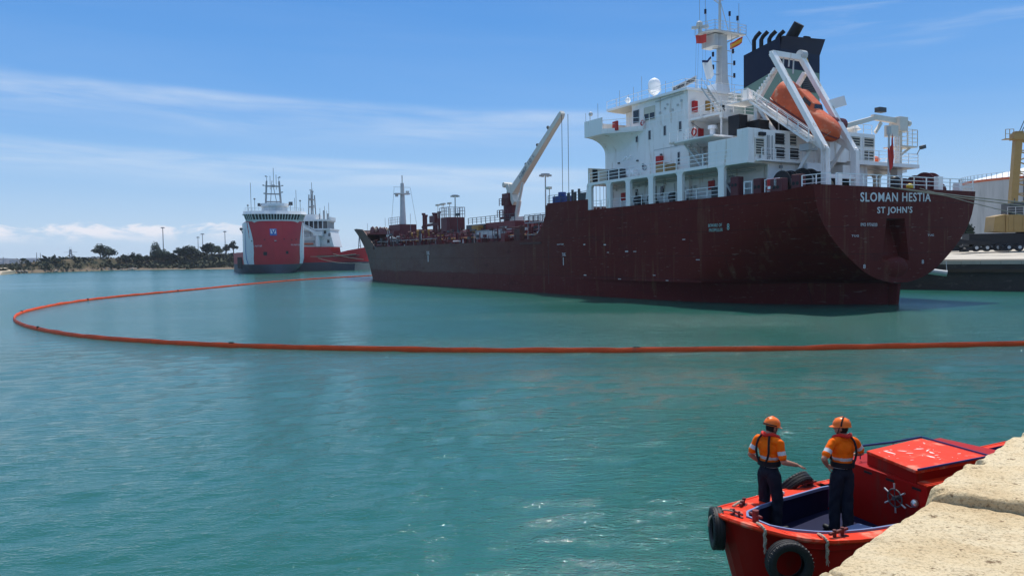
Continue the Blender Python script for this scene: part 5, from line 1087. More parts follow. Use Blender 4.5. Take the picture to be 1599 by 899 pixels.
def stern_gear():
    # free-fall launching frame: two side frames with ramp, braces and cross beam
    fr = empty('launching_frame', (0, 0, 0)); fr.parent = ship
    for p_ in (6.1, 2.1):
        m = MB(); m.bar((8.0, p_, 23.5), (2.05, p_, 13.7), .62, .42); m.build('frame_arm', W_, fr)
        m = MB(); m.bar((2.1, p_, 9.97), (2.1, p_, 13.9), .55, .55); m.build('frame_leg', W_, fr)
        m = MB(); m.bar((7.6, p_, 22.0), (10.0, p_, 19.2), .45, .35); m.build('frame_brace', W_, fr)
        m = MB(); m.bar((10.1, p_, 19.4), (2.1, p_, 13.9), .35, .5); m.build('ramp_beam', W_, fr)
        m = MB(); m.bar((9.9, p_, 19.2), (9.9, p_, 15.9), .4, .4); m.bar((9.6, p_, 18.6), (7.6, p_, 15.95), .3, .3); m.build('frame_post', W_, fr)
        m = MB(); m.bar((3.2, p_, 14.6), (5.9, p_, 11.0), .22, .3); m.build('frame_strut', W_, fr)
    m = MB(); m.bar((2.1, 6.1, 11.5), (2.1, 2.1, 11.5), .25, .35); m.bar((8.05, 6.2, 23.5), (8.05, 2.0, 23.5), .5, .5); m.bar((2.1, 6.1, 10.4), (2.1, 2.1, 10.4), .12, .12); m.build('cross_beam', W_, fr)
    m = MB(); [m.bar((8.0, p_, 23.4), (8.0, p_ + .1, 22.5 - (k % 2) * .6), .08, .12) for k, p_ in enumerate((5.2, 4.6, 3.8, 3.2))]; m.cyl((8.0, 2.4, 23.8), (8.0, 1.7, 23.8), .45, n=14); m.build('hoist_sheave', 'pale_grey', fr)
    m = MB(); m.stair((10.0, 6.95, 19.45), (2.9, 6.95, 14.5), .75, 22); m.rail([(10.0, 7.3, 19.45), (7.6, 7.3, 17.8), (5.2, 7.3, 16.1), (2.9, 7.3, 14.5)], 1.1, 3, .04, 1.2); m.build('ramp_walkway', W_, fr)
    m = MB(); m.box((9.6, 5.2, 19.3), (12.4, 7.6, 19.42)); m.rail([(9.7, 7.5, 19.42), (12.3, 7.5, 19.42), (12.3, 5.3, 19.42)], 1.05, 3, .03, 1.0); m.box((10.6, 6.0, 19.42), (11.2, 6.7, 20.6)); m.build('boarding_platform', W_, fr)
    m = MB(); m.bar((5.0, 1.9, 18.5), (4.2, .7, 18.9), .2, .9); m.build('winch_shield', W_, fr)
    m = MB(); [m.box((10.05 - .28 * k, 6.35, 19.6 + .24 * k), (9.9 - .28 * k, 6.6, 19.85 + .24 * k)) for k in range(9)]; m.build('frame_rung', W_, fr)
    m = MB(); m.box((9.8, 3.0, 17.9), (10.6, 5.8, 19.3)); m.box((3.4, 5.5, 13.9), (4.4, 6.7, 14.5)); m.build('ramp_machinery', 'pale_grey', fr)
    # deck machinery: mooring winches, bollards, reels
    def winch(s_, p_, z_, r_, ln, mm='black_paint', nm='mooring_winch', col2=None):
        w = empty(nm, (s_, p_, z_)); w.parent = ship
        m = MB(); m.cyl((0, -ln / 2, 0), (0, ln / 2, 0), r_ * .55, n=16); m.build('drum', col2 or 'rope', w, smooth=True)
        for k in (-ln / 2, ln / 2): m = MB(); m.cyl((0, k - .06, 0), (0, k + .06, 0), r_, n=28); m.build('flange', mm, w, smooth=True)
        m = MB(); m.box((-.5, -ln / 2 - .3, -r_ - .1), (.5, -ln / 2 - .15, .1)); m.box((-.5, ln / 2 + .15, -r_ - .1), (.5, ln / 2 + .3, .1)); m.build('bearing_frame', mm, w)
    winch(3.3, 9.9, 10.95, .95, .7); winch(3.3, 8.8, 11.0, .95, .8); winch(3.5, 7.0, 11.15, 1.1, 1.0, col2='pale_grey'); winch(3.6, 4.2, 10.9, .85, 1.2); winch(3.4, 1.5, 10.8, .75, 1.0); winch(3.4, 5.6, 11.1, .95, .6)
    winch(3.0, -10.2, 11.35, 1.15, 1.1, 'maroon'); winch(3.0, -8.6, 11.15, 1.0, .9, 'maroon'); winch(3.0, -6.9, 10.95, .85, .9, 'maroon'); winch(2.2, -11.6 + .9, 10.8, .6, .6, 'maroon')
    m = MB()
    for s_, w1, z1 in ((7.7, .95, 11.75), (5.0, .9, 11.35), (2.9, 1.3, 11.15), (.85, .9, 11.3)):
        f_ = one('fairlead', 'maroon', ship, lambda m: m.box((s_ + w1 / 2, 10.7, 9.97), (s_ - w1 / 2, 11.44, z1)), bevel=.06); one('fairlead_opening', 'black_paint', f_, lambda m: [m.cyl((s_ + k, 11.43, z1 - .75), (s_ + k, 11.46, z1 - .75), .16, n=12) for k in (-.2, .2)] and None)
    one('fire_station', 'red_safety', ship, lambda m: (m.box((3.9, 11.3, 10.2), (2.75, 11.42, 11.15)))); one('fire_station_sign', 'white_clean', ship, lambda m: (m.box((3.8, 11.425, 10.3), (3.3, 11.44, 10.55)), m.box((3.1, 11.425, 10.5), (2.85, 11.44, 11.1))))
    m = MB(); m.rail([(6.6, 11.3, 9.97), (5.7, 11.3, 9.97)], 1.2, 2, .05, .9); m.rail([(4.2, 11.32, 9.97), (2.6, 11.32, 9.97)], 1.2, 2, .04, .8)
    m.rail([(-.9, 8.6, 10.3), (-.9, -2.0, 10.35)], 1.05, 3, .045, 1.7); m.rail([(-.9, -2.0, 10.35), (-.9, -11.2, 10.4)], 1.05, 3, .045, 1.9); m.rail([(1.0, -11.2, 10.1), (-.9, -11.2, 10.35)], 1.05, 3, .03, 1.7); m.rail([(-.9, 9.3, 10.3), (.3, 11.3, 10.1)], 1.05, 3, .04, 1.2); m.build('railing', 'white_clean', ship)
    for a_, b_ in (((-.2, 6.9, 10.0), (.1, 7.4, 11.4)), ((0, -7.1, 10), (.4, -7.9, 11.75)), ((.2, -10.9, 10.0), (.8, -11.3, 11.3))): one('roller_post', 'white_clean', ship, lambda m: m.box(a_, b_))
    one('bollard', 'black_paint', ship, lambda m: (m.cyl((0.2, -.9, 10), (.2, -.9, 11.1), .42, n=16), m.sphere((.2, -.9, 11.1), .45, 12, 8)), smooth=True)
    one('marker_buoy', 'yellow_paint', ship, lambda m: (m.sphere((-.6, -1.85, 10.55), .3, 12, 8), m.box((-.7, -2.3, 10.2), (-.4, -1.6, 10.35))), smooth=True)
    one('bollard', 'maroon', ship, lambda m: [m.cyl((s_, p_, 9.97), (s_, p_, 10.9), .28, n=12) for s_, p_ in ((.9, -3.2), (.9, -4.0), (1.0, -9.3), (1.0, -8.7))] and None, smooth=True)
    # aft platform on the starboard side with ventilation house and provision crane
    one('aft_platform', W_, ship, lambda m: (m.box((3.5, -9.7, 12.95), (9.0, -.4, 13.3)), m.box((4.5, -3.0, 9.97), (9, 0.6, 12.95)), m.box((4.6, -8.6, 9.97), (5.4, -7.8, 12.95))))
    one('ventilation_house', W_, ship, lambda m: (m.box((4.4, -4.0, 13.3), (9, .2, 16.05)), m.box((4.4, 0.2, 13.16), (6, 2.6, 15.9))), bevel=.03)
    for a0, a1, z0, z1 in ((-3.75, -2.2, 13.45, 14.5), (-3.75, -2.2, 14.7, 15.7), (-1.7, -.2, 13.45, 14.5), (-1.7, -.2, 14.7, 15.7)): louvre(a0, a1, z0, z1, 4.38, False)
    m = MB(); m.rail([(3.6, -.4, 13.3), (3.6, -9.6, 13.3), (8.8, -9.6, 13.3)], 1.05, 3, .028, 1.5); m.rail([(4.6, -3.8, 16.05), (4.6, 0, 16.05)], .9, 2, .028, 1.3); m.build('railing', 'white_clean', ship)
    one('vent_mushroom', W_, ship, lambda m: (m.cyl((5.5, -1.9, 16.05), (5.5, -1.9, 16.6), .55, n=14), m.cyl((5.5, -1.9, 16.5), (5.5, -1.9, 16.9), .9, .6, n=14)), smooth=True)
    cr = one('provision_crane', 'crane_cream', ship, lambda m: (m.cyl((4.6, -7.9, 13.3), (4.6, -7.9, 17.2), .36, n=16), m.box((4.0, -8.6, 16.6), (5.2, -7.3, 18.0)), m.cyl((4.1, -8.6, 17.4), (4.1, -8.95, 17.4), .28, n=12)), bevel=.03)
    m = MB(); m.bar((4.6, -7.4, 17.65), (4.6, -3.9, 17.75), .42, .5); m.bar((4.6, -4.4, 17.75), (4.2, 1.6, 16.3), .32, .42); m.bar((4.6, -5.2, 17.3), (4.6, -4.3, 16.3), .2, .3); m.build('jib', 'crane_cream', cr); one('jib_winch', 'maroon_light', cr, lambda m: (m.cyl((4.2, 1.9, 16.6), (4.2, 1.1, 16.6), .6, n=14), m.cyl((4.2, 2.7, 16.7), (4.2, 2.2, 16.7), .55, n=14)), smooth=True)
    one('motor_box', 'dark_grey', cr, lambda m: m.box((4.3, -5.6, 18.3), (4.9, -4.6, 18.75)))
    one('crane_platform', 'crane_cream', cr, lambda m: (m.box((3.6, -9.5, 15.0), (5.6, -7.0, 15.12)), m.rail([(3.6, -7.0, 15.12), (3.6, -9.5, 15.12), (5.6, -9.5, 15.12)], 1.6, 4, .028, .9), m.rail([(3.7, -5.6, 14.7), (3.7, -6.9, 14.7)], 1.2, 3, .03, .6), m.box((3.7, -5.4, 15.9), (4.4, -6.6, 17.0)), m.bar((4.0, -8.9, 15.0), (4.6, -8.1, 14.2), .2)))
    m = MB(); [m.cyl((3.4, -5.6 - .35 * k, 13.3), (3.4, -5.6 - .35 * k, 15.9), .04, n=5) for k in range(3)]; [m.bar((3.4, -5.6, 13.5 + .3 * k), (3.4, -6.3, 13.5 + .3 * k), .04) for k in range(8)]; m.build('ladder', 'white_clean', ship)
    one('floodlight', 'dark_grey', ship, lambda m: (m.bar((3.6, -9.4, 14.3), (3.6, -9.9, 14.9), .06), m.bar((3.5, -9.9, 15.0), (3.5, -10.5, 15.15), .35, .35)))
    one('rescue_boat', 'lifeboat_orange', ship, lambda m: (m.sphere((6.5, -5.2, 13.8), 1.0, 14, 10, (1.8, .75, .5)), m.box((6.2, -5.4, 14.0), (7.0, -4.9, 15.2))), smooth=True)
    m = MB(); m.cyl((-.3, .75, 10.2), (-.3, .45, 16.6) if False else (-.3, .75, 15.7), .13, .08, n=8); m.cyl((-.3, .75, 15.1), (-.3, .75, 15.8), .2, n=8); m.cyl((-.3, .55, 12.2), (-.3, .55, 12.7), .2, n=8); m.cyl((-.3, .55, 13.2), (-.3, .55, 13.5), .2, n=8); m.build('ensign_staff', 'pale_grey', ship)
    # forward end of the poop: tanks and posts between wheelhouse front and cargo deck
    one('tank_box', 'blue_paint', ship, lambda m: (m.box((38.6, 9.6, 10), (36.6, 11.2, 12.2)), m.cyl((37.6, 10.4, 12.2), (37.6, 10.4, 12.7), .5, n=12)))
    m = MB(); [m.cyl((s_, 10.6, 10), (s_, 10.6, 12.5 + (k % 2) * .3), .16, n=8) for k, s_ in enumerate((35.8, 35.0, 34.4, 33.6))]; m.box((33.0, 10.2, 10), (31.4, 11.2, 12.2)); m.rail([(39.3, 11.4, 11.35), (30.6, 11.4, 11.3)], 1.0, 3, .03, 1.5); m.build('vent_post', 'dark_grey', ship, kind='stuff')
    one('floodlight', 'cream', ship, lambda m: (m.bar((39.3, 11.2, 11.4), (39.3, 11.2, 13.2), .08), m.box((39.0, 11.0, 13.2), (39.8, 11.5, 13.5))))
stern_gear()
def cargo_deck():
    rng = random.Random(21)
    # deck crane
    cr = empty('deck_crane', (69.0, 0, 6.5)); cr.parent = ship; B = Vector((0, 0, 0)); o = Vector((69.0, 0, 6.5))
    def c(n, m, f, **k): return one(n, m, cr, f, **k)
    T = lambda s, p, z: (s - 69.0, p, z - 6.5)
    c('pedestal', 'maroon', lambda m: (m.cyl(T(69, 0, 6.5), T(69, 0, 13.2), 1.15, n=20), m.cyl(T(69, 0, 11.0), T(69, 0, 11.25), 1.9, n=16), m.rail([T(70.8, 1.2, 11.25), T(70.8, -1.2, 11.25)], 1.2, 3, .05, .8), m.rail([T(67.2, 1.6, 11.25), T(70.8, 1.6, 11.25)], 1.2, 3, .05, .8)), smooth=True)
    c('turntable', 'maroon', lambda m: (m.box(T(68.0, -1.0, 13.2), T(70.2, 1.0, 15.2)), m.bar(T(69.8, 0, 15.0), T(69.6, 0, 16.8), .4, .4), m.rail([T(70.6, 1.3, 13.2), T(68, 1.3, 13.2)], 1.2, 3, .05, .8), m.bar(T(70.2, .6, 6.5), T(70.2, .6, 15), .15)))
    a = Vector(T(68.6, 0, 14.6)); b_ = Vector(T(52.9, 0, 25.9)); d = (b_ - a).normalized(); up = Vector((d.z, 0, -d.x)); up = -up if up.z < 0 else up
    m = MB(); vs = []
    for t, h, w, off in ((0.0, .6, 1.2, 0), (.08, 1.3, 1.2, .3), (.25, 1.2, 1.1, .2), (.8, .85, .8, .05), (.97, .8, .8, 0), (1.0, .5, .7, .1)):
        p = a.lerp(b_, t) + up * off
        for x, y in ((-1, -1), (1, -1), (1, 1), (-1, 1)): vs.append(p + Vector((0, x * w / 2, 0)) + up * (y * h / 2))
    m.add(vs, [(i * 4 + j, i * 4 + (j + 1) % 4, i * 4 + 4 + (j + 1) % 4, i * 4 + 4 + j) for i in range(5) for j in range(4)] + [(0, 1, 2, 3), (20, 21, 22, 23)]); bm_ = m.build('jib', 'crane_cream', cr)
    text_mesh('jib_text', 'NMF 10 t', 1, 'steel_grey', cr, tuple(a.lerp(b_, .24) + Vector((0, .63, 0)) - up * .25), tuple(d), tuple(up), width=5.5, height=.65, bold=.02, depth=.01)
    c('jib_lamp', 'dark_grey', lambda m: [m.bar(a.lerp(b_, t) + up * .9, a.lerp(b_, t) + up * 1.35, .35, .35) for t in (.35, .58, .78)] and None)
    c('jib_foot', 'crane_cream', lambda m: (m.bar(T(69.2, 0, 16.6), T(67.0, 0, 13.4), 1.3, .9), m.cyl(T(70.0, -.8, 16.7), T(70.0, .8, 16.7), .45, n=12), m.bar(T(69.9, 0, 16.7), T(66.8, 0, 16.2), .9, .5)), bevel=.03)
    c('luffing_cylinder', 'crane_cream', lambda m: (m.cyl(T(64.4, .3, 16.6), T(66.4, .3, 12.0), .24, n=12), m.cyl(T(65.6, .3, 13.8), T(66.9, .3, 10.4), .38, n=12), m.box(T(65.8, -.5, 10.0), T(67.8, .9, 11.2))), smooth=True)
    c('hoist_wire', 'wire', lambda m: (m.tube([T(52.9, .2, 25.6), T(52.9, .2, 9.5)], .045, 5), m.tube([T(52.0, -.3, 25.6), T(52.0, -.3, 9.5)], .045, 5), m.tube([tuple(a + up * 1.0), tuple(b_ + up * .4)], .03, 4)))
    c('hook_block', 'dark_grey', lambda m: m.box(T(53.1, -.5, 9.0), T(51.8, .5, 9.8)))
    # maroon deck house under the crane, dusty box beside it
    one('deck_house', 'maroon_light', ship, lambda m: m.box((62.5, -3.5, 6.5), (72.5, 3.0, 10.4)), bevel=.05); one('deck_house', 'dark_grey', ship, lambda m: m.box((72.6, -2.0, 6.5), (79.5, 3.2, 10.3)), bevel=.05)
    one('control_cabin', 'pipe_ochre', ship, lambda m: m.box((72.8, 3.25, 8.0), (75.4, 4.2, 10.0)), bevel=.05)
    m = MB(); m.rail([(62.5, 3.0, 10.4), (79, 3.0, 10.4)], 1.1, 3, .05, 1.6); m.rail([(62.5, -3.5, 10.4), (79, -3.5, 10.4)], 1.1, 3, .05, 1.6); m.rail([(46, 2, 9.8), (60, 2, 9.8)], 1.1, 3, .05, 1.4); m.build('railing', 'dark_grey', ship)
    # stowed aluminium gangway
    g = one('gangway', 'steel_grey', ship, lambda m: (m.box((56.4, 7.0, 7.55), (66.3, 8.0, 7.75)), m.box((56.4, 7.0, 8.75), (66.3, 7.1, 8.9)), m.box((56.4, 7.9, 8.75), (66.3, 8.0, 8.9)), [m.box((56.4 + k * 1.41, 7.95, 7.7), (56.55 + k * 1.41, 8.03, 8.85)) for k in range(8)] and None, m.box((56.4, 7.9, 7.7), (66.3, 7.94, 8.8))))
    one('gangway_panel', 'pale_grey', g, lambda m: m.box((58.2, 7.96, 7.8), (66.0, 8.0, 8.7)))
    # longitudinal pipes and walkway
    for k, (p_, z_, r_, mm) in enumerate(((3.9, 8.3, .22, 'maroon_light'), (4.6, 8.0, .18, 'maroon_light'), (5.3, 8.35, .16, 'maroon'), (2.8, 8.6, .25, 'maroon'), (6.2, 7.8, .14, 'pipe_ochre'), (-1, 8.9, .3, 'maroon'), (-4, 8.6, .25, 'maroon'), (1.2, 9.2, .2, 'maroon_light'))):
        one('cargo_pipe', mm, ship, lambda m: m.cyl((44 + rng.random() * 3, p_, z_), (108, p_, z_ + .2), r_, n=10), smooth=True)
    wk = one('walkway', 'steel_grey', ship, lambda m: (m.box((80, 8.6, 7.95), (108, 9.6, 8.08)), [m.bar((80.5 + 3.4 * k, 8.7, 6.5), (80.5 + 3.4 * k, 8.7, 8), .12) for k in range(9)] and None, m.box((46, 8.6, 7.6), (55, 9.6, 7.72))))
    one('walkway', 'steel_grey', ship, lambda m: (m.box((41, 5.0, 9.5), (54, 6.2, 9.65)), m.rail([(41, 6.2, 9.65), (54, 6.2, 9.65)], 1.1, 3, .04, 1.5), [m.bar((42 + 3 * k, 5.6, 6.5), (42 + 3 * k, 5.6, 9.5), .16) for k in range(5)] and None))
    one('pipe_rack', 'maroon', ship, lambda m: [(m.bar((s_, -5, 6.5), (s_, -5, 9.6), .22), m.bar((s_, 6.8, 6.5), (s_, 6.8, 8.9), .22), m.bar((s_, -5, 9.5), (s_, 2.5, 9.5), .22), m.bar((s_, 2.5, 7.7), (s_, 6.8, 7.7), .2)) for s_ in range(46, 110, 5)] and None)
    # many valves, hatches and vents
    def gear(name, mm, n, f):
        for k in range(n): f(k)
    for k in range(52):
        s_ = 45 + rng.random() * 64; p_ = 1 + rng.random() * 9; kind = k % 4; mm = ('maroon', 'deck_brown', 'maroon_light', 'dark_grey')[(k // 3) % 4]; h = .8 + rng.random() * 1.7; zb = 6.5
        if kind == 0: one('vent_post', mm, ship, lambda m: (m.cyl((s_, p_, zb), (s_, p_, zb + h + .6), .13, n=8), m.cyl((s_, p_, zb + h + .5), (s_, p_, zb + h + .95), .28, n=10)))
        elif kind == 1: one('valve', mm, ship, lambda m: (m.cyl((s_, p_, zb), (s_, p_, zb + h), .2, n=8), m.torus((s_, p_, zb + h + .1), (0, 0.3, 1), .3, .04, 12, 5)))
        elif kind == 2: one('tank_hatch', mm, ship, lambda m: (m.cyl((s_, p_, zb), (s_, p_, zb + h * .7), .55, n=14), m.cyl((s_, p_, zb + h * .7), (s_, p_, zb + h * .7 + .12), .65, n=14)))
        else: one('valve_box', mm, ship, lambda m: (m.box((s_, p_, zb), (s_ + .6 + rng.random(), p_ + .8, zb + h)), m.cyl((s_ + .3, p_ + .3, zb + h), (s_ + .3, p_ + .3, zb + h + .5), .08, n=6)))
    for k in range(24):
        s_ = 81 + k * 1.15; p_ = 9.9 + .6 * rng.random(); one('deck_vent', ('maroon', 'deck_brown')[k % 2], ship, lambda m: (m.cyl((s_, p_, 6.5), (s_, p_, 7.15 + .35 * rng.random()), .16, n=8), m.box((s_ - .3, p_ - .2, 6.5), (s_ + .2, p_ + .2, 6.9))))
    m = MB(); m.rail([(46.5, 11.2, 6.85), (56, 11.2, 6.9)], .9, 2, .03, 1.6); m.build('railing', 'maroon', ship)
    # small fittings too many to tell apart: valves, pipe ends, brackets
    for q_, mm in enumerate(('maroon', 'deck_brown', 'dark_grey', 'pale_grey', 'maroon_light')):
        m = MB()
        for k in range(95 if mm != 'pale_grey' else 26):
            s_ = 43 + rng.random() * 66; p_ = 3 + rng.random() * 7.6; h = 7.0 + rng.random() ** 1.6 * 2.7; r_ = .05 + rng.random() * .12
            if k % 3 == 0: m.cyl((s_, p_, 6.5), (s_, p_, h), r_, n=6)
            elif k % 3 == 1: m.cyl((s_, p_, h - .3), (s_ + .5 + rng.random() * 2.4, p_, h - .3), r_, n=6)
            else: m.box((s_, p_, h - .5), (s_ + .3 + rng.random() * .6, p_ + .3, h - .1)); m.cyl((s_ + .1, p_ + .1, 6.5), (s_ + .1, p_ + .1, h - .5), .05, n=5)
        m.build('deck_fitting', mm, ship, kind='stuff')
    # square tower with a ring of floodlights
    tw = one('deck_tower', 'maroon', ship, lambda m: m.prism([(89.5, -1.5), (93.6, -1.5), (93.6, 1.6), (92.9, 2.0), (90.2, 2.0), (89.5, 1.6)], 6.5, 12.3), bevel=.05)
    one('tower_rail', 'steel_grey', tw, lambda m: (m.rail([(89.5, -1.5, 12.3), (93.6, -1.5, 12.3), (93.6, 1.9, 12.3), (89.5, 1.9, 12.3), (89.5, -1.5, 12.3)], 1.9, 3, .05, 1.0)))
    for s_, p_ in ((89.0, 1.9), (91.0, 2.2), (92.2, 2.0), (94.4, 1.9)): one('floodlight', 'cream', tw, lambda m: (m.bar((s_, p_, 12.3), (s_, p_, 14.7), .08), m.box((s_ - .5, p_ - .2, 14.7), (s_ + .5, p_ + .3, 15.0))))
    one('floodlight_post', 'dark_grey', ship, lambda m: (m.bar((85.5, 2, 6.5), (85.5, 2, 12.4), .1), m.box((84.8, 1.8, 12.3), (86.0, 2.2, 12.8))))
    # derrick frames
    df = empty('vent_mast_group', (0, 0, 0)); df.parent = ship
    for s_, p_, h in ((103.6, 1, 13.4), (102.4, 1, 13.0), (98.4, 1, 13.2), (97.2, 1, 13.1), (95.9, 1, 13.3), (99.9, 2.5, 10.8), (101.0, 2.2, 10.6)): one('vent_mast', 'maroon', df, lambda m: (m.cyl((s_, p_, 6.5), (s_, p_, h), .26, n=10), m.cyl((s_, p_, h), (s_, p_, h + .4), .4, n=10)))
    one('mast_brace', 'maroon', df, lambda m: (m.bar((103.6, 1, 11.2), (95.9, 1, 11.3), .4, .5), m.box((97.0, .5, 11.6), (99.6, 1.5, 13.0))))
    for k in range(14):
        s_ = 94.5 + k * .95; h = 8.6 + rng.random() * 1.6; one('vent_post', ('deck_brown', 'maroon', 'pipe_ochre')[k % 3], ship, lambda m: (m.cyl((s_, 3, 6.5), (s_, 3, h), .24, n=8), m.sphere((s_, 3, h), .34, 8, 6)))
    one('crossover_cover', 'dark_grey', ship, lambda m: (m.cyl((80.5, 0, 9.0), (86.5, 0, 9.0), .9, n=14), m.box((80, -1, 6.5), (81, 1, 8.8))), smooth=True); one('yellow_hose_box', 'yellow_paint', ship, lambda m: m.box((86.6, 4.2, 8.0), (88.2, 5.0, 9.0)))
    # forecastle deck, winches and foremast
    one('forecastle', 'maroon', ship, lambda m: (m.prism([(109, -5.5), (128, -4.8), (136, -2), (136, 2), (128, 4.8), (109, 5.5)], 6.5, 10.4)))
    for s_, p_, z_, r_ in ((134.0, 1, 11.0, 1.15), (131.5, 1.6, 11.3, .9), (127.0, 1.4, 11.0, .9), (124.5, 1.8, 10.9, .8), (121, 2.5, 10.8, .7)):
        w = empty('mooring_winch', (s_, p_, z_)); w.parent = ship
        for k in (-.5, .5): one('flange', 'maroon', w, lambda m: m.cyl((-.2, k - .08, 0), (.2, k + .08, 0), r_, n=18) if False else m.cyl((0, k - .08, 0), (0, k + .08, 0), r_, n=18), smooth=True)
        one('drum', 'rope', w, lambda m: m.cyl((0, -.5, 0), (0, .5, 0), r_ * .6, n=14)); one('bearing_frame', 'maroon', w, lambda m: m.box((-r_, -.9, -r_), (r_ * .5, -.65, .3)))
    one('foremast_house', 'maroon', ship, lambda m: m.box((114.6, -2, 9.4), (121.2, 2, 12.0)), bevel=.05)
    fm = one('foremast', 'pale_grey', ship, lambda m: (m.cyl((117.6, 0, 12.0), (117.6, 0, 21.2), .72, .38, n=14), m.cyl((117.6, 0, 21.2), (117.6, 0, 22.9), .12, n=6)), smooth=True)
    one('mast_spreader', 'pale_grey', fm, lambda m: (m.box((116.9, -1.6, 18.7), (118.3, 1.8, 18.95)), m.bar((117.6, -1.9, 20.3), (117.6, 2.1, 20.3), .07), m.box((117.3, -1.5, 18.95), (117.9, -.9, 19.5)), m.box((117.3, 1.1, 18.2), (117.9, 1.6, 18.7))))
    one('mast_rail', 'pale_grey', fm, lambda m: (m.rail([(121.2, 2, 12.0), (114.6, 2, 12.0)], 1.6, 3, .05, 1.2)))
    one('mast_stay', 'wire', fm, lambda m: (m.tube([(117.6, 1.9, 20.2), (119.6, 2, 12)], .03, 4), m.tube([(117.6, -1.9, 20.2), (114.6, -2, 12)], .03, 4)))
    m = MB()
    for s_, h in ((140, 13.3), (127.5, 14.0), (112, 14.2), (96, 12.5)): m.cyl((s_, .5, 9.6), (s_, .5, h), .04, n=5)
    m.build('antenna', 'steel_grey', ship, kind='stuff')
    one('bollard', 'pale_grey', ship, lambda m: (m.cyl((107.5, 6.5, 6.6), (107.5, 6.5, 8.6), .5, n=12), m.sphere((107.5, 6.5, 8.6), .6, 12, 8)), smooth=True)
    m = MB(); [m.cyl((s_, 6.8, 8.4), (s_ + .6, 6.2, 10.4), .05, n=5) for s_ in (109, 110)]; m.build('ladder', 'pale_grey', ship)
cargo_deck()
# hull details: overboard fender line, panel steps
m = MB()
for s_ in (39.2,): m.box((s_, 11.49, 1.2), (s_ + .08, 11.53, 6.8))
m.box((46.3, 11.49, 6.35), (40.9, 11.62, 6.6)); m.build('hull_seam', 'deck_brown', ship)

# ---------------- things resting on or hung from the tanker
def lifeboat():
    c0 = SW(5.95, 4.1, 17.55); e = empty('lifeboat', c0, SR, 'orange enclosed free-fall lifeboat lying nose down on the stern ramp of the tanker', 'lifeboat')
    ang = math.atan2(5.3, 7.6); rot = Matrix.Rotation(ang, 4, 'Y')   # nose (-x) down
    rot = Matrix.Rotation(-ang, 4, 'Y')
    def X(x, y, z): return rot @ Vector((x * .93, y * .95, z * .92))
    # section lofts, x from nose -4.4 to tail 4.2
    xs = [-4.75, -4.6, -4.2, -3.5, -2.6, -1.5, 0, 1.5, 2.8, 3.7, 4.1]; hw = [.05, .35, .78, 1.12, 1.32, 1.42, 1.45, 1.44, 1.38, 1.25, 1.05]
    top = [.15, .55, .85, 1.05, 1.15, 1.22, 1.40, 1.75, 2.05, 2.1, 1.9]; bot = [-.1, -.45, -.8, -1.05, -1.2, -1.25, -1.25, -1.22, -1.15, -1.0, -.8]
    n = 20; vs = []
    for x, w_, t_, b_ in zip(xs, hw, top, bot):
        for k in range(n):
            a = 2 * math.pi * k / n; ca, sa = math.cos(a), math.sin(a); ex = .75; y = w_ * math.copysign(abs(ca) ** ex, ca); z = (t_ if sa > 0 else -b_) * math.copysign(abs(sa) ** ex, sa)
            vs.append(X(x, y, z + (.09 * noise.noise(Vector((x * 2.2, y * 2.5, z * 2))) if z > -.2 else 0)))
    m = MB(); m.add(vs, [(i * n + k, i * n + (k + 1) % n, (i + 1) * n + (k + 1) % n, (i + 1) * n + k) for i in range(len(xs) - 1) for k in range(n)] + [tuple(range(n)), tuple((len(xs) - 1) * n + k for k in range(n))]); m.build('hull', 'lifeboat_orange', e, smooth=True, ang=50)
    # faded raised conning tower and canopy folds
    m = MB(); m.add([X(*p) for p in [(-1.3, -.85, 1.0), (2.2, -.95, 1.45), (2.2, .95, 1.45), (-1.3, .85, 1.0), (-.8, -.62, 1.62), (1.7, -.7, 2.1), (1.7, .7, 2.1), (-.8, .62, 1.62)]], [(0, 1, 5, 4), (1, 2, 6, 5), (2, 3, 7, 6), (3, 0, 4, 7), (4, 5, 6, 7)]); ct = m.build('conning_tower', 'lifeboat_orange', e, bevel=.12)
    m = MB(); m.add([X(*p) for p in [(-1.24, -.62, 1.12), (-1.24, .62, 1.12), (-.86, .52, 1.58), (-.86, -.52, 1.58)]], [(0, 1, 2, 3)]); m.add([X(*p) for p in [(-.7, .84, 1.22), (.5, .89, 1.36), (.5, .78, 1.75), (-.6, .73, 1.55)]], [(0, 1, 2, 3)]); m.build('window', 'dark_glass', ct)
    m = MB(); m.tube([X(x, w_ + .03, -.15) for x, w_ in zip(xs, hw)], .07, 6); m.tube([X(x, -w_ - .03, -.15) for x, w_ in zip(xs, hw)], .07, 6); m.build('rubbing_strake', 'maroon_light', e)
    m = MB(); m.tube([X(-4.3, .8, .3), X(-4.0, .95, -.5), X(-3.0, 1.1, -.95)], .03, 5); m.tube([X(-2.2, 1.0, .8), X(-2.0, 1.36, 0)], .03, 5); m.tube([X(1.6, .9, 1.5), X(1.6, 1.46, 0)], .03, 5); m.build('grab_line', 'rope', e)
lifeboat()
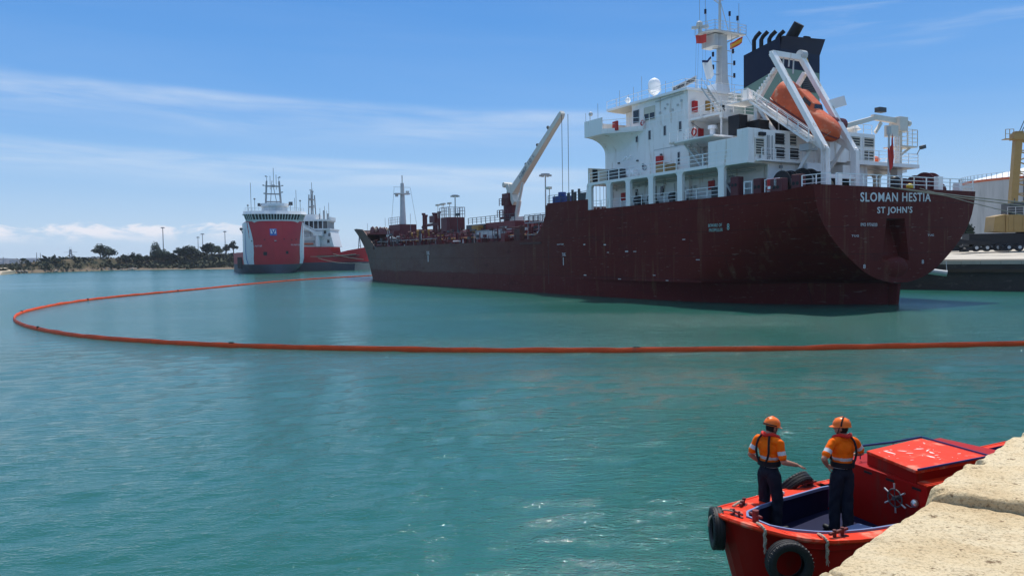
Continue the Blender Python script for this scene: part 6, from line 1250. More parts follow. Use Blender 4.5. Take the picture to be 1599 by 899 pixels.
def flag(name, P, du, dv, cols, label, wave=.12, parts=None):
    """hanging cloth: P upper hoist corner, du along the fly, dv down the hoist"""
    e = empty(name, P, 0, label, 'flag'); P = Vector(P); du = Vector(du); dv = Vector(dv); nn = du.cross(dv).normalized(); nu = 14
    v0 = 0.0
    for k, (frac, mm) in enumerate(cols):
        m = MB(); vs = []
        for j in range(4):
            v = v0 + frac * j / 3
            for i in range(nu + 1): u = i / nu; vs.append(du * u + dv * v + nn * (wave * math.sin(u * 8 + v * 2) * u) + dv * (.10 * math.sin(u * 5) * u))
        m.add(vs, [(j * (nu + 1) + i, j * (nu + 1) + i + 1, (j + 1) * (nu + 1) + i + 1, (j + 1) * (nu + 1) + i) for j in range(3) for i in range(nu)]); m.build('stripe' if len(cols) > 1 else 'cloth', mm, e, smooth=True, fix=False); v0 += frac
    return e
mat('flag_red', (0.55, 0.05, 0.04), 0.8, var=.06); mat('flag_yellow', (0.75, 0.38, 0.03), 0.8, var=.06); mat('flag_white', (0.72, 0.72, 0.70), 0.8, var=.05); mat('flag_navy', (0.02, 0.03, 0.09), 0.8)
def at_ship(px, py, p_):   # point on the ship plane at distance p_ from its centreline
    n_ = SMX.to_3x3() @ Vector((0, 1, 0)); P0 = SW(0, p_, 0); d = CM @ Vector(((px - 799.5) / FOC, -(py - 449.5) / FOC, -1.0)); return EYE + d * ((P0 - EYE).dot(n_) / d.dot(n_))
A_ = at_ship(1103, 53, 2.5); B_ = at_ship(1087, 57, 2.5); C_ = at_ship(1103, 66, 2.5); flag('red_ensign', A_, B_ - A_, C_ - A_, [(1, 'flag_red')], 'small red flag flying on the left halyard of the radar mast', .08)
A_ = at_ship(1140, 68, -1.9); B_ = at_ship(1159, 58, -1.9); C_ = at_ship(1140, 78, -1.9); flag('striped_flag', A_, B_ - A_, C_ - A_, [(.25, 'flag_red'), (.5, 'flag_yellow'), (.25, 'flag_red')], 'red and yellow striped flag flying to the right of the radar mast', .08)
A_ = at_ship(1110, 88, 2.0); B_ = at_ship(1098, 98, 2.0); C_ = at_ship(1115, 118, 2.0); fw = flag('white_flag', A_, B_ - A_, C_ - A_, [(.12, 'flag_navy'), (.88, 'flag_white')], 'white flag with dark upper edge drooping under the red flag on the mast', .15)
A_ = at_ship(1394, 208, .75); B_ = at_ship(1388, 238, .75); C_ = at_ship(1396, 246, .75); flag('stern_ensign', A_, B_ - A_, C_ - A_, [(1, 'flag_red')], 'dark red ensign hanging limp on the staff at the tanker stern', .18)
MATS['stern_rope'] = MATS['rope']
def sag_rope(a, b, sag, r, label):
    a = Vector(a); b = Vector(b); pts = [a.lerp(b, t) - Vector((0, 0, sag * 4 * t * (1 - t))) for t in [i / 10 for i in range(11)]]; rope(pts, r, label, 'rope', 'rope', 'mooring ropes from the tanker stern to the quay')
sag_rope(SW(-1.05, 1.7, 10.35), (71.8, 72.0, 7.0), .35, .055, 'uppermost mooring rope slanting from the stern past the ship name')
sag_rope(SW(-1.05, 1.0, 10.3), (71.8, 72.4, 6.3), .4, .05, 'middle mooring rope running close under the uppermost one')
sag_rope(SW(-1.05, -2.6, 10.4), (66.8, 70.6, 4.95), .9, .04, 'lowest and thinnest mooring rope falling from the stern to the quay')
# ---------------------------------------------------------------- two red offshore vessels
mat('osv_red', (0.44, 0.020, 0.028), 0.42, var=0.10, sc_=0.4, c2=(0.36, 0.05, 0.05), c2f=0.25, c2s=0.8)
mat('osv_dark', (0.055, 0.065, 0.085), 0.55, var=0.15, sc_=0.5)
mat('osv_white', (0.66, 0.68, 0.69), 0.45, var=0.05)
mat('logo_blue', (0.03, 0.13, 0.42), 0.5)
mat('orange_red', (0.50, 0.12, 0.05), 0.6)
def osv_mast(parent, x, y, z, h, w_):
    m = MB(); r = .16
    for sx in (-1, 1):
        for sy in (-1, 1): m.bar((x + sx * w_ * .45, y + sy * w_, z), (x + sx * w_ * .32, y + sy * w_ * .82, z + h * .78), .38)
    for k in range(4):
        zz = z + h * .26 * (k + .35)
        if zz < z + h * .8:
            for sx in (-1, 1): m.bar((x + sx * w_ * .38, y - w_ * .98, zz), (x + sx * w_ * .38, y + w_ * .98, zz), .30)
            for sy in (-1, 1): m.bar((x - w_ * .4, y + sy * w_ * .9, zz), (x + w_ * .4, y + sy * w_ * .9, zz), .22)
    m.bar((x, y - w_ * .4, z), (x, y - w_ * .1, z + h * .8), .2); m.bar((x, y + w_ * .5, z), (x, y + w_ * .1, z + h * .55), .2)
    for yy, hh in ((-.8, .9), (-.35, .95), (0.1, 1.22), (.45, 1.0), (.8, .9)): m.bar((x, y + yy * w_, z + h * .5), (x, y + yy * w_, z + h * hh), .16)
    for yy, zz in ((-1.25, .62), (1.25, .62), (-1.15, .35), (1.2, .4), (-.9, .92), (.9, .9)): m.box((x - .25, y + yy * w_ - .3, z + h * zz), (x + .25, y + yy * w_ + .3, z + h * zz + .35)); m.bar((x, y + yy * w_, z + h * zz), (x, y + yy * w_ * .7, z + h * zz), .12)
    m.box((x - .3, y - .5, z + h * .58), (x + .3, y + .6, z + h * .66))
    return m.build('mast', 'steel_grey', parent)
def osv_bow_on():
    # local x forward (towards the viewer), y to the ship's port side (right in the picture)
    base = onz(436, 426.6, 0); hd = Vector((0.40, -0.917, 0)).normalized(); rz = math.atan2(hd.y, hd.x); org = base - hd * 6.0
    e = empty('supply_vessel', (org.x, org.y, 0), rz, 'red and white offshore supply vessel seen bow on, blue and white logo on its front', 'ship', 'red offshore supply vessels moored side by side')
    Hf = 17.0
    xs = [0, .5, 1, 2, 3.5, 5.5, 8, 11, 15, 22, 30, 45, 60, 68]   # distance aft of the stem
    def hb(d, z):
        f = z / Hf; full = 9.7
        k = min(1.0, (d + 0.25) / (13.0 - 5.0 * f)) ; v = full * (1 - (1 - k) ** 2.0) ** (0.62) if k < 1 else full
        low = min(1.0, (z + 3.5) / 7.0) ** .5 if d < 30 else 1
        return max(0.05, v * low)
    def top(d): return interp([0, 18, 20.5, 68], [Hf + .5, Hf + .3, 7.2, 6.6], d)
    def stem(z): return interp([-1, 0, 3, 8, 13, 17.5], [0.6, .3, 0, -.1, -.9, -2.6], z)   # forward of x = 6
    zl = [-1.5, 0, 1.2, 2.9, 3.0, 5, 7, 9, 11, 13, 15, 16.2, 17.5]
    def shell(name, mt, z0, z1, d0=0, d1=70, ofs=0.0, sides=(1, -1)):
        m = MB(); zz = [z for z in zl if z0 <= z <= z1]; dd = [d for d in sorted(set(xs + [16.5, 18, 19, 20, 20.5, d0, d1])) if d0 <= d <= min(d1, 68)]
        for sg in sides:
            vs = []
            for d in dd:
                for z in zz:
                    zc = min(z, top(d)); k = max(0, 1 - d / 12); vs.append((6 + stem(zc) * k - d, sg * (hb(d, zc) + ofs), zc))
            n = len(zz); m.add(vs, [(i * n + j, (i + 1) * n + j, (i + 1) * n + j + 1, i * n + j + 1) for i in range(len(dd) - 1) for j in range(n - 1)])
            if d0 == 0 and sg == 1:
                pass
        if d0 == 0:
            vs = []
            for z in zz: vs += [(6 + stem(z), hb(0, z), z), (6 + stem(z), -hb(0, z), z)]
            m.add(vs, [(2 * i, 2 * i + 2, 2 * i + 3, 2 * i + 1) for i in range(len(zz) - 1)])
        return m.build(name, mt, e, smooth=True, ang=40)
    shell('hull_bottom', 'osv_dark', -1.5, 3.0); shell('hull', 'osv_red', 3.0, 17.5)
    # broad white stripe on either bow
    for sg in (1, -1):
        m = MB(); vs = []; zz = [3.05, 5, 7, 9, 11, 13, 15, 16.2, 17.2]
        dfun = lambda z: interp([3, 7, 11, 14, 17.5], [5.0, 4.2, 3.9, 4.1, 4.6], z)
        for z in zz:
            for k in range(9):
                d = dfun(z) + (19.5 - dfun(z)) * k / 8; kk = max(0, 1 - d / 12); vs.append((6 + stem(z) * kk - d, sg * (hb(d, z) + .05), z))
        m.add(vs, [(i * 9 + k, i * 9 + k + 1, (i + 1) * 9 + k + 1, (i + 1) * 9 + k) for i in range(len(zz) - 1) for k in range(8)]); m.build('bow_stripe', 'osv_white', e, smooth=True)
        m = MB(); vs = []
        for z in zz[:-2]:
            for k in range(2): d = dfun(z) + 3.2 + k * .7 + 1.6 * math.sin((z - 3) / 12 * 3.1); kk = max(0, 1 - d / 12); vs.append((6 + stem(z) * kk - d, sg * (hb(d, z) + .09), z))
        m.add(vs, [(2 * i, 2 * i + 1, 2 * i + 3, 2 * i + 2) for i in range(len(zz) - 3)]); m.build('stripe_line', 'logo_blue', e)
    # wheelhouse: tapered glazed ring with visor roof
    m = MB()
    def ringpts(k, z, fx): return [(fx - 2.4, -9.6 * k, z), (fx + .4, -7.6 * k, z), (fx + 1.8, -3.6 * k, z), (fx + 2.1, 0, z), (fx + 1.8, 3.6 * k, z), (fx + .4, 7.6 * k, z), (fx - 2.4, 9.6 * k, z), (fx - 9, 9.2 * k, z), (fx - 9, -9.2 * k, z)]
    def loftring(a, b_, name, mt, par=e):
        m = MB(); n = len(a); m.add(a + b_, [(i, (i + 1) % n, n + (i + 1) % n, n + i) for i in range(n)] + [tuple(range(n)), tuple(range(n, 2 * n))]); return m.build(name, mt, par)
    FX = 1.0
    loftring(ringpts(.93, 17.0, FX), ringpts(.99, 18.0, FX + .3), 'bridge_front', 'osv_white'); wb = loftring(ringpts(.98, 18.0, FX + .25), ringpts(1.05, 19.8, FX + .8), 'bridge_window', 'dark_glass'); loftring(ringpts(1.10, 19.8, FX + 1.2), ringpts(1.06, 20.9, FX + .6), 'wheelhouse_roof', 'osv_white')
    a = ringpts(.985, 18.0, FX + .32); b_ = ringpts(1.055, 19.8, FX + .86); m = MB()
    for i in range(6):
        for k in range(4): t = k / 4; m.bar(Vector(a[i]).lerp(Vector(a[i + 1]), t), Vector(b_[i]).lerp(Vector(b_[i + 1]), t), .22)
    m.build('window_frame', 'osv_white', wb)
    m = MB(); m.rail(ringpts(1.0, 20.9, FX)[:7], 1.1, 2, .06, 1.8); m.build('railing', 'osv_white', e)
    one('monkey_island', 'osv_white', e, lambda m: (m.cyl((-2, 0, 20.9), (-2, 0, 23.4), 4.4, 4.0, n=20), m.cyl((-2, 0, 22.6), (-2, 0, 23.6), 4.9, 4.6, n=20))); one('roof_lamp', 'dark_grey', e, lambda m: (m.box((-1, 4.6, 23.0), (0, 5.8, 24.2)), m.box((-1, -5.6, 22.6), (0, -4.8, 23.6)), m.box((1.6, -.3, 23.0), (2.4, .3, 23.6))))
    osv_mast(e, -3.0, -.2, 23.4, 10.2, 2.5)
    m = MB(); [m.cyl((x, y, 20.9), (x, y, z), .09, n=5) for x, y, z in ((0, -8.8, 23.2), (0, -6.6, 25.0), (-2, -7.6, 30.5), (0, 6.5, 25.5), (0, 8.3, 24.6), (-3, 7.4, 28.5), (0, 5.0, 23.5))]; [m.sphere((0, y, z), .35, 8, 6) for y, z in ((-6.6, 25.0), (-8.8, 22.8), (8.3, 24.6))]; m.build('antenna', 'steel_grey', e)
    # logo square, name, anchor recesses
    def on_bow(y, z, o=.06):
        d = 0.0
        for k in range(400):
            if hb(k * .03, z) >= abs(y): d = k * .03; break
        return (6 + stem(z) * max(0, 1 - d / 12) - d + o, y, z)
    def patch(name, mt, y0, y1, z0, z1, par=e, o=.07, n=8):
        m = MB(); vs = []
        for j in range(5):
            for i in range(n + 1): vs.append(on_bow(y0 + (y1 - y0) * i / n, z0 + (z1 - z0) * j / 4, o))
        m.add(vs, [(j * (n + 1) + i, j * (n + 1) + i + 1, (j + 1) * (n + 1) + i + 1, (j + 1) * (n + 1) + i) for j in range(4) for i in range(n)]); return m.build(name, mt, par, fix=False)
    y0 = -1.4; lg = patch('logo', 'logo_blue', y0 - 1.1, y0 + 1.1, 12.6, 14.9, o=.12); patch('logo_field', 'osv_white', y0 - .85, y0 + .85, 13.2, 14.7, lg, .17)
    m = MB(); xx = on_bow(y0, 14, .0)[0] + .75; m.add([(xx, y0 - .75, 14.6), (xx, y0 - .35, 14.6), (xx, y0 + .1, 13.3), (xx, y0 - .15, 13.1), (xx, y0 + .75, 14.6), (xx, y0 + .35, 14.6), (xx, y0 - .05, 13.6), (xx, y0 + .15, 13.1)], [(0, 1, 2, 3), (4, 5, 6, 7)]); m.build('logo_letter', 'logo_blue', lg)
    patch('anchor_recess', 'black_paint', -4.7, -3.6, 6.0, 7.2, o=.05); patch('anchor_recess', 'black_paint', 2.4, 3.3, 6.4, 7.4, o=.05); patch('hatch', 'black_paint', -1.2, -.4, 10.5, 10.8, o=.05); patch('hatch_light', 'osv_white', -1.2, -.5, 10.8, 10.95, o=.05)
    for y, z in ((-4.2, 11.2), (-8, 10.9), (2.0, 11.4), (4.6, 11.1), (6.2, 11.3)): patch('porthole', 'black_paint', y - .18, y + .18, z - .2, z + .2, o=.08)
    def bow_text(body, ya, yb, z, h):
        t = text_mesh('ship_name', body, 1, 'osv_white', e, (0, 0, 0), (0, 1, 0), (0, 0, 1), width=yb - ya, height=h, depth=.0)
        for v in t.data.vertices: q = on_bow(ya + v.co.y, z + v.co.z, .14); v.co = Vector(q)
    bow_text('VOS PARTNER', -8.3, -5.0, 8.9, .55); bow_text('VOS PARTNER', 4.2, 7.6, 9.2, .5)
    # after part with openings and life saving gear
    one('after_bulwark', 'osv_red', e, lambda m: m.box((-62, -9.8, 6.4), (-15, -9.4, 7.3))); m = MB()
    for k in range(7): m.box((-20 - k * 3.0, -9.95, 1.4), (-21.2 - k * 3.0, -9.6, 5.6))
    m.build('freeing_port', 'black_paint', e); one('deck', 'deck_brown', e, lambda m: m.box((-62, -9.4, 5.8), (-14, 9.4, 6.2)))
    one('deck_house', 'osv_white', e, lambda m: (m.box((-14.5, -9.0, 6.2), (-10, 9.0, 17.2)), m.box((-22, -8.0, 6.2), (-14.5, 8.0, 12.0)))); one('lamp_post', 'dark_grey', e, lambda m: (m.bar((-13, -9.4, 13), (-13, -10.2, 15.2), .2), m.sphere((-13, -10.2, 15.4), .5, 8, 6)))
    # bow tie: mooring lines
    return e
osv_bow_on()
def osv_side():
    P0 = onz(468, 424, 0); P1 = onz(574, 419.5, 0); 
    P0 = Vector((-80.5, 291, 0)); P1 = Vector((-55.5, 291, 0)); d = (P1 - P0); L_ = d.length; rz = math.atan2(d.y, d.x)
    e = empty('supply_vessel', P0, rz, 'second red supply vessel behind, with white wheelhouse and long low red bulwark to the right', 'ship', 'red offshore supply vessels moored side by side')
    # hull: x right, y away; near face curves in to the bow at the right
    xs = [-8, -3, 0, 3, 6, 10, 14, 18, 21, 23.5, 25.2]
    def yy(x, z): return interp([-8, 4, 12, 18, 22, 25.2], [0, 0, 1.0, 3.6, 6.4, 8.6], x) - (0.16 * max(0, z - 1)) * smooth(4, 24, x) * .9
    def tz(x): return interp([-8, 11.9, 12.4, 18, 25.2], [9.2, 9.0, 6.2, 7.6, 9.0], x)
    zl = [-1.5, 0, 1.6, 3.1, 3.2, 5, 7, 9.2]
    def shell(name, mt, z0, z1):
        m = MB(); zz = [z for z in zl if z0 <= z <= z1]; xx = sorted(xs + [11.9, 12.4]); vs = []
        for x in xx:
            for z in zz: zc = min(z, tz(x)); vs.append((x + max(0, zc) * .02 * (x > 20), yy(x, zc), zc))
        n = len(zz); m.add(vs, [(i * n + j, (i + 1) * n + j, (i + 1) * n + j + 1, i * n + j + 1) for i in range(len(xx) - 1) for j in range(n - 1)])
        vs2 = [(x, 17.5 - y, z) for x, y, z in vs]; m.add(vs2, [(i * n + j, (i + 1) * n + j, (i + 1) * n + j + 1, i * n + j + 1) for i in range(len(xx) - 1) for j in range(n - 1)])
        a = vs[-n:]; b_ = vs2[-n:]; m.add(a + b_, [(j, j + 1, n + j + 1, n + j) for j in range(n - 1)]); a = vs[:n]; b_ = vs2[:n]; m.add(a + b_, [(j, j + 1, n + j + 1, n + j) for j in range(n - 1)]); return m.build(name, mt, e, smooth=True, ang=35)
    shell('hull_bottom', 'osv_dark', -1.5, 3.2); shell('hull', 'osv_red', 3.2, 9.2)
    one('deck', 'deck_brown', e, lambda m: m.box((-8, .3, 5.6), (22, 16.5, 5.9)))
    one('deck_house', 'osv_white', e, lambda m: (m.prism([(-2, 9.0), (13.2, 9.0), (11.6, 16.0), (-2, 16.0)], 1.0, 15.5, (0, 2, 1)), m.box((1, .9, 9.0), (8, 1.3, 12.5))), bevel=.1)
    o = one('bridge_window', 'dark_glass', e, lambda m: m.prism([(-1.5, .7), (9.2, .7), (10.4, 3), (10.4, 13.5), (9.2, 16), (-1.5, 16)], 16.0, 18.8)); m = MB()
    [m.bar((-1.0 + k * 1.7, .64, 16), (-1.0 + k * 1.7, .64, 18.8), .3) for k in range(7)]; [m.bar((10.45, 3.2 + k * 1.7, 16), (10.45, 3.2 + k * 1.7, 18.8), .3) for k in range(7)]; m.build('window_frame', 'osv_white', o)
    one('wheelhouse_roof', 'osv_white', e, lambda m: (m.prism([(-2, .2), (9.6, .2), (11.1, 2.8), (11.1, 14), (9.6, 16.3), (-2, 16.3)], 18.8, 19.5), m.box((-2, 3, 19.5), (6, 13, 21.5)), m.box((10.6, 4, 19.2), (11.4, 13, 20.5))))
    one('bridge_deck', 'osv_white', e, lambda m: (m.box((-2, .4, 15.4), (12, 16.5, 16.0)), m.rail([(-2, .5, 12.6), (12.2, .5, 12.6)], 1.2, 3, .07, 1.6), m.box((-2, .3, 12.3), (12.6, 1.0, 12.6)), m.rail([(-2, .5, 9.2), (12.2, .5, 9.2)], 1.2, 3, .07, 1.6)))
    for x, z in ((0, 10.5), (6.8, 10.5), (9.5, 14.0), (10.7, 10.5), (1.5, 13.4), (3.4, 13.4), (11.2, 13.0)): one('window', 'dark_glass', e, lambda m: m.box((x, .85, z), (x + .9, .97, z + 1.2)))
    one('winch_panel', 'steel_grey', e, lambda m: (m.box((.8, .5, 13.0), (4.6, .95, 15.0)), m.box((2.0, .5, 9.8), (6.0, .9, 11.6))))
    one('fast_rescue_boat', 'orange_red', e, lambda m: m.box((.6, .2, 9.9), (5.6, .8, 10.6)), bevel=.2)
    one('crane_boom', 'osv_white', e, lambda m: (m.bar((-5.5, -.5, 21.0), (7.4, -.2, 14.0), .9, 1.0), m.cyl((7.4, -.2, 9.2), (7.4, -.2, 14.6), .8, n=12), m.bar((-2, -.4, 19.6), (7.0, -.3, 15.4), .3, .3), m.box((6, -1, 13.2), (9.4, .6, 14.8))))
    osv_mast(e, 4.0, 6.0, 20.5, 11.0, 2.0)
    # second mast seen broadside
    m = MB(); [m.cyl((x, 6, 19.4), (x, 6, z), .09, n=5) for x, z in ((7, 24), (9.6, 23), (10.4, 26), (8.8, 24.8))]; m.build('antenna', 'steel_grey', e)
    m = MB(); [m.box((7 + 1.6 * k, 4, 19.5), (7.5 + 1.6 * k, 4.5, 21.8 + (k % 2) * 1.2)) for k in range(3)]; m.build('roof_lamp', 'steel_grey', e)
    one('fender_strip', 'maroon_light', e, lambda m: m.bar((-8, -.1, 5.2), (12, .6, 5.2), .25, .25))
osv_side()
for a, b_, sg, lb in (((485, 400.5), (556, 396.5), .3, 'pale mooring line stretched almost level across the red hull'), ((497, 403), (566, 410), .9, 'orange mooring line drooping low across the red hull'), ((520, 396), (568, 405), .3, 'short mooring line slanting down to the right end of the red hull')):
    P = ond(a[0], a[1], 284); Q = ond(b_[0], b_[1], 284); pts = [P.lerp(Q, t) - Vector((0, 0, sg * 4 * t * (1 - t))) for t in [i / 6 for i in range(7)]]; rope(pts, .11, lb, 'rope', 'rope', 'mooring lines of the red supply vessels')

# ---------------------------------------------------------------- far shore on the left
mat('sand', (0.46, 0.38, 0.27), 0.9, var=0.12, sc_=0.05)
def land_mat():
    mt = bpy.data.materials.new('scrubland'); mt.use_nodes = True; t = mt.node_tree; b = t.nodes['Principled BSDF']; b.inputs['Roughness'].default_value = 0.95; b.inputs['Specular IOR Level'].default_value = 0.1
    tc = N(t, 'ShaderNodeTexCoord'); sp = N(t, 'ShaderNodeSeparateXYZ'); L(t, tc.outputs['Object'], sp.inputs[0])
    def ns(s, d=6, st=(1, 1, 1)):
        mp = N(t, 'ShaderNodeMapping'); mp.inputs['Scale'].default_value = st; L(t, tc.outputs['Object'], mp.inputs[0]); n = N(t, 'ShaderNodeTexNoise'); n.inputs['Scale'].default_value = s; n.inputs['Detail'].default_value = d; n.inputs['Roughness'].default_value = .65; L(t, mp.outputs[0], n.inputs['Vector']); return n.outputs['Fac']
    rp = N(t, 'ShaderNodeValToRGB'); e = rp.color_ramp.elements; e.new(.5); e.new(.6)
    for el, (p, c) in zip(e, ((.32, (.035, .042, .024)), (.46, (.065, .060, .035)), (.60, (.11, .085, .052)), (.78, (.20, .155, .10)))): el.position = p; el.color = (*c, 1)
    L(t, ns(.12, 8), rp.inputs[0])
    # pale shingle below two metres
    ad = N(t, 'ShaderNodeMath', operation='MULTIPLY_ADD'); L(t, ns(.06), ad.inputs[0]); ad.inputs[1].default_value = -2.6; L(t, sp.outputs[2], ad.inputs[2])
    mr = N(t, 'ShaderNodeMapRange', interpolation_type='SMOOTHSTEP'); mr.inputs['From Min'].default_value = -.2; mr.inputs['From Max'].default_value = .5; mr.inputs['To Min'].default_value = 1; mr.inputs['To Max'].default_value = 0; L(t, ad.outputs[0], mr.inputs['Value'])
    mx = N(t, 'ShaderNodeMixRGB'); L(t, mr.outputs[0], mx.inputs[0]); L(t, rp.outputs[0], mx.inputs[1]); mx.inputs[2].default_value = (.17, .13, .09, 1); L(t, mx.outputs[0], b.inputs['Base Color']); MATS['scrubland'] = mt
land_mat()
# waterline of the far shore, from left to right in the picture
SH = [onz(x, y, 0) for x, y in ((-500, 425.0), (-250, 425.0), (-60, 428.5), (0, 427.8), (30, 426.3), (60, 424.0), (110, 422.6), (170, 422.0), (230, 421.2), (300, 420.6), (370, 420.2), (440, 419.8), (560, 419.5))]
def shore_y(x):
    xs = [p.x for p in SH]; o = sorted(range(len(SH)), key=lambda i: xs[i]); return interp([xs[i] for i in o], [SH[i].y for i in o], x)
def land_h(x, y):
    d = y - shore_y(x); n1 = noise.noise(Vector((x * .012, y * .012, 1))); n2 = noise.noise(Vector((x * .05, y * .05, 4))); n3 = noise.noise(Vector((x * .2, y * .2, 7)))
    xr = smooth(-300, -190, x); plateau = 2.6 + 4.6 * xr + 1.2 * n1
    h = min(d, 12) * .11 + smooth(8, 48, d) * (plateau - 1.2) + .35 * n2 + .22 * n3
    return h if d > 0 else d * .12 - .05
def far_land():
    vs = []; fs = []; NX, NY = 260, 46
    X0, X1 = -640, -30
    for j in range(NY + 1):
        for i in range(NX + 1):
            x = X0 + (X1 - X0) * i / NX; d = -6 + 1.0 * j + (max(0, j - 14) ** 2) * 0.42; y = shore_y(x) + d; vs.append((x, y, land_h(x, y)))
    W = NX + 1; m = MB(); m.add(vs, [(j * W + i, j * W + i + 1, (j + 1) * W + i + 1, (j + 1) * W + i) for j in range(NY) for i in range(NX)]); o = m.build('far_shore', 'scrubland', smooth=True, ang=80); o['kind'] = 'structure'
    # pale beach tongue at the left end
    b1 = MB(); vs = []
    P = [onz(x, y, 0) for x, y in ((-500, 426.8), (-200, 428.5), (0, 429.3), (22, 427.2), (34, 424.2))]; Q = [ond(x, y, 470) for x, y in ((-500, 415), (-200, 414.5), (0, 414.8), (30, 414.0), (40, 413.5))]
    for a, c in zip(P, Q): vs += [(a.x, a.y, .0), (a.x * .97 + c.x * .03, a.y * .96 + c.y * .04, 1.2), (c.x, c.y, 2.4)]
    b1.add(vs, [(3 * i + k, 3 * i + 3 + k, 3 * i + 4 + k, 3 * i + 1 + k) for i in range(4) for k in range(2)]); o = b1.build('beach', 'sand', smooth=True); o['kind'] = 'structure'
    g = MB(); g.add([(-6000, 620, 1.5), (400, 620, 1.5), (400, 5000, 2), (-6000, 5000, 2)], [(0, 1, 2, 3)]); g.add([(-6000, 620, 1.5), (400, 620, 1.5), (400, 619, -1), (-6000, 619, -1)], [(0, 1, 2, 3)]); o = g.build('distant_plain', 'scrubland'); o['kind'] = 'structure'
far_land()
mat('leaf_dark', (0.022, 0.042, 0.026), 0.8, var=0.5, sc_=0.5, spec=.2); mat('leaf_mid', (0.045, 0.065, 0.035), 0.8, var=0.5, sc_=0.5, spec=.2); mat('scrub_leaf', (0.062, 0.066, 0.040), 0.9, var=0.4, sc_=.2, spec=.1)
mat('bark', (0.07, 0.05, 0.035), 0.9); mat('rubble', (0.34, 0.27, 0.21), 0.9, var=.35, sc_=.3)
def tuft(m, c, r, n, rng, fl=1.0, size=.5):
    for k in range(n):
        v = Vector((rng.gauss(0, 1), rng.gauss(0, 1), rng.gauss(0, 1))).normalized() * r * rng.random() ** .4; p = Vector(c) + Vector((v.x, v.y, v.z * fl)); a = Vector((rng.gauss(0, 1), rng.gauss(0, 1), rng.gauss(0, .6))).normalized() * size * (.6 + rng.random()); b_ = a.cross(Vector((rng.random(), rng.random(), rng.random()))).normalized() * a.length * .7
        m.add([p - a, p - b_, p + a, p + b_], [(0, 1, 2, 3)])
def tree(px, py, Y, h, w_, kind, seed, label, flat=.5, group='trees on the far shore'):
    h *= .80; rng = random.Random(seed); P = ond(px, py, Y); gx, gy = P.x, P.y; z0 = land_h(gx, gy) - .2; e = empty('pine_tree' if kind == 'pine' else 'broadleaf_tree', (gx, gy, z0), rng.random() * 6, label, 'tree', group)
    tb = MB(); tb.cyl((0, 0, 0), (.3 * rng.uniform(-1, 1), 0, h * .55), h * .035, h * .022, n=7); br = []
    for k in range(6):
        a = k * 1.05 + rng.random(); r_ = w_ * .33 * (.6 + .5 * rng.random()); q = (math.cos(a) * r_, math.sin(a) * r_, h * (.50 + .28 * rng.random())); br.append(q); tb.cyl((0, 0, h * (.3 + .04 * k)), q, h * .016, h * .007, n=5)
    tb.build('trunk', 'bark', e, smooth=True); c = MB(); mats = 'leaf_dark' if seed % 3 else 'leaf_mid'
    for q in br + [(0, 0, h * .88), (w_ * .12, 0, h * .75), (-w_ * .15, w_ * .1, h * .7)]: tuft(c, q, w_ * .27, 75, rng, flat * 1.15, w_ * .055)
    c.build('crown', mats, e, fix=False); return e
TR = [(128, 402, 430, 4.2, 5.0), (157, 402, 425, 10.5, 9.0), (170, 402, 425, 7.0, 9.0), (137, 404, 428, 2.8, 4.5), (197, 402, 425, 7.4, 6.0), (208, 402, 430, 9.0, 5.0), (217, 402, 425, 8.4, 6.5), (229, 402, 430, 6.0, 6.0), (243, 402, 425, 16.0, 6.0), (247, 402, 428, 10, 9.0), (256, 402, 425, 10.2, 8.0), (266, 403, 430, 6.5, 8.0), (279, 402, 430, 10.5, 5.5), (290, 402, 425, 11.5, 7.5), (299, 402, 428, 11.0, 7.5), (305, 402, 435, 7, 5), (324, 402, 425, 11.5, 8.0), (330, 402, 432, 10.2, 8.0), (341, 402, 428, 8.5, 6.0), (354, 402, 430, 9.0, 4.5), (365, 402, 430, 11.0, 5.5)]
TL = ['small leaning tree, leftmost on the far shore', 'broad dark tree right of the pylon', 'low wide tree joined to the broad dark one right of the pylon', 'low round bush-like tree at the foot of the leftmost tree', 'small flat-topped tree in the middle group of the shore', 'narrow tree rising second in the middle group of the shore', 'bushy tree third in the middle group of the shore', 'low spreading tree at the right end of the middle group', 'tall narrow tree left of the high mast, the tallest on the shore', 'bushy tree under the tallest narrow tree', 'dark round tree right at the foot of the high mast', 'low tree trailing right of the high mast', 'umbrella pine with bare trunk between two dark groups', 'large dark tree left of the pair of thin masts', 'dark tree directly beside the pair of thin masts', 'thin low tree between the pair of masts', 'wide crowned tree right of the pair of thin masts', 'dark tree joined on the right of the wide crowned one', 'low sloping tree before the rightmost high mast', 'small tree at the foot of the rightmost high mast', 'lone round tree just left of the red supply vessel']
for i, ((px, py, Y, h, w_), lb) in enumerate(zip(TR, TL)):
    if i == 8:
        e = tree(px, py, Y, h, w_, 'pine', 60 + i, lb, 1.3)
    else: tree(px, py, Y, h, w_, 'pine', 60 + i, lb, .55)
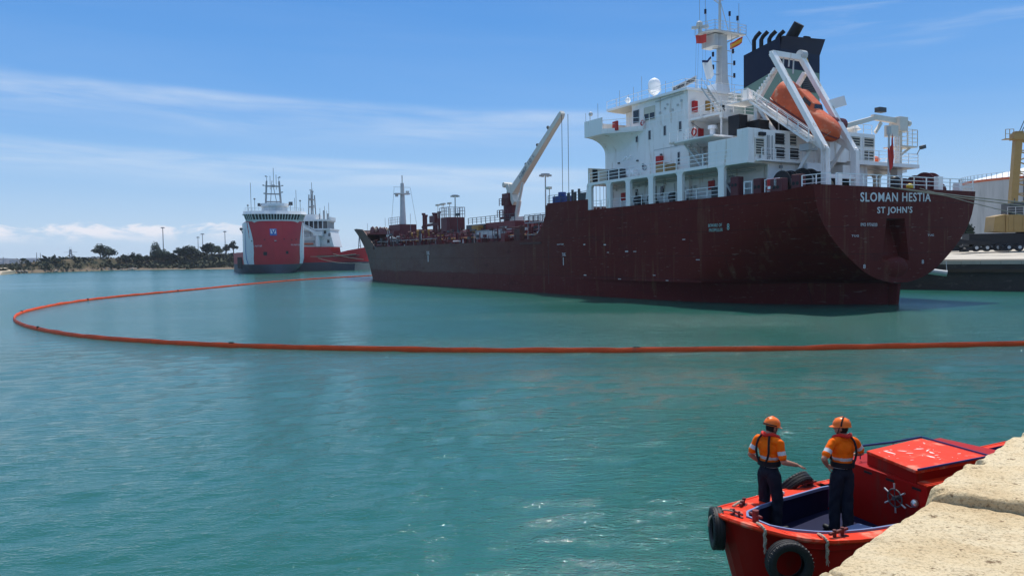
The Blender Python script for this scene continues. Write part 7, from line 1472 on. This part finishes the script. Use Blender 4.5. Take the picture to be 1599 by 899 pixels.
def scrub():
    rng = random.Random(4); m = MB()
    for k in range(2200):
        px = rng.uniform(40, 460); P = onz(px, 421, 0); x = P.x + rng.uniform(-3, 3); y = shore_y(x) + rng.uniform(5, 46) ; r = rng.uniform(.5, 1.7) + (rng.random() < .12) * rng.uniform(.5, 1.6); tuft(m, (x, y, land_h(x, y) + r * .3), r * 1.5, 14, rng, .5, r * .45)
    o = m.build('scrub', 'scrub_leaf', fix=False); tag(o, 'low grey-green scrub covering the slope of the far shore', 'bushes', None, 'stuff')
    m = MB()
    for k in range(260):
        px = 32 + rng.random() ** 1.6 * 190; P = onz(px, 421, 0); x = P.x; y = shore_y(x) + rng.uniform(0, 7); r = rng.uniform(.3, .9); z = land_h(x, y) + .1; m.sphere((x, y, z), r, 6, 4, (1.2, 1, .7))
    for i in range(len(m.v)): v = m.v[i]; m.v[i] = (v[0] + .2 * noise.noise(Vector(v)), v[1], v[2] + .2 * noise.noise(Vector(v) * 2))
    o = m.build('rocks', 'rubble'); tag(o, 'brown rock armour along the edge of the far shore', 'rocks', None, 'stuff')
scrub()
def mast(px, ytop, Y, label, grp, r=.25, head=1.2):
    P = ond(px, ytop, Y); z0 = 1.5; e = empty('lighting_mast', (P.x, P.y, z0), 0, label, 'lamp mast', grp); h = P.z - z0
    one('pole', 'steel_grey', e, lambda m: m.cyl((0, 0, 0), (0, 0, h), r, r * .55, n=8)); one('lamp_head', 'steel_grey', e, lambda m: (m.cyl((0, 0, h - .25), (0, 0, h + .1), head, head * .9, n=12), [m.box((head * math.cos(a) - .3, head * math.sin(a) - .3, h - .55), (head * math.cos(a) + .3, head * math.sin(a) + .3, h - .15)) for a in [k * 1.047 for k in range(6)]] and None)); return e
gm = 'tall lighting masts'
mast(254, 355, 500, 'tallest thin mast on the far shore, right of the tallest tree', gm, .42, .9); mast(309, 370, 500, 'left of the two close thin masts on the far shore', gm, .30, .7); mast(316, 365, 500, 'right of the two close thin masts on the far shore', gm, .34, .9); mast(351, 361, 500, 'thin mast on the far shore nearest the red vessels', gm, .36, .7)
mast(710.5, 305, 260, 'high mast with round lamp crown behind the tanker deck tower', gm, .3, 1.25); mast(851.5, 272, 180, 'high mast with round lamp crown between deck crane and wheelhouse', gm, .25, 1.15)
def pylon():
    P = ond(110, 389, 900); e = empty('power_pylon', (P.x, P.y, 1.5), .3, 'grey lattice power pylon on the far plain left of the trees', 'pylon'); h = P.z - 1.5; m = MB()
    for sx in (-1, 1):
        for sy in (-1, 1): m.bar((sx * 2.6, sy * 2.6, 0), (sx * .5, sy * .5, h), .5)
    for k in range(5):
        t = k / 5; w0 = 2.6 - 2.1 * t; w1 = 2.6 - 2.1 * (t + .2); z0 = h * t; z1 = h * (t + .2)
        for sy in (-1, 1): m.bar((-w0, sy * w0, z0), (w1, sy * w1, z1), .3); m.bar((w0, sy * w0, z0), (-w1, sy * w1, z1), .3)
    m.build('lattice_tower', 'steel_grey', e); one('cross_arm', 'steel_grey', e, lambda m: (m.bar((-7, 0, h * .8), (7, 0, h * .8), .35), m.box((-1.3, -1.3, h * .82), (1.3, 1.3, h * .95)), m.bar((-.8, 0, h), (-.8, 0, h * 1.15), .2), m.bar((.8, 0, h), (.8, 0, h * 1.15), .2)))
pylon()
def town():
    mat('town_pale', (0.42, 0.40, 0.40), 0.8, var=.2, sc_=.01); rng = random.Random(8); m = MB()
    for k in range(330):
        y = rng.uniform(1300, 2400); px = rng.uniform(-150, 330) if rng.random() < .8 else rng.uniform(-400, 460); x = (px - 799) / 1200 * y; h = rng.uniform(4, 9) * (y / 1600) * (1.3 if px < 160 else .8); w_ = rng.uniform(8, 30); m.box((x, y, 1), (x + w_, y + 15, 1.5 + h))
    o = m.build('distant_town', 'town_pale'); tag(o, 'pale low town on the horizon at the far left', 'town', None, 'stuff')
    for px, yt, lb in ((57, 394, 'thin pale mast standing over the distant town'), (63, 395, 'second thin mast just right of the first over the distant town'), (5, 401, 'dock crane mast at the left edge of the distant town')):
        P = ond(px, yt, 1000); e = one('radio_mast', 'steel_grey', None, lambda m: m.cyl((P.x, P.y, 1.5), (P.x, P.y, P.z), .55 if px > 60 else .8, .3, n=6)); tag(e, lb, 'mast')
town()
# ---------------------------------------------------------------- quay beyond the bow of the tanker
def bow_quay():
    m = MB(); m.box((-63, 296, -1.5), (60, 420, 2.6)); o = m.build('pier', 'quay_concrete'); o['kind'] = 'structure'
    mat('shed_wall', (0.36, 0.36, 0.35), .7, var=.08); e = empty('warehouse', (-62.3, 330, 2.6), 0, 'plain grey warehouse between the red vessel and the tanker bow', 'building'); one('wall', 'shed_wall', e, lambda m: m.box((0, 0, 0), (26, 30, 9.3))); one('roof', 'pale_grey', e, lambda m: m.prism([(-.3, 9.3), (26.3, 9.3), (13, 10.0)], -.3, 30.3, (0, 2, 1)))
    P = ond(561, 366, 420); tag(one('radio_mast', 'steel_grey', None, lambda m: (m.bar((P.x - 1.2, 420, 2), (P.x, 420, P.z), .4), m.bar((P.x + 1.2, 420, 2), (P.x, 420, P.z), .4), [m.bar((P.x - 1.2 + .24 * k, 420, 2 + 3 * k), (P.x + 1.2 - .24 * k, 420, 2 + 3 * k), .25) for k in range(4)] and None)), 'pale lattice mast left of the grey warehouse', 'mast')
mat('quay_concrete', (0.46, 0.41, 0.34), 0.9, var=.15, sc_=.25, c2=(0.28, 0.25, 0.21), c2f=.4, c2s=.12, bump=.4, bs=3)
bow_quay()
# ---------------------------------------------------------------- commercial quay on the right
mat('quay_face', (0.055, 0.05, 0.045), 0.9, var=.3, sc_=.6, c2=(0.14, 0.13, 0.11), c2f=.35, c2s=.8, stretch=(1, 1, 2))  # wall face much darker than the quay top, with paler mottling
mat('tank_paint', (0.40, 0.41, 0.40), 0.6, var=.07, sc_=.3, stretch=(1, 1, .15), c2=(0.30, 0.31, 0.30), c2f=.4, c2s=.25)
mat('crane_yellow', (0.34, 0.22, 0.075), 0.5, var=.15, c2=(0.30, 0.18, 0.08), c2f=.3, c2s=1.0)
mat('car_paint', (0.012, 0.018, 0.018), 0.25, coat=.5)
mat('concrete_wall', (0.42, 0.41, 0.39), 0.85, var=.12)
def right_quay():
    a = Vector((50.2, 92.6)); b_ = Vector((57.3, 86.3)); d = (b_ - a).normalized(); nn = Vector((-d.y, d.x)); nn = nn if nn.x > 0 else -nn
    f0 = a - d * 4.5; L0 = SW(20, -17.5, 0); L1 = SW(150, -17.5, 0)
    edge = [Vector((L1.x, L1.y)), Vector((L0.x, L0.y)), f0, b_ + d * 6, b_ + d * 18, b_ + d * 60]
    def off(k):   # inland offset points
        return [p + nn * k for p in edge]
    m = MB(); n = len(edge); zs = [(0, 3.42), (1.0, 3.45), (1.01, 3.62), (14, 3.75), (45, 4.85), (140, 4.9), (420, 4.9)]
    vs = []
    for k, z in zs:
        for p in off(k): vs.append((p.x, p.y, z))
    m.add(vs, [(j * n + i, j * n + i + 1, (j + 1) * n + i + 1, (j + 1) * n + i) for j in range(len(zs) - 1) for i in range(n - 1)]); o = m.build('quay', 'quay_concrete'); o['kind'] = 'structure'
    m = MB()
    for i in range(n - 1):
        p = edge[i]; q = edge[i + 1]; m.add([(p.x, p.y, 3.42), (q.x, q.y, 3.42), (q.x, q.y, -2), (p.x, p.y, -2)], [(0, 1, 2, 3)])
    w_ = m.build('quay_wall', 'quay_face'); tag(w_, 'dark mottled quay wall under the pale apron behind the tanker stern', 'wall')
    m = MB()
    for i in range(1, n - 1):
        p = edge[i]; q = edge[i + 1]; m.bar((p.x - nn.x * .15, p.y - nn.y * .15, 2.3), (q.x - nn.x * .15, q.y - nn.y * .15, 2.3), .3, .35)
    m.build('timber_rail', 'bark', w_)
    # coping blocks along the apron edge
    root = o
    tot = (b_ + d * 18 - f0).length; k = 0; t = 0
    while t < tot - 1:
        p = f0 + d * t; q = f0 + d * (t + 1.96); s = MB(); s.add([(p.x - nn.x * .06, p.y - nn.y * .06, 3.05), (q.x - nn.x * .06, q.y - nn.y * .06, 3.05), (q.x + nn.x * .9, q.y + nn.y * .9, 3.05), (p.x + nn.x * .9, p.y + nn.y * .9, 3.05), (p.x - nn.x * .06, p.y - nn.y * .06, 3.50), (q.x - nn.x * .06, q.y - nn.y * .06, 3.50), (q.x + nn.x * .9, q.y + nn.y * .9, 3.50), (p.x + nn.x * .9, p.y + nn.y * .9, 3.50)], [(0, 1, 2, 3), (4, 5, 6, 7), (0, 1, 5, 4), (1, 2, 6, 5), (2, 3, 7, 6), (3, 0, 4, 7)]); s.build('coping_stone', 'quay_concrete', root); t += 2.0
    # bollard with a mushroom head
    P = a + nn * .9 - d * .2 + d * .5; e = one('mooring_bollard', 'black_paint', None, lambda m: (m.cyl((P.x, P.y, 3.5), (P.x, P.y, 3.6), .75, n=16), m.cyl((P.x, P.y, 3.6), (P.x, P.y, 4.15), .42, .34, n=16), m.sphere((P.x + .1, P.y - .1, 4.3), .55, 16, 8, (1.25, 1.0, .42))), smooth=True); tag(e, 'black mushroom-headed bollard on the edge of the pale quay', 'bollard')
    q0 = ond(1448, 423, 88.5); q1 = ond(1479, 427, 87.5)
    e = one('cylinder_fender', 'pale_grey', None, lambda m: (m.cyl(q0, q1, .34, n=16), m.tube([q0, (q0.x + .4, q0.y + .6, 3.5)], .04, 5), m.tube([q1, (q1.x + .2, q1.y + .6, 3.5)], .04, 5)), smooth=True); tag(e, 'pale cylindrical fender hung on the dark quay wall below the bollard', 'fender')
right_quay()
def yard_z(x, y):
    a = Vector((50.2, 92.6)); d = Vector((7.1, -6.3)).normalized(); nn = Vector((-d.y, d.x)); nn = nn if nn.x > 0 else -nn; k = (Vector((x, y)) - a).dot(nn); return interp([0, 1, 14, 45, 140], [3.45, 3.62, 3.75, 4.85, 4.9], k)
def tank():
    C = ond(1634, 300, 190); Rr = 18.5; e = empty('storage_tank', (C.x, C.y, 4.9), 0, 'big pale grey storage tank with white domed roof behind the yellow crane', 'tank'); H_ = 16.4; n = 72
    seg = 24
    for k in range(seg):
        m = MB(); a0 = 2 * math.pi * k / seg; vs = []
        for i in range(4):
            a_ = a0 + (2 * math.pi / seg) * i / 3 * .995; vs += [(Rr * math.cos(a_), Rr * math.sin(a_), 0), (Rr * math.cos(a_), Rr * math.sin(a_), H_ - .5)]
        m.add(vs, [(2 * i, 2 * i + 2, 2 * i + 3, 2 * i + 1) for i in range(3)]); m.build('shell_plate', 'tank_paint', e)
    one('shell', 'tank_paint', e, lambda m: m.cyl((0, 0, 0), (0, 0, H_ - .5), Rr - .04, n=96)); one('rim_band', 'orange_red', e, lambda m: m.cyl((0, 0, H_ - .55), (0, 0, H_), Rr + .12, n=96)); m = MB()
    m.cyl((0, 0, H_ + .01), (0, 0, H_ + 4.0), Rr, 1.5, n=72); m.build('roof', 'white_clean', e)
    m = MB(); N_ = 90; pts = [(Rr * 1.01 * math.cos(2 * math.pi * i / N_), Rr * 1.01 * math.sin(2 * math.pi * i / N_), H_) for i in range(N_ + 1)]; m.rail(pts, 1.2, 2, .04, 1.3); m.build('railing', 'pale_grey', e)
    m = MB(); pts = []
    for i in range(22):
        a_ = math.radians(206) + math.radians(42) * i / 21; pts.append(((Rr + .7) * math.cos(a_), (Rr + .7) * math.sin(a_), H_ * (.12 + .88 * i / 21)))
    for p, q in zip(pts[:-1], pts[1:]): m.bar(p, q, .9, .16); m.bar((p[0], p[1], p[2] + 1), (q[0], q[1], q[2] + 1), .07); m.bar(p, (p[0], p[1], p[2] + 1), .05)
    m.build('spiral_stair', 'steel_grey', e)
    m = MB(); [m.bar(((Rr + .2) * math.cos(a_), (Rr + .2) * math.sin(a_), 0), ((Rr + .2) * math.cos(a_), (Rr + .2) * math.sin(a_), H_), .16) for a_ in (math.radians(222), math.radians(250), math.radians(262))]; m.build('pipe', 'dark_grey', e)
tank()
def harbour_crane():
    Y = 112; G = ond(1620, 380, Y); z0 = yard_z(G.x, G.y); e = empty('harbour_crane', (G.x, G.y, z0), R(-8), 'yellow mobile harbour crane with lattice tower, cut off by the right edge', 'crane')
    def T(px, py, dy=0.0): P = ond(px, py, Y); q = Matrix.Rotation(R(8), 3, 'Z') @ Vector((P.x - G.x, dy, P.z - z0)); return (q.x, dy, P.z - z0)
    a = T(1549, 363); b_ = T(1549, 336)
    one('machine_house', 'crane_yellow', e, lambda m: (m.box((a[0] + 1.6, -1.6, a[2]), (8, 2.4, b_[2])), m.prism([(a[0], a[2] + .1), (a[0] + 1.6, a[2]), (a[0] + 1.6, b_[2] + .1), (a[0] + .2, b_[2] - .2)], -1.4, 1.6, (0, 2, 1))), bevel=.06)
    one('wall_panel', 'crane_yellow', e, lambda m: (m.box((a[0] + 1.9, -1.66, a[2] + .3), (a[0] + 3.6, -1.6, b_[2] - .3)), m.box((a[0] + 3.8, -1.66, a[2] + .3), (a[0] + 6.2, -1.6, b_[2] - .3)), m.bar((a[0] + 1.9, -1.7, a[2] + 1.2), (a[0] + 6.2, -1.7, a[2] + 1.2), .08), m.bar((a[0] + 2.6, -1.7, a[2] + .3), (a[0] + 2.6, -1.7, b_[2] - .3), .06)))
    one('railing', 'pale_grey', e, lambda m: (m.rail([(a[0] + 1.8, -1.5, b_[2]), (8, -1.5, b_[2])], 1.1, 3, .035, 1.1)))
    one('engine_unit', 'dark_grey', e, lambda m: (m.box((a[0] + 2.4, -.8, b_[2]), (a[0] + 5.5, 1.8, b_[2] + 1.7)), m.cyl((a[0] + 3.2, -.2, b_[2] + 1.7), (a[0] + 3.2, -.2, b_[2] + 2.4), .3, n=10), m.box((a[0] + 2.0, -1.2, b_[2] + .2), (a[0] + 2.6, -.4, b_[2] + 1.2))), bevel=.05)
    lx = T(1589, 300)[0]; top = T(1592, 218)[2]; bz = b_[2]
    one('tower_leg', 'crane_yellow', e, lambda m: (m.bar((lx - .55, 0, bz), (lx + .1, 0, top), .95, .95), m.bar((lx + 5.4, 0, bz), (lx + 3.6, 0, top), .5, .5)))
    m = MB(); k = 7
    for i in range(k):
        t0 = i / k; t1 = (i + 1) / k; l0 = lx - .4 + .5 * t0; r0 = lx + 5.4 - 1.8 * t0; l1 = lx - .4 + .5 * t1; r1 = lx + 5.4 - 1.8 * t1; z_0 = bz + (top - bz) * t0; z_1 = bz + (top - bz) * t1
        m.bar((l0, 0, z_0), (r1, 0, z_1) if i % 2 else (r0, 0, z_0), .16); m.bar((r0, 0, z_0), (l1, 0, z_1), .16)
    m.build('tower_lattice', 'crane_yellow', e)
    one('tower_head', 'crane_yellow', e, lambda m: (m.box((lx - .7, -.7, top), (lx + .9, .7, top + .9)), m.bar((lx + .2, 0, top), (lx + 4, 0, top - .3), .4, .5), m.box((lx - 1.8, -.6, top + .1), (lx - .7, .6, top + .2)), m.rail([(lx - 1.8, -.6, top + .2), (lx - .7, -.6, top + .2)], 1.3, 2, .04, .5), m.box((lx - .4, -.5, top + .9), (lx + .7, .5, top + 1.2)))); one('boom_stay', 'wire', e, lambda m: (m.tube([(lx + .3, 0, top + 1.1), (lx + 3.5, 0, top + 9)], .06, 4), m.tube([(lx + .6, 0, top + 1.1), (lx + 4.5, 0, top + 9)], .06, 4)))
    gz = 0
    one('chassis', 'black_paint', e, lambda m: (m.box((a[0] - 3.2, -1.2, gz + .75), (8, 1.2, a[2] - .15)), m.bar((a[0] - 5.5, -1.5, gz + 1.6), (a[0] - .5, -1.5, gz + 1.1), .5, .6), m.box((a[0] - 5.8, -1.8, gz + .9), (a[0] - 4.4, -1.0, gz + 1.9)), m.bar((a[0] - 6, -1.6, gz + .35), (a[0] + 3, -1.6, gz + .5), .3, .5), m.cyl((a[0] + 6, 0, gz + 1.2), (a[0] + 6, 0, a[2]), 2.2, n=20)), bevel=.04)
    for k in range(8): w_ = one('wheel', 'black_rubber', e, lambda m: m.cyl((a[0] - 2.4 + 1.45 * k, -1.75, .55), (a[0] - 2.4 + 1.45 * k, -1.2, .55), .55, n=16)); one('rim', 'pale_grey', w_, lambda m: m.cyl((a[0] - 2.4 + 1.45 * k, -1.79, .55), (a[0] - 2.4 + 1.45 * k, -1.74, .55), .24, n=10))
    for k in range(3): one('outrigger', 'black_paint', e, lambda m: (m.bar((a[0] - 4.5 + 5 * k, -3.0, .25), (a[0] - 4.0 + 5 * k, 0, 1.1), .3, .35), m.cyl((a[0] - 4.5 + 5 * k, -3.0, 0), (a[0] - 4.5 + 5 * k, -3.0, .3), .5, n=12)))
harbour_crane()
def car():
    P = ond(1490, 383, 118); z0 = yard_z(P.x, P.y); e = empty('parked_car', (P.x, P.y, z0), R(-6), 'black estate car parked at the foot of the grey tank', 'car')
    prof = [(-2.1, .35), (-2.1, .85), (-1.9, .98), (-1.75, 1.05), (2.1, .95), (2.2, .7), (2.2, .35)]
    m = MB(); m.prism(prof, -.85, .85, (0, 2, 1)); m.build('body', 'car_paint', e, bevel=.06)
    m = MB(); m.add([(-1.75, -.78, 1.0), (1.1, -.78, 1.0), (1.1, .78, 1.0), (-1.75, .78, 1.0), (-1.45, -.62, 1.5), (.25, -.62, 1.52), (.25, .62, 1.52), (-1.45, .62, 1.5)], [(0, 1, 5, 4), (1, 2, 6, 5), (2, 3, 7, 6), (3, 0, 4, 7), (4, 5, 6, 7)]); m.build('cabin_glass', 'dark_glass', e, bevel=.03)
    one('roof', 'car_paint', e, lambda m: m.box((-1.45, -.63, 1.49), (.25, .63, 1.54)), bevel=.02)
    for x in (-1.35, 1.35):
        for y in (-.8, .8): w_ = one('wheel', 'black_rubber', e, lambda m: m.cyl((x, y - .1, .33), (x, y + .1, .33), .33, n=18)); one('rim', 'pale_grey', w_, lambda m: m.cyl((x, y + (-.11 if y < 0 else .09), .33), (x, y + (-.09 if y < 0 else .11), .33), .19, n=12))
    for y in (-.6, .6): one('headlight', 'pale_grey', e, lambda m: m.box((2.18, y - .18, .68), (2.215, y + .18, .82)))
car()
def fence():
    e = empty('palisade_fence', (0, 0, 0), 0, 'grey paling fence in front of the storage tank', 'fence'); A_ = ond(1478, 380, 135); B_ = ond(1552, 380, 133); z0 = yard_z(A_.x, A_.y); n = 26
    for i in range(n):
        p = A_.lerp(B_, i / (n - 1)); one('paling', 'pale_grey', e, lambda m: m.box((p.x - .1, p.y - .03, z0), (p.x + .1, p.y + .03, z0 + 2.2)))
    one('fence_rail', 'pale_grey', e, lambda m: (m.bar((A_.x, A_.y + .05, z0 + .5), (B_.x, B_.y + .05, z0 + .5), .08), m.bar((A_.x, A_.y + .05, z0 + 1.9), (B_.x, B_.y + .05, z0 + 1.9), .08)))
    w0 = ond(1470, 372, 150); w1 = ond(1521, 372, 150); tag(one('boundary_wall', 'concrete_wall', None, lambda m: m.box((w0.x, w0.y, 4.8), (w1.x, w0.y + .3, 7.0))), 'low pale wall left of the tank behind the fence', 'wall')
    rng = random.Random(2); P = ond(1505, 360, 165); b = empty('broadleaf_tree', (P.x - 1, P.y, 4.9), 0, 'dark bushy tree showing between the tanker stern and the grey tank', 'tree'); one('trunk', 'bark', b, lambda m: m.cyl((0, 0, 0), (0, 0, 2.5), .2, n=6)); m = MB(); [tuft(m, (rng.uniform(-3, 3), rng.uniform(-1, 1), rng.uniform(1.5, 4.5)), 1.4, 80, rng, .7, .3) for k in range(12)]; m.build('crown', 'leaf_dark', b, fix=False)
fence()
# ---------------------------------------------------------------- air
def haze():
    m = MB(); m.box((-3200, -80, -3), (700, 2700, 46)); o = m.build('haze', 'wire'); o['kind'] = 'stuff'; o['label'] = 'thin pale sea haze lying over the harbour'; o['category'] = 'haze'
    mt = bpy.data.materials.new('haze_volume'); mt.use_nodes = True; t = mt.node_tree; t.nodes.clear(); out = N(t, 'ShaderNodeOutputMaterial'); v = N(t, 'ShaderNodeVolumePrincipled'); v.inputs['Density'].default_value = 0.00010; v.inputs['Color'].default_value = (.75, .85, 1, 1); v.inputs['Anisotropy'].default_value = 0.2; L(t, v.outputs[0], out.inputs['Volume']); o.data.materials.clear(); o.data.materials.append(mt)
HAZE = True
if HAZE: haze()
